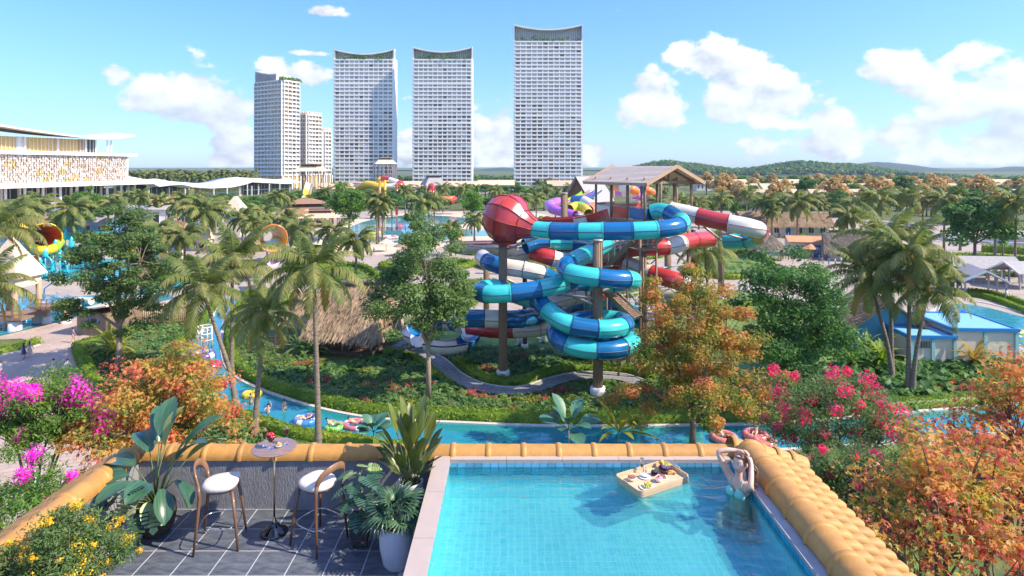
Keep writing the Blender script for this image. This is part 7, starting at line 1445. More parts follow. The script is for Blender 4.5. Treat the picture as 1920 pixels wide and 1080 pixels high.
pool = empty('swimming_pool', (1, 5.5, WZ), 'raised terrace pool with blush stone coping and cyan mosaic', 'swimming pool'); PX0, PX1, PY0, PY1, PZ = -.81, 2.84, 1.6, 8.02, 15.40; O = (1, 5.5, WZ)
MB().add([(PX0, PY0, PZ), (PX1, PY0, PZ), (PX1, PY1, PZ), (PX0, PY1, PZ)], [(0, 1, 2, 3)]).build('pool_floor', MOS, pool, origin=O)
MOSB = brickmat('pool_mosaic_back', (.46, .84, .86), (.36, .76, .82), (.72, .90, .90), 1.0, .075, .075, .0035, .3, 0.0, .14, 0, rot3=(R(-90), 0, 0)); MOSS = brickmat('pool_mosaic_side', (.46, .84, .86), (.36, .76, .82), (.72, .90, .90), 1.0, .075, .075, .0035, .3, 0.0, .14, 0, rot3=(R(90), R(90), 0))
WALLT = M('pool_wall_tile', (.09, .50, .66), .3, .12, 3)
MB().add([(PX0, PY1, PZ), (PX1, PY1, PZ), (PX1, PY1, CZ - .03), (PX0, PY1, CZ - .03)], [(3, 2, 1, 0)]).build('back_basin_wall', MOSB, pool, origin=O)
for x in (PX0, PX1): MB().add([(x, PY0, PZ), (x, PY1, PZ), (x, PY1, CZ - .03), (x, PY0, CZ - .03)], [(0, 1, 2, 3)]).build('side_basin_wall', MOSS, pool, origin=O)
TA, TB = M('glass_tile_pale', (.16, .42, .60), .15, .15, 5, objvar=.2), M('glass_tile_teal', (.03, .36, .50), .15, .15, 5, objvar=.2)
tA, tB = MB().box((0, 0, 0), (.098, .012, .07)).mesh('wall_tile', TA), MB().box((0, 0, 0), (.098, .012, .07)).mesh('wall_tile', TB)
n = int((PX1 - PX0) / .106)
for i in range(n):
    for k in range(3): link('wall_tile', tA if k == 0 else tB, pool, (PX0 + .053 + i * .106 - 1, PY1 - .006 - 5.5, CZ - .07 - k * .078 - WZ))
n = int((PY1 - 3.2) / .106)
for i in range(n):
    for k in range(2):
        o = link('wall_tile', tB, pool, (PX1 - .006 - 1, PY1 - .06 - i * .106 - 5.5, CZ - .07 - k * .078 - WZ), (0, 0, R(90)))
def cp(x0, x1, y0, y1, m=COPING, nm='coping_stone'): return MB().box(((x0 + x1) / 2, (y0 + y1) / 2, CZ - .02), (x1 - x0, y1 - y0, .05)).build(nm, m, pool, origin=O)
for i in range(7): y1 = 8.118 - i * .9; cp(-1.01, -.80, y1 - .895, y1)
for i in range(5): x0 = -.796 + i * .728; cp(x0, x0 + .724, 8.01, 8.118)
for i in range(7): y1 = 8.006 - i * .9; cp(2.83, 2.965, y1 - .895, y1, CONC)  # right row coloured grey, standing for the shade on that side
MB().box((-.905, 4.9, 15.2), (.17, 6.4, 1.36)).build('outer_wall', RENDER, pool, origin=O); MB().box((2.93, 4.9, 15.1), (.16, 6.4, 1.55)).build('outer_wall', RENDER, pool, origin=O)
PW = watermat('terrace_pool_water', (0, 0, 0), .02, 4.0, .15, 1.0, (.50, .94, .96), (.7, 1.6, 1), detail=4)
nx, ny = 40, 70; xs = np.linspace(PX0 + .002, PX1 - .002, nx); ys = np.linspace(PY0, PY1 - .002, ny); V = np.array([(x - 1, y - 5.5, .0) for y in ys for x in xs])
o = link('water_surface', fast_mesh('water_surface', V, np.array([(j * nx + i, j * nx + i + 1, (j + 1) * nx + i + 1, (j + 1) * nx + i) for j in range(ny - 1) for i in range(nx - 1)]), PW, smooth=True), pool)

# ------------------------------------------------------------------ bar stools and table
WALNUT = M('walnut', (.15, .075, .04), .38, .3, 5, bump=.05, stretch=(1, 1, .25), coat=.15)
WALNUTL = M('walnut_light', (.24, .13, .07), .36, .3, 5, stretch=(1, 1, .4), coat=.15)
CUSH = M('ivory_cushion', (.62, .55, .48), .75, .05, 6, bump=.06, bscale=60)
CHROME = M('brushed_steel', (.6, .58, .54), .22, .05, 6, metal=1.0)
BRASS = M('brushed_brass', (.62, .44, .22), .25, .08, 6, metal=1.0)
BLACKG = M('black_lacquer', (.006, .006, .008), .06, .1, 2, coat=1.0)
TABLEW = M('table_walnut', (.25, .165, .135), .35, .22, 3, stretch=(1, 7, 1), coat=.15)
def sweep_rect(P, w, h, name, m, T, nrm=None):
    """a flat band along P: w across (up), h thick (outwards from the axis)"""
    mb = MB(); vs = []; k = len(P)
    for i, p in enumerate(P):
        p = Vector(p); t = (Vector(P[min(i + 1, k - 1)]) - Vector(P[max(i - 1, 0)])).normalized(); o = Vector((p.x, p.y, 0)).normalized(); u = t.cross(o).normalized(); o = u.cross(t).normalized(); ww = w[i] / 2 if hasattr(w, '__len__') else w / 2
        for a in range(8):
            an = math.pi / 4 * a; vs.append(p + u * (ww * math.copysign(abs(math.cos(an)) ** .6, math.cos(an))) + o * (h / 2 * math.copysign(abs(math.sin(an)) ** .6, math.sin(an))))
    fs = [(i * 8 + j, i * 8 + (j + 1) % 8, i * 8 + 8 + (j + 1) % 8, i * 8 + 8 + j) for i in range(k - 1) for j in range(8)] + [tuple(range(8)), tuple(reversed(range((k - 1) * 8, k * 8)))]
    return mb.add(vs, fs, True).build(name, m, T)
def stool(x, y, rz, label):
    T = empty('bar_stool', (x, y, FZ + .012), label, 'bar stool', 'bar stools at the round table', rz=rz); sh = .70
    # cushion: rounded, wider in front; front is local +X
    def ring(k, z): return [((.205 * math.copysign(abs(math.cos(a)) ** .75, math.cos(a)) + .0) * k, (.20 + .03 * math.cos(a)) * math.copysign(abs(math.sin(a)) ** .75, math.sin(a)) * k, z) for a in np.linspace(0, 2 * math.pi, 29)[:-1]]
    mb = MB(); prof = [(.80, sh - .03), (.97, sh - .015), (1.0, sh + .01), (.97, sh + .035), (.82, sh + .052), (.4, sh + .056), (.02, sh + .054)]; vs = []; n = 28
    for k, z in prof: vs += ring(k, z)
    vs = [(a, b, c + .02 * max(0, a) ** 2 / .04) for a, b, c in vs]
    mb.add(vs, [(i * n + j, i * n + (j + 1) % n, (i + 1) * n + (j + 1) % n, (i + 1) * n + j) for i in range(len(prof) - 1) for j in range(n)], True).build('seat', CUSH, T)
    MB().lathe([(.01, sh - .05), (.15, sh - .055), (.18, sh - .045), (.185, sh - .03), (.01, sh - .028)], n=24).build('seat_frame', WALNUT, T)
    for s in (-1, 1):
        MB().tube([(.235, s * .225, 0), (.20, s * .195, .35), (.155, s * .15, sh - .03)], [.013, .017, .020], 10).build('leg', WALNUT, T)
        MB().tube([(-.245, s * .235, 0), (-.21, s * .215, .35), (-.185, s * .20, sh - .05), (-.205, s * .205, sh + .10)], [.013, .018, .021, .020], 10).build('leg', WALNUT, T)
    P = []; 
    for t in np.linspace(-1, 1, 23):
        a = t * R(90); P.append((-.195 - .085 * max(0, math.cos(a)), .205 * math.sin(a), sh + .03 + .23 * max(0, math.cos(a)) ** .62))
    k = len(P); sweep_rect(P, [.04 + .05 * math.sin(math.pi * i / (k - 1)) ** .8 for i in range(k)], .026, 'backrest', WALNUTL, T)
    rr = [((.225 - .01) * math.copysign(abs(math.cos(a)) ** .55, math.cos(a)), .212 * math.copysign(abs(math.sin(a)) ** .55, math.sin(a)), .26) for a in np.linspace(0, 2 * math.pi, 41)[:-1]]
    MB().tube(rr, .0075, 8, closed=True).build('foot_ring', CHROME, T)
stool(-3.48, 7.40, R(12), 'walnut bar stool with ivory seat, left of the round table')
stool(-2.32, 7.42, R(148), 'walnut bar stool with ivory seat, right of the round table')
def bar_table():
    T = empty('bar_table', (-2.92, 7.6, FZ + .012), 'tall round walnut bar table on a slim brass stem', 'table'); h = 1.05
    MB().lathe([(.01, h - .022), (.245, h - .022), (.262, h - .012), (.264, h - .004), (.258, h), (.01, h)], n=48, smooth=False).build('table_top', TABLEW, T)
    MB().tube([(0, 0, .14), (0, 0, h - .02)], .011, 12).build('stem', BRASS, T); MB().lathe([(.012, .19), (.02, .16), (.032, .125)], n=16).build('stem_collar', BRASS, T)
    MB().lathe([(.165, 0), (.168, .012), (.15, .03), (.085, .07), (.045, .11), (.03, .14), (.01, .142)], n=32).build('base', BLACKG, T)
    MB().lathe([(.01, h - .04), (.07, h - .038), (.08, h - .0225)], n=20).build('top_flange', BRASS, T)
bar_table()
GLASS = M('clear_glass', (1, 1, 1), .0, 0, 1, trans=1.0); ROSE = M('rose_wine', (.62, .20, .07), .15, .05, 2, trans=.5); BERRY = M('red_berry', (.50, .02, .03), .25, .3, 20, coat=.4); PASTRY = M('pastry', (.62, .36, .12), .6, .25, 30); CHINA = M('white_china', (.78, .77, .76), .25, .03, 3, coat=.3)
TZ = FZ + .012 + 1.05 + .002
def flute(x, y, label):
    T = empty('champagne_flute', (x, y, TZ), label, 'glass', 'champagne flutes on the bar table'); MB().lathe([(.001, .003), (.03, .002), (.031, 0)], n=20).build('foot', GLASS, T); MB().tube([(0, 0, .003), (0, 0, .085)], .0035, 8).build('stem', GLASS, T)
    MB().lathe([(.004, .083), (.018, .10), (.024, .13), (.025, .17), (.022, .215)], n=20).build('bowl', GLASS, T); MB().lathe([(.003, .088), (.016, .102), (.0225, .13), (.0235, .17), (.0228, .18), (.001, .18)], n=20).build('wine', ROSE, T)
flute(-3.045, 7.62, 'rose filled champagne flute on the left of the table'); flute(-2.80, 7.68, 'rose filled champagne flute on the right of the table')
T = empty('berry_coupe', (-2.945, 7.56, TZ), 'stemmed glass coupe heaped with red berries', 'fruit bowl'); MB().lathe([(.001, .003), (.032, .002), (.033, 0)], n=20).build('foot', GLASS, T); MB().tube([(0, 0, .003), (0, 0, .07)], .004, 8).build('stem', GLASS, T); MB().lathe([(.005, .07), (.03, .09), (.045, .12), (.05, .15)], n=20).build('bowl', GLASS, T)
rg = random.Random(3)
for i in range(24): a = i * 2.4; r = .034 * math.sqrt((i % 12) / 12); MB().sphere((r * math.cos(a), r * math.sin(a), .105 + .03 * (i // 8) + rg.uniform(-.005, .01)), .0155, 8, 6).build('berry', BERRY, T)
T = empty('pastry_bowl', (-2.865, 7.585, TZ), 'small dish of golden pastries beside the berries', 'dish'); MB().lathe([(.001, .004), (.025, .003), (.04, .02), (.043, .03), (.038, .022), (.02, .01)], n=20).build('dish', CHINA, T)
for i in range(9): a = i * 2.4; r = .024 * math.sqrt(i / 9); MB().sphere((r * math.cos(a), r * math.sin(a), .035 + (.014 if i < 4 else 0)), .014, 8, 6, .8).build('pastry', PASTRY, T)

# ------------------------------------------------------------------ potted plants
POTW = M('matt_white_pot', (.55, .56, .58), .55, .06, 4, bump=.05); POTD = M('dark_stone_pot', (.045, .042, .042), .75, .4, 14, bump=.8, bscale=18); BASK = M('twig_basket', (.085, .06, .045), .85, .6, 26, bump=1.0, bscale=40, stretch=(1, 1, 2))
BOP = M('strelitzia_leaf', (.028, .085, .045), .32, .25, 4, stretch=(1, 12, 1), spec=.6, col2=(.045, .12, .06)); BOPL = M('strelitzia_pale_leaf', (.20, .25, .06), .35, .2, 4, stretch=(1, 12, 1)); STALK = M('leaf_stalk', (.08, .14, .04), .5, .2, 5)
MONS = M('monstera_pale', (.20, .30, .085), .38, .2, 4, col2=(.27, .35, .12)); MONSD = M('monstera_dark', (.03, .085, .05), .38, .3, 4, col2=(.05, .12, .07)); CIP = M('cast_iron_leaf', (.085, .12, .025), .35, .35, 3, stretch=(1, 10, 1), col2=(.14, .165, .03)); FAN = M('fan_palm_leaf', (.035, .085, .04), .4, .35, 4, col2=(.06, .125, .055))
def stalked(T, az, el, L_stalk, blade_me, tilt, roll=0.0, z=0.0, stalk_r=.008, bow=.15, m=STALK, o0=(0, 0)):
    """a leaf on its bowed stalk from the pot's mouth"""
    d = Vector((math.cos(az) * math.cos(el), math.sin(az) * math.cos(el), math.sin(el))); p0 = Vector((o0[0], o0[1], z)); h = Vector((math.cos(az), math.sin(az), 0)); p2 = p0 + d * L_stalk + h * (bow * L_stalk) - Vector((0, 0, bow * L_stalk * .5)); p1 = p0 + d * L_stalk * .55
    l = link('leaf', blade_me, T, p2); l.rotation_euler = (roll, -tilt, az); st = MB().tube([p0, p1, p2], [stalk_r * 1.3, stalk_r, stalk_r * .6], 6); mm = st.mesh('stalk', m); s_ = link('stalk', mm, T); return l
def monstera_mesh(size, m, seed):
    """a heart leaf with deep side splits; along +X"""
    rng = random.Random(seed); half = [(0.0, 0.0), (-.13, .10), (-.20, .27), (-.13, .42), (.0, .50)]; n = 5
    for i in range(n):
        t = i / n; x = .08 + .72 * t; w = .52 * math.sqrt(max(.02, 1 - (t * .98) ** 2.2)); half += [(x, w), (x + .085, w * .97), (x + .10 - .03, w * .36), (x + .115, w * .36)]
    half += [(.86, .16), (1.0, 0.0)]
    mb = MB(); z = lambda x, y: .16 * abs(y) - .35 * max(0, x - .3) ** 2 - .25 * y * y
    for s in (1, -1):
        P = [(p[0] * size, s * p[1] * size, z(*p) * size) for p in half]; k = len(P)
        spine = [(max(-.0, min(1.0, p[0])) * size, 0, z(max(0, min(1, p[0])), 0) * size) for p in half]
        mb.add(P + spine, [(i, i + 1, k + i + 1, k + i) if s > 0 else (k + i, k + i + 1, i + 1, i) for i in range(k - 1)], True)
    return mb.mesh('leaf', m)
def pot(name, loc, prof, m, label, soil_z, soil_r, cat='potted plant', n=28, sq=None):
    T = empty(name, loc, label, cat, 'potted plants on the terrace'); MB().lathe(prof, n=n if not sq else 4, smooth=not sq, a0=0 if not sq else math.pi / 4).build('pot', m, T); MB().lathe([(.001, soil_z + .01), (soil_r, soil_z)], n=20).build('soil', SOIL, T); return T
# bird of paradise with monstera in a twig basket, in the corner
T = pot('strelitzia_pot', (-4.38, 7.62, FZ + .012), [(.15, 0), (.20, .08), (.225, .22), (.215, .35), (.20, .37), (.19, .33)], BASK, 'bird of paradise plant in a twig basket at the parapet corner', .32, .19); rg = random.Random(7)
for i, (az, el, Ls, Lb, wb, tilt, m) in enumerate(((1.7, 1.45, .80, .50, .20, 1.25, BOP), (1.2, 1.5, .72, .48, .17, 1.35, BOPL), (.4, 1.25, .72, .56, .15, .95, BOP), (.1, 1.1, .66, .55, .15, .75, BOPL), (-.3, 1.2, .70, .50, .16, .85, BOP), (2.9, 1.05, .55, .46, .20, .25, BOP), (3.3, 1.0, .50, .50, .19, .0, BOP), (2.4, 1.3, .64, .44, .21, .6, BOP), (-.5, .95, .52, .42, .17, -.25, BOP), (-.9, .9, .45, .40, .16, -.5, BOP), (.8, 1.3, .60, .46, .16, .9, BOP), (-1.5, 1.2, .42, .40, .19, .2, BOP), (-2.2, 1.1, .45, .42, .18, .1, BOP), (2.0, 1.2, .74, .5, .18, 1.0, BOP))):
    stalked(T, az, el, Ls, blade(Lb * 1.05, wb * 1.4, .7, m, .6, fold=.35), tilt, rg.uniform(-.5, .5), .32, .009, .1)
mm = [monstera_mesh(.30, MONS, 1), monstera_mesh(.26, MONSD, 2)]
for i, (az, el, Ls, k, tilt, roll) in enumerate(((-1.9, .75, .40, 0, -.75, .1), (-1.1, .55, .32, 0, -.85, -.2), (-2.5, .5, .45, 1, -.5, .2), (3.4, .45, .42, 1, -.6, 0), (-2.9, .8, .45, 1, -.2, .3), (-2.2, .25, .42, 1, -.9, 0), (-1.5, .25, .34, 1, -.9, .2), (-1.7, 1.05, .5, 1, .1, .2))):
    stalked(T, az, el, Ls, mm[k], tilt, roll, .32, .006, .15)
# tall cast-iron plant in a tall white pot
T = pot('cast_iron_plant_pot', (-1.28, 7.80, FZ + .012), [(.11, 0), (.14, .1), (.155, .35), (.158, .53), (.148, .54), (.140, .50)], POTW, 'tall upright oval leaved plant in a tall white pot by the pool', .49, .138); bl = [blade(.40, .14, .25, CIP, .6, .1), blade(.36, .125, .4, CIP, .6, .1), blade(.44, .13, .2, CIP, .6, .1)]
for i in range(40):
    f = i / 40; az = i * 2.4 + rg.uniform(-.2, .2); el = 1.52 - .52 * f + rg.uniform(-.08, .08); Ls = .62 * (1 - f) + .08; stalked(T, az, el, Ls, rg.choice(bl), el - .12, rg.uniform(-.5, .5), .49, .005, .06, o0=(.06 * math.cos(az), .06 * math.sin(az)))
# split leaf philodendron in a dark stone pot
T = pot('philodendron_pot', (-1.80, 7.36, FZ + .012), [(.105, 0), (.125, .04), (.165, .30), (.168, .33), (.155, .335), (.15, .30)], POTD, 'split leaf philodendron in a square dark stone pot', .30, .14, sq=True); mm = [monstera_mesh(.22, MONSD, 3), monstera_mesh(.18, MONSD, 4), monstera_mesh(.15, MONS, 5)]
MB().tube([(0, 0, .28), (.01, .01, .6), (-.01, 0, .85)], [.02, .016, .01], 8).build('stem', BARKLT, T)
for i in range(22):
    f = i / 22; az = i * 2.4; z = .34 + .52 * f; stalked(T, az, .5 + .3 * f, .20 - .08 * f, mm[2] if f > .85 else mm[i % 2], -.45 + .3 * f, rg.uniform(-.3, .3), z, .004, .2)
# fan palm in a round white pot
T = pot('fan_palm_pot', (-1.30, 6.96, FZ + .012), [(.115, 0), (.15, .05), (.185, .22), (.19, .34), (.17, .46), (.155, .47), (.15, .43)], POTW, 'fan palm in a big round white pot beside the pool coping', .42, .15)
def fan_mesh(L_, n, m):
    mb = MB()
    for i in range(n):
        a = R(-115 + 230 * i / (n - 1)); c, s = math.cos(a), math.sin(a); Li = L_ * (1 - .25 * abs(a) / 2.2); w = .013; vs = []
        for t, k, dz in ((.04, .35, 0), (.45, 1.0, .02), (.8, .7, -.02), (1.0, .08, -.07)): x, y = c * Li * t, s * Li * t; vs += [(x - s * w * -k, y + c * w * -k, dz * L_ / .25), (x, y, dz * L_ / .25 + .006), (x - s * w * k, y + c * w * k, dz * L_ / .25)]
        mb.add(vs, [(j * 3 + q, j * 3 + q + 1, j * 3 + 4 + q, j * 3 + 3 + q) for j in range(3) for q in range(2)], False)
    return mb.mesh('leaf', m)
fm = [fan_mesh(.20, 15, FAN), fan_mesh(.17, 13, FAN), fan_mesh(.22, 17, FAN)]
for i in range(19):
    f = i / 19; az = i * 2.4 + .5; el = 1.45 - 1.0 * f; stalked(T, az, el, .30 - .10 * f, fm[i % 3], el - .25 - .4 * f, rg.uniform(-.4, .4), .45, .004, .1)
# yellow flowering bush in the near corner
b = tree('yellow_flower_bush', base=(-4.45, 5.95, FZ + .012), h=1.1, crown_z=.64, rx=.64, rz=.46, label='rounded bush with yellow flower clusters in the lower left corner', cat='bush', leaf=LEAFOL, nclump=80, cr=.17, per=260, ls=.045, tr=.03, seed=81, aspect=.3, fork=.2, shell=.5, flat=.8, flowers=(YELFL, 80, .07, 75, .017, .2), droop=-.2)
MB().lathe([(.2, 0), (.24, .15), (.25, .3), (.22, .3)], n=24).build('pot', POTD, b)

# ------------------------------------------------------------------ the floating breakfast tray
BAMB = M('pale_bamboo', (.62, .45, .28), .5, .12, 4, stretch=(1, 8, 1)); ang = math.atan2(.39, .70); tc_ = Vector(((1.31 + 2.16) / 2, (7.70 + 7.63) / 2 - .02, WZ + .02))
T = empty('floating_tray', tc_, 'pale bamboo tray floating on the pool with breakfast', 'tray', rz=ang); pr = rrect(.80, .48, .06, 6); pi_ = rrect(.775, .455, .05, 6); n = len(pr)
MB().prism(pr, -.03, .005, True, True).build('tray_base', BAMB, T); mb = MB(); mb.add([(p[0], p[1], .0) for p in pr] + [(p[0], p[1], .055) for p in pr] + [(p[0], p[1], .055) for p in pi_] + [(p[0], p[1], .006) for p in pi_], [(k * n + i, k * n + (i + 1) % n, (k + 1) * n + (i + 1) % n, (k + 1) * n + i) for k in range(3) for i in range(n)]); mb.build('tray_rim', BAMB, T)
for s in (-1, 1): MB().tube([(s * .395, -.07, .05), (s * .41, -.04, .065), (s * .41, .04, .065), (s * .395, .07, .05)], .006, 6).build('handle', BAMB, T)
def on_tray(x, y): c, s = math.cos(ang), math.sin(ang); return (tc_.x + x * c - y * s, tc_.y + x * s + y * c, tc_.z + .006)
def dish(x, y, name, label, parts, cat='food'):
    T = empty(name, on_tray(x, y), label, cat, 'food on the floating tray')
    for nm, mb, m in parts: mb.build(nm, m, T)
plate = lambda r: MB().lathe([(.001, .003), (r * .6, .002), (r, .012), (r * .95, .014), (r * .55, .006), (.001, .006)], n=24)
bowl = lambda r, h: MB().lathe([(.001, .002), (r * .5, .001), (r * .85, h * .5), (r, h), (r * .95, h), (r * .7, h * .4), (.001, h * .25)], n=24)
PURP = M('purple_grape', (.16, .06, .22), .35, .3, 20); GREENG = M('green_grape', (.40, .45, .10), .35, .2, 20); CITR = M('citrus', (.72, .42, .05), .5, .15, 12); MEAT = M('cured_meat', (.38, .13, .08), .5, .3, 30); PINKD = M('pink_mousse', (.62, .28, .30), .5, .1, 10); BLK = M('black_berry', (.02, .02, .025), .35, .3, 20)
def balls(nm, k, r, spread, z, m, seed):
    rg = random.Random(seed); mb = MB(); out = []
    for i in range(k): a = i * 2.4; q = spread * math.sqrt(i / k); mb.sphere((q * math.cos(a), q * math.sin(a), z + rg.uniform(0, r)), r, 7, 5)
    return (nm, mb, m)
dish(-.25, .09, 'berry_bowl', 'white bowl of dark red berries on the tray', [('bowl', bowl(.055, .045), CHINA), balls('berries', 26, .011, .04, .045, MEAT, 1)])
dish(-.06, .07, 'carafe_plate', 'white plate holding a clear carafe', [('plate', plate(.075), CHINA), ('carafe', MB().lathe([(.03, .006), (.032, .05), (.02, .09), (.016, .12), (.018, .13)], n=18), GLASS)])
dish(-.02, .17, 'tall_glass', 'slim clear glass at the back rim of the tray', [('foot', MB().lathe([(.001, .003), (.028, .002)], n=18), GLASS), ('bowl', MB().lathe([(.004, .01), (.005, .07), (.02, .10), (.023, .15), (.020, .19)], n=18), GLASS), ('drink', MB().lathe([(.003, .08), (.017, .10), (.019, .12), (.001, .12)], n=18), ROSE)])
dish(.085, .06, 'blackberry_heap', 'heap of black fruit in a dark bowl', [('bowl', bowl(.045, .03), BLK), balls('fruit', 18, .014, .03, .035, BLK, 2)])
dish(.27, .06, 'fruit_bowl', 'bowl of purple and green grapes', [('bowl', bowl(.095, .045), WOODDK), balls('purple_grapes', 36, .013, .05, .05, PURP, 3)])
dish(.31, .09, 'green_grapes', 'green grapes and a peach at the right of the fruit bowl', [balls('grapes', 30, .013, .05, .06, GREENG, 4), ('peach', MB().sphere((-.05, .05, .075), .035, 10, 7), CITR)])
dish(.27, -.06, 'croissant', 'golden croissant in front of the fruit bowl', [('croissant', MB().tube([(.05 * math.cos(a), .05 * math.sin(a), .02) for a in np.linspace(.2, 2.9, 9)], [.006, .014, .02, .024, .026, .024, .02, .014, .006], 9), PASTRY)])
dish(.13, -.05, 'meat_board', 'small board with slices of cured meat', [('board', MB().box((0, 0, .006), (.10, .12, .012)), CHINA)] + [('meat_slice', MB().box((0, -.035 + i * .022, .018), (.06, .018, .010)), MEAT) for i in range(4)])
dish(.02, -.09, 'mousse_cup', 'white cup of pink mousse with a cherry', [('cup', bowl(.05, .05), CHINA), ('mousse', MB().lathe([(.045, .045), (.03, .055), (.001, .058)], n=18), PINKD), ('cherry', MB().sphere((0, 0, .065), .013, 8, 6), BERRY)])
dish(-.20, -.13, 'flower_plate', 'white plate with citrus and flower garnish', [('plate', plate(.095), CHINA), balls('garnish', 9, .016, .06, .02, GREENG, 6), ('citrus', MB().sphere((.03, .04, .028), .03, 10, 7, .7), CITR), ('flower', MB().sphere((-.05, .02, .024), .018, 8, 6, .6), YELLOW)])
# ------------------------------------------------------------------ people
def skinned(name, J, E, rad, levels=1, roots=(0,)):
    """grow one continuous surface over a skeleton of joints"""
    me = bpy.data.meshes.new(name); me.from_pydata([tuple(j) for j in J], E, []); ob = bpy.data.objects.new(name, me); COL.objects.link(ob)
    sm = ob.modifiers.new('skin', 'SKIN'); sm.use_smooth_shade = True
    for i, r in enumerate(rad):
        sv = me.skin_vertices[0].data[i]; sv.radius = r if hasattr(r, '__len__') else (r, r); sv.use_root = i in roots
    if levels: ss = ob.modifiers.new('sub', 'SUBSURF'); ss.levels = levels; ss.render_levels = levels
    bpy.context.view_layer.update(); out = bpy.data.meshes.new_from_object(ob.evaluated_get(bpy.context.evaluated_depsgraph_get())); bpy.data.objects.remove(ob); out.name = name
    return out
SK = [M('skin_fair', (.58, .36, .27), .5, .06, 6), M('skin_tan', (.46, .27, .18), .5, .06, 6)]
HAIRD = M('dark_hair', (.02, .014, .012), .5, .2, 20)
CL = {'white': M('cloth_white', (.72, .70, .68), .8, .05), 'navy': M('cloth_navy', (.03, .05, .13), .8, .1), 'black': M('cloth_black', (.025, .025, .03), .8, .1), 'pink': M('cloth_pink', (.66, .42, .38), .8, .08), 'blue': M('cloth_blue', (.13, .26, .48), .8, .08), 'red': M('cloth_red', (.5, .05, .06), .8, .08), 'grey': M('cloth_grey', (.30, .31, .33), .8, .08)}
def pose(kind):
    """joints of a 1.7 m figure facing -Y; edges carry the body region"""
    st = 0.0
    if kind in ('stand', 'walk', 'reach', 'wade'):
        w = .17 if kind == 'walk' else .02
        J = dict(pel=(0, 0, .92), wai=(0, .01, 1.08), che=(0, .0, 1.28), nec=(0, .01, 1.45), hd0=(0, -.01, 1.54), hd1=(0, -.01, 1.64), lh=(.09, 0, .90), rh=(-.09, 0, .90), lk=(.10, -w - .01, .50), rk=(-.10, w * .4 - .01, .50), la=(.10, -w * 1.1, .09), ra=(-.10, w * 1.8, .10), lf=(.11, -w * 1.1 - .14, .03), rf=(-.11, w * 1.8 - .13, .04), ls=(.17, .01, 1.39), rs=(-.17, .01, 1.39), le=(.23, .05 + w * .5, 1.12), re=(-.23, .04 - w * .6, 1.12), lw=(.23, -.06 + w * .4, .90), rw=(-.23, -.06 - w, .92), lp=(.23, -.09 + w * .4, .82), rp=(-.23, -.09 - w, .84))
        if kind in ('reach', 'wade'): J.update(re=(-.25, -.18, 1.30), rw=(-.22, -.40, 1.36), rp=(-.21, -.47, 1.37))
        if kind == 'wade': J.update(le=(.26, -.05, 1.6), lw=(.18, -.1, 1.84), lp=(.16, -.1, 1.92))
    else:      # reclining in a ring: seat sunk in the hole, legs over the far rim, head back
        J = dict(pel=(0, 0, .12), wai=(0, .16, .22), che=(0, .33, .36), nec=(0, .47, .46), hd0=(0, .53, .53), hd1=(0, .58, .62), lh=(.09, -.03, .12), rh=(-.09, -.03, .12), lk=(.13, -.42, .38), rk=(-.11, -.40, .42), la=(.16, -.80, .26), ra=(-.12, -.78, .24), lf=(.17, -.88, .34), rf=(-.13, -.87, .32), ls=(.17, .42, .42), rs=(-.17, .42, .42), le=(.36, .28, .36), re=(-.36, .30, .36), lw=(.40, .04, .34), rw=(-.38, .05, .36), lp=(.41, -.04, .33), rp=(-.39, -.03, .35))
    E = [('pel', 'wai', 'torso'), ('wai', 'che', 'torso'), ('che', 'nec', 'torso'), ('nec', 'hd0', 'head'), ('hd0', 'hd1', 'head'), ('pel', 'lh', 'hip'), ('pel', 'rh', 'hip'), ('lh', 'lk', 'thigh'), ('rh', 'rk', 'thigh'), ('lk', 'la', 'shin'), ('rk', 'ra', 'shin'), ('la', 'lf', 'foot'), ('ra', 'rf', 'foot'), ('che', 'ls', 'torso'), ('che', 'rs', 'torso'), ('ls', 'le', 'uparm'), ('rs', 're', 'uparm'), ('le', 'lw', 'arm'), ('re', 'rw', 'arm'), ('lw', 'lp', 'hand'), ('rw', 'rp', 'hand')]
    RD = dict(pel=.14, wai=.12, che=.14, nec=.055, hd0=.085, hd1=.085, lh=.095, rh=.095, lk=.06, rk=.06, la=.04, ra=.04, lf=.035, rf=.035, ls=.06, rs=.06, le=.043, re=.043, lw=.03, rw=.03, lp=.035, rp=.035)
    k = list(J); return J, E, [RD[a] for a in k], k
PM = {}
def pose_mesh(kind):
    if kind not in PM:
        J, E, rad, k = pose(kind); ix = {a: i for i, a in enumerate(k)}; me = skinned('body', [J[a] for a in k], [(ix[a], ix[b]) for a, b, _ in E], rad, 1)
        c = np.array([p.center for p in me.polygons]); best = np.full(len(c), 9e9); reg = np.zeros(len(c), int); names = []
        for a, b, r in E:
            if r not in names: names.append(r)
            A, B = np.array(J[a]), np.array(J[b]); t = np.clip(((c - A) @ (B - A)) / ((B - A) @ (B - A)), 0, 1); d = np.linalg.norm(c - A - t[:, None] * (B - A), axis=1); m = d < best; best[m] = d[m]; reg[m] = names.index(r)
        PM[kind] = (me, reg, names, J)
    return PM[kind]
OUT = {'trunks': dict(hip=1, thigh=0), 'bikini': dict(hip=1), 'shirt_shorts': dict(torso=1, uparm=1, hip=2, thigh=2), 'dress': dict(torso=1, hip=1, thigh=1), 'shirt_trousers': dict(torso=1, uparm=1, arm=1, hip=2, thigh=2, shin=2), 'suit': dict(torso=1, hip=1)}
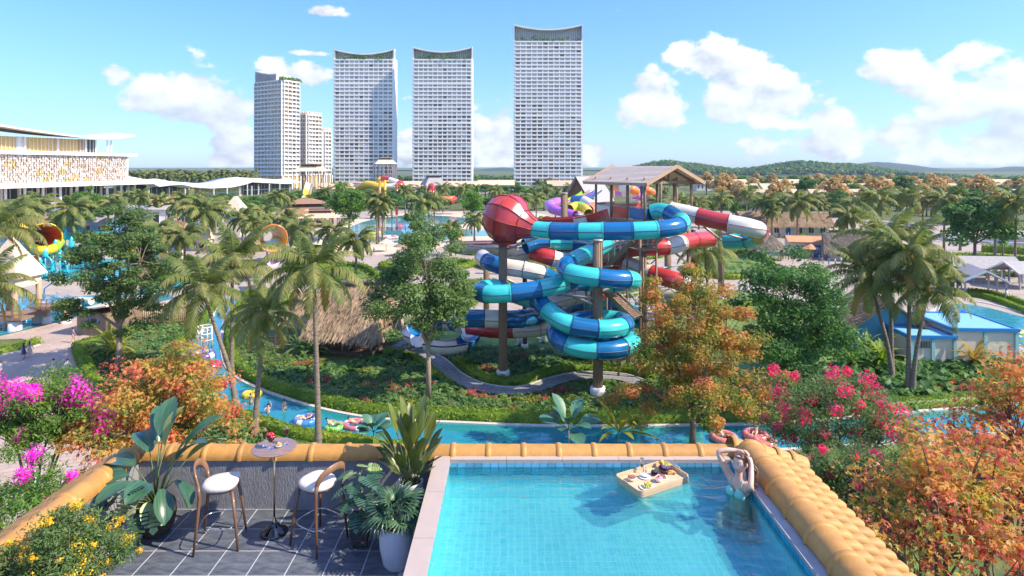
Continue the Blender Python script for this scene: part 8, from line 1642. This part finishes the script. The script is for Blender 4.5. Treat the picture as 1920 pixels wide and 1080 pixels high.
def person(loc, kind, outfit, c1, c2, label, rz=0.0, h=1.68, skin=0, hair='short', z=0.0, group='people around the park'):
    me0, reg, names, J = pose_mesh(kind); me = me0.copy(); me.materials.clear()
    for m in (SK[skin], CL[c1], CL[c2]): me.materials.append(m)
    mp = OUT[outfit]; me.polygons.foreach_set('material_index', [mp.get(names[r], 0) for r in reg]); k = h / 1.72
    T = empty('person', (loc[0], loc[1], z), label, 'person', group, rz=rz); T.scale = (k, k, k); link('body', me, T)
    hd = Vector(J['hd1']); mb = MB(); mb.sphere((hd.x, hd.y + .02, hd.z + .015), .105, 10, 7, 1.0)
    if hair == 'long': mb.tube([hd + Vector((0, .07, 0)), hd + Vector((0, .11, -.16)), hd + Vector((0, .10, -.34))], [.08, .075, .03], 8)
    mb.build('hair', HAIRD, T)
    if outfit == 'dress': MB().lathe([(.13, 1.08), (.17, .92), (.22, .62), (.23, .55)], n=14).build('skirt', CL[c1], T)
    return T
FD = math.pi
for x, y, kd, of, a, b, lb, rz, hr in ((45, 674, 'walk', 'dress', 'navy', 'navy', 'woman in a dark blue dress walking with another across the plaza', FD, 'long'), (56, 671, 'walk', 'dress', 'pink', 'pink', 'woman in a pink dress and pale hat walking across the plaza', FD + .2, 'long'), (100, 707, 'reach', 'dress', 'white', 'white', 'woman in a white dress stretching out an arm on the plaza', -1.2, 'short'),
        (116, 710, 'stand', 'suit', 'black', 'black', 'child in a black swimsuit between two adults on the plaza', 1.5, 'short'), (127, 707, 'walk', 'shirt_shorts', 'white', 'blue', 'man in white shirt and pale shorts beside the child', FD, 'short'), (137, 643, 'walk', 'bikini', 'white', 'white', 'woman in pale swimwear walking beside the kiosk', 2.4, 'short'), (1, 712, 'walk', 'suit', 'white', 'white', 'bather walking off the left edge', 1.2, 'long'),
        (1888, 563, 'walk', 'shirt_shorts', 'white', 'white', 'person in white crossing the paved court by the shelters', .4, 'short'), (1386, 551, 'stand', 'shirt_trousers', 'grey', 'navy', 'left person of the pair standing beside the dark green tree', .3, 'short'), (1396, 551, 'stand', 'shirt_trousers', 'pink', 'grey', 'right person of the pair standing beside the dark green tree', -.3, 'long'),
        (1536, 493, 'stand', 'shirt_trousers', 'navy', 'black', 'person in dark clothes by the yellow house', .3, 'short'), (1541, 492, 'walk', 'shirt_shorts', 'black', 'grey', 'person in black shirt by the yellow house', .9, 'short'), (1554, 498, 'stand', 'shirt_trousers', 'blue', 'blue', 'person in blue standing on the court', 2, 'short'), (1566, 499, 'walk', 'shirt_trousers', 'white', 'navy', 'person in white shirt and dark trousers on the court', 1.2, 'short'), (1577, 496, 'stand', 'shirt_shorts', 'white', 'grey', 'person in white near the thatched bar', 0, 'short'), (1520, 497, 'stand', 'shirt_shorts', 'red', 'grey', 'person in red beside the court tables', 1, 'short'),
        (1577, 522, 'walk', 'shirt_trousers', 'blue', 'navy', 'walker in blue left of the near palm trunk', 1, 'short'), (1610, 526, 'walk', 'shirt_trousers', 'navy', 'blue', 'walker in dark blue between the palm trunks', 1.4, 'short'), (1605, 528, 'walk', 'shirt_shorts', 'grey', 'blue', 'walker in grey between the palm trunks', 1.2, 'short'), (1556, 528, 'stand', 'shirt_trousers', 'black', 'black', 'person in black at the left of the court', .2, 'short'),
        (1461, 447, 'stand', 'shirt_trousers', 'black', 'black', 'person in black before the shop front', 0, 'short'), (1473, 446, 'walk', 'shirt_shorts', 'white', 'blue', 'person in white before the shop front', .6, 'short'), (1478, 447, 'walk', 'shirt_trousers', 'blue', 'grey', 'person in blue before the shop front', .6, 'short'), (1432, 444, 'stand', 'shirt_trousers', 'navy', 'grey', 'person in navy near the blue gabled shop', .6, 'short'),
        (10, 555, 'stand', 'suit', 'black', 'black', 'bather in black at the left edge behind the play tower', .2, 'short'), (38, 548, 'walk', 'bikini', 'white', 'white', 'pair of pale bathers on the deck behind the play tower', .4, 'short'), (672, 470, 'stand', 'trunks', 'black', 'black', 'bather standing on the lagoon beach', .2, 'short'), (701, 478, 'walk', 'shirt_shorts', 'black', 'navy', 'person in black walking above the garden hedge', .8, 'short'), (695, 482, 'walk', 'shirt_shorts', 'navy', 'grey', 'person in navy walking above the garden hedge', .8, 'short'), (681, 482, 'stand', 'suit', 'black', 'black', 'person in a dark swimsuit near the lagoon', 0, 'short'), (710, 563, 'walk', 'trunks', 'black', 'black', 'bather walking on the path behind the big tree', 1, 'short'), (116, 476, 'stand', 'shirt_shorts', 'white', 'blue', 'person in white behind the children pool', 0, 'short'), (112, 482, 'walk', 'trunks', 'red', 'red', 'child in red behind the children pool', 0, 'short')):
    person(G(x, y), kd, of, a, b, lb, rz, 1.2 if lb.startswith('child') else 1.68, int(x) % 2, hr, .03)
person(G(62, 928), 'walk', 'shirt_shorts', 'white', 'white', 'man in a white shirt walking below the magenta blossom', .5, 1.75, 0, 'short', .03); person(G(98, 905), 'stand', 'dress', 'pink', 'pink', 'woman in pink partly hidden by red maple leaves at the left', 0, 1.65, 1, 'long', .03)
# bathers in the river and the family pool
for x, y, kd, of, c, lb, rz, z in ((503, 776, 'wade', 'trunks', 'navy', 'bather raising an arm in the river left of the rings', .2, -.85), (533, 769, 'stand', 'trunks', 'black', 'bather standing in the river near the far bank', 1.2, -.8), (470, 756, 'wade', 'trunks', 'blue', 'bather reaching up beside the yellow ring', -.6, -.85), (480, 760, 'stand', 'bikini', 'red', 'bather beside the yellow ring with arms down', .5, -.9), (1836, 602, 'stand', 'trunks', 'red', 'bather standing chest deep in the family pool', .3, -1.0), (395, 700, 'stand', 'trunks', 'navy', 'bather in the river behind the maple top', .3, -.9)):
    person(G(x, y), kd, of, c, c, lb, rz, 1.68, 0, 'short', z, 'bathers in the water')
def ring(px, py, r, t, cols, label, rider=None, rz=0.0, z=.06, shape=1.0):
    P = G(px, py, .1); T = empty('swim_ring', (P.x, P.y, z), label, 'swim ring', 'swim rings on the water', rz=rz); n = 12
    for i in range(n):
        a0, a1 = 2 * math.pi * i / n, 2 * math.pi * (i + 1) / n; MB().tube([(r * shape * math.cos(a), r * math.sin(a), t * .55) for a in np.linspace(a0, a1, 5)], t, 10, False).build('ring_panel', cols[i % len(cols)], T)
    MB().sphere((r * .75, -r * .6, t * 1.5), .05, 8, 5).build('valve', WHITE2, T)
    if rider: person((P.x, P.y), 'recline', rider[0], rider[1], rider[1], rider[2], rz + rider[3], 1.6, 0, 'short', z + .12, 'bathers in the water')
V_ = lambda n, c: M(n, c, .3, .08, 2, coat=.5)
YV, WV, BV, GV, PV, KV, CV, RV = V_('vinyl_yellow', (.72, .55, .04)), V_('vinyl_white', (.72, .72, .72)), V_('vinyl_blue', (.05, .22, .6)), V_('vinyl_green', (.2, .6, .12)), V_('vinyl_pink', (.72, .17, .25)), V_('vinyl_salmon', (.70, .24, .20)), V_('vinyl_violet', (.10, .07, .50)), V_('vinyl_red', (.6, .03, .08))
ring(472, 741, .62, .24, [YV], 'yellow swim ring floating empty in the river'); ring(574, 790, .75, .27, [BV, BV, WV], 'blue and white swim ring with a reclining bather', ('trunks', 'black', 'bather reclining across the blue and white ring', -1.2)); ring(626, 802, .55, .2, [GV], 'green swim ring with a seated child', ('trunks', 'white', 'child sitting in the green swim ring', 1.5))
ring(668, 798, .72, .2, [PV, PV, WV, PV], 'pink and white oval float with a lounging bather', ('bikini', 'red', 'bather lounging on the pink oval float', 2.2), shape=1.25, rz=-.4); ring(1357, 823, .75, .26, [KV], 'salmon pink ring with a bather right of the autumn tree trunk', ('bikini', 'white', 'bather sitting in the salmon ring beside the tree trunk', .6)); ring(1417, 818, .72, .26, [KV, KV, PV], 'salmon pink double ring beside the oleander', ('bikini', 'red', 'bather in red in the ring beside the oleander', -.6)); ring(1434, 830, .6, .24, [KV], 'smaller salmon ring touching the double ring')
ring(380, 669, .95, .34, [CV, CV, WV], 'violet and white float in the upper river bend', None); ring(393, 687, .85, .3, [RV], 'red float below the violet one in the river bend', None); ring(1798, 590, 1.0, .36, [BV], 'blue ring with two bathers in the family pool', ('trunks', 'navy', 'bather leaning back in the blue ring of the family pool', .4)); ring(1894, 621, 1.2, .22, [YV], 'yellow disc float in the family pool', None); ring(700, 438, 1.8, .5, [YV], 'yellow float on the lagoon', None); ring(730, 446, 2.2, .4, [KV, WV], 'pale pink float on the lagoon', None)

# ------------------------------------------------------------------ the bather at the terrace pool
def hero():
    base = Vector((2.70, 7.36, 14.65)); T = empty('person', base, 'woman in a mint bikini leaning back with both hands in her long hair', 'person')
    L = lambda x, y, z: Vector((x, y, z)) - base
    J = []; E = []; Rr = []
    def j(p, r, par=None):
        J.append(p); Rr.append(r); 
        if par is not None: E.append((par, len(J) - 1))
        return len(J) - 1
    f = Vector((-.82, -.57, 0)); lf = Vector((.57, -.82, 0)); O = Vector((0, 0, 0)); up = Vector((0, 0, 1)); at_ = lambda a, b, z: f * a + lf * b + up * z
    SEAT = 15.40 - 14.65 - .74
    pel = j(at_(0, 0, .86), (.125, .105)); wai = j(at_(-.005, 0, 1.03), (.098, .085), pel); rib = j(at_(-.01, 0, 1.15), (.115, .095), wai); che = j(at_(-.015, 0, 1.245), (.105, .085), rib); nk0 = j(at_(-.02, 0, 1.335), (.05, .048), che); nk1 = j(at_(.005, 0, 1.42), (.042, .042), nk0); hdj = j(at_(.01, 0, 1.47), (.05, .05), nk1)
    for s in (-1, 1):
        h = j(at_(.03, s * .09, .845), (.085, .08), pel); k = j(at_(.33 - .03 * s, .03 + s * .09, .86), (.055, .055), h); a = j(at_(.06 - .04 * s, .30 + s * .05, .80), (.036, .036), k); j(at_(-.06 - .04 * s, .34 + s * .05, .79), (.03, .03), a)
    RS, LS = L(2.625, 7.47, 15.975), L(2.785, 7.235, 15.955)
    rs = j(RS, (.052, .05), che); re = j(L(2.485, 7.49, 16.255), (.036, .036), rs); rm = j(L(2.60, 7.47, 16.285), (.033, .033), re); rw = j(L(2.705, 7.45, 16.285), (.023, .026), rm)
    ls = j(LS, (.052, .05), che); le = j(L(2.725, 7.07, 16.03), (.036, .036), ls); lm = j(L(2.765, 7.15, 16.14), (.033, .033), le); lw = j(L(2.80, 7.235, 16.225), (.023, .026), lm)
    roots = [0]
    def hand(w, wp, pd, sd, n):
        """palm plus five fingers, curled over the hair; pd finger direction, sd across the palm, n palm normal"""
        p = j(wp + pd * .045, (.030, .018), w); q = j(wp + pd * .08, (.032, .016), p)
        for i, (o, ln) in enumerate(((-.026, .062), (-.009, .072), (.009, .068), (.025, .055))):
            a = j(wp + pd * .07 + sd * o, .0085); roots.append(a); b = j(wp + pd * (.08 + ln * .45) + sd * o * 1.1 + n * .006, .008, a); c = j(wp + pd * (.08 + ln * .8) + sd * o * 1.15 + n * .022, .0072, b); j(wp + pd * (.08 + ln) + sd * o * 1.15 + n * .036, .006, c)
        a = j(wp + pd * .025 - sd * .022, .0095); roots.append(a); b = j(wp + pd * .045 - sd * .048 + n * .008, .009, a); j(wp + pd * .072 - sd * .060 + n * .018, .0075, b)
    hc = L(2.71, 7.345, 16.185)
    pw = L(2.705, 7.45, 16.285); hand(rw, pw, Vector((.8, -.55, .12)).normalized(), Vector((.5, .8, .1)).normalized(), Vector((0, -.25, -1)).normalized())
    pw = L(2.80, 7.235, 16.225); hand(lw, pw, Vector((-.12, .62, .75)).normalized(), Vector((.35, .7, -.6)).normalized(), Vector((-.9, .3, 0)).normalized())
    link('body', skinned('body', J, E, Rr, 2, roots), T).data.materials.append(WSKIN)
    # head with face
    hf = Vector((-.80, -.60, .04)).normalized(); hl = up.cross(hf).normalized(); hu = hf.cross(hl).normalized(); mb = MB(); n, k = 28, 22; vs = []
    for i in range(k + 1):
        th = math.pi * i / k; z = math.cos(th)
        for q in range(n):
            a = 2 * math.pi * q / n; x = math.sin(th) * math.cos(a); y = math.sin(th) * math.sin(a); X, Y, Z = x * .092, y * .074, z * .115
            if Z < -.02: tpr = 1 + (Z + .02) * 3.6; Y *= tpr; X = X * (1 + (Z + .02) * 1.5) + (.012 if X > 0 else 0)
            if x > .35:
                X += .022 * math.exp(-((y / .13) ** 2)) * math.exp(-(((Z + .018) / .022) ** 2)) + .010 * math.exp(-((y / .10) ** 2)) * math.exp(-(((Z - .012) / .022) ** 2))
                X -= .010 * math.exp(-(((abs(Y) - .030) / .014) ** 2)) * math.exp(-(((Z - .012) / .012) ** 2)); X += .006 * math.exp(-((Y / .02) ** 2)) * math.exp(-(((Z + .056) / .010) ** 2)); X += .008 * math.exp(-((Y / .022) ** 2)) * math.exp(-(((Z + .095) / .014) ** 2))
            vs.append(hc + hf * X + hl * Y + hu * Z)
    mb.add(vs, [(i * n + q, (i + 1) * n + q, (i + 1) * n + (q + 1) % n, i * n + (q + 1) % n) for i in range(k) for q in range(n)], True); hd = mb.build('head', WSKIN, T)
    fp = lambda X, Y, Z: hc + hf * X + hl * Y + hu * Z
    LIP = M('lips', (.42, .12, .10), .4, .1, 10); IRIS = M('eye_dark', (.03, .025, .02), .2, .1, 10); BROW = M('brow', (.12, .07, .04), .7, .1, 10)
    for s in (-1, 1):
        MB().sphere(fp(.072, s * .030, .011), .0125, 10, 7).build('eye', CL['white'], hd); MB().sphere(fp(.0815, s * .031, .011), .0062, 8, 6).build('iris', IRIS, hd); MB().tube([fp(.080, s * .014, .024), fp(.0815, s * .028, .022), fp(.070, s * .045, .016)], [.0012, .0016, .001], 6).build('eyelid', BROW, hd)
        MB().tube([fp(.088, s * .012, .034), fp(.086, s * .030, .040), fp(.072, s * .048, .034)], [.0016, .002, .001], 6).build('eyebrow', BROW, hd); MB().sphere(fp(-.01, s * .072, -.005), .020, 8, 6, 1.4).build('ear', WSKIN, hd)
    MB().tube([fp(.080, -.020, -.055), fp(.092, -.006, -.051), fp(.092, .006, -.051), fp(.080, .020, -.055)], [.002, .0052, .0052, .002], 6).build('upper_lip', LIP, hd); MB().tube([fp(.080, -.018, -.058), fp(.090, 0, -.063), fp(.080, .018, -.058)], [.002, .006, .002], 6).build('lower_lip', LIP, hd)
    # hair: a cap of locks from the parting, gathered and falling down her back
    HB = M('chestnut_hair', (.19, .092, .045), .42, .35, 30, stretch=(1, 1, .2), spec=.6); rg = random.Random(2); mb = MB()
    fall = L(2.86, 7.32, 15.93)
    for i in range(90):
        t = i / 89; a = R(-150 + 300 * t); x0 = .072 * math.cos(a * .45) - .01 + rg.uniform(-.006, .006); p0 = fp(.060 * math.cos(a) + .012, .050 * math.sin(a), .098 - .012 * abs(math.cos(a)) + rg.uniform(-.004, .004)); p1 = fp(-.02 + .045 * math.cos(a), .079 * math.sin(a), .060 + rg.uniform(-.01, .01)); p2 = fp(-.085 + .02 * math.cos(a), .055 * math.sin(a) + rg.uniform(-.01, .01), .0 + rg.uniform(-.02, .02))
        e = fall + Vector((rg.uniform(-.055, .035), rg.uniform(-.05, .05), rg.uniform(-.02, .14))); m = (p2 + e) / 2 + Vector((.035 + rg.uniform(-.02, .02), rg.uniform(-.02, .02), .02))
        mb.tube([tuple(v) for v in catmull([p0, p1, p2, m, e], 4)], [.009] * 4 + [.013] * 6 + [.011] * 5 + [.007, .003], 5)
    sc = MB(); vs = []
    mb.build('hair', HB, T)
    vs = []; n, k = 20, 8
    for i in range(k + 1):
        th = (math.pi * .56) * i / k
        for q in range(n): a = 2 * math.pi * q / n; vs.append(fp(math.sin(th) * math.cos(a) * .096 - .014, math.sin(th) * math.sin(a) * .080, math.cos(th) * .116 + .008))
    sc.add(vs, [(i * n + q, i * n + (q + 1) % n, (i + 1) * n + (q + 1) % n, (i + 1) * n + q) for i in range(k) for q in range(n)], True).build('scalp_hair', HB, T)
    # bikini top
    MINT = M('mint_fabric', (.22, .62, .52), .6, .06, 10)
    for s in (-1, 1):
        c = at_(.075, s * .062, 1.185); mb = MB(); vs = []; n, k = 16, 7; fo = (f + lf * s * .25).normalized(); ri = up.cross(fo).normalized()
        for i in range(k + 1):
            th = math.pi * .5 * i / k
            for q in range(n): a = 2 * math.pi * q / n; vs.append(c + fo * (.050 * math.cos(th)) + ri * (.064 * math.sin(th) * math.cos(a)) + up * (.060 * math.sin(th) * math.sin(a) * (1.25 if math.sin(a) > 0 else .9)))
        mb.add(vs, [(i * n + q, i * n + (q + 1) % n, (i + 1) * n + (q + 1) % n, (i + 1) * n + q) for i in range(k) for q in range(n)], True).build('bikini_cup', MINT, T)
        MB().tube([c + up * .06 + fo * .02, at_(.05, s * .075, 1.32), at_(-.02, s * .05, 1.365)], .004, 6).build('strap', MINT, T)
    MB().tube([at_(.10 * math.cos(a), .125 * math.sin(a), 1.13) for a in np.linspace(0, 2 * math.pi, 25)[:-1]], .006, 6, closed=True).build('band', MINT, T)
    MB().lathe([(.10, .96), (.135, .90), (.14, .84), (.11, .80)], n=18).build('bikini_bottom', MINT, T)
WSKIN = M('pale_skin', (.72, .45, .33), .45, .05, 8, spec=.4)
hero()

# ------------------------------------------------------------------ the air
hz = MB().box((0, 2400, 245), (11000, 5000, 500)); hzm = bpy.data.materials.new('thin_haze'); hzm.use_nodes = True; nt = hzm.node_tree; nt.nodes.clear(); ou = nt.nodes.new('ShaderNodeOutputMaterial'); pv = nt.nodes.new('ShaderNodeVolumePrincipled'); pv.inputs['Color'].default_value = (.62, .82, 1.0, 1); pv.inputs['Density'].default_value = 0.0001; pv.inputs['Anisotropy'].default_value = 0.2; nt.links.new(pv.outputs[0], ou.inputs['Volume'])
h = hz.build('haze', hzm); tag(h, 'thin pale haze over the whole park', 'haze', kind='stuff')
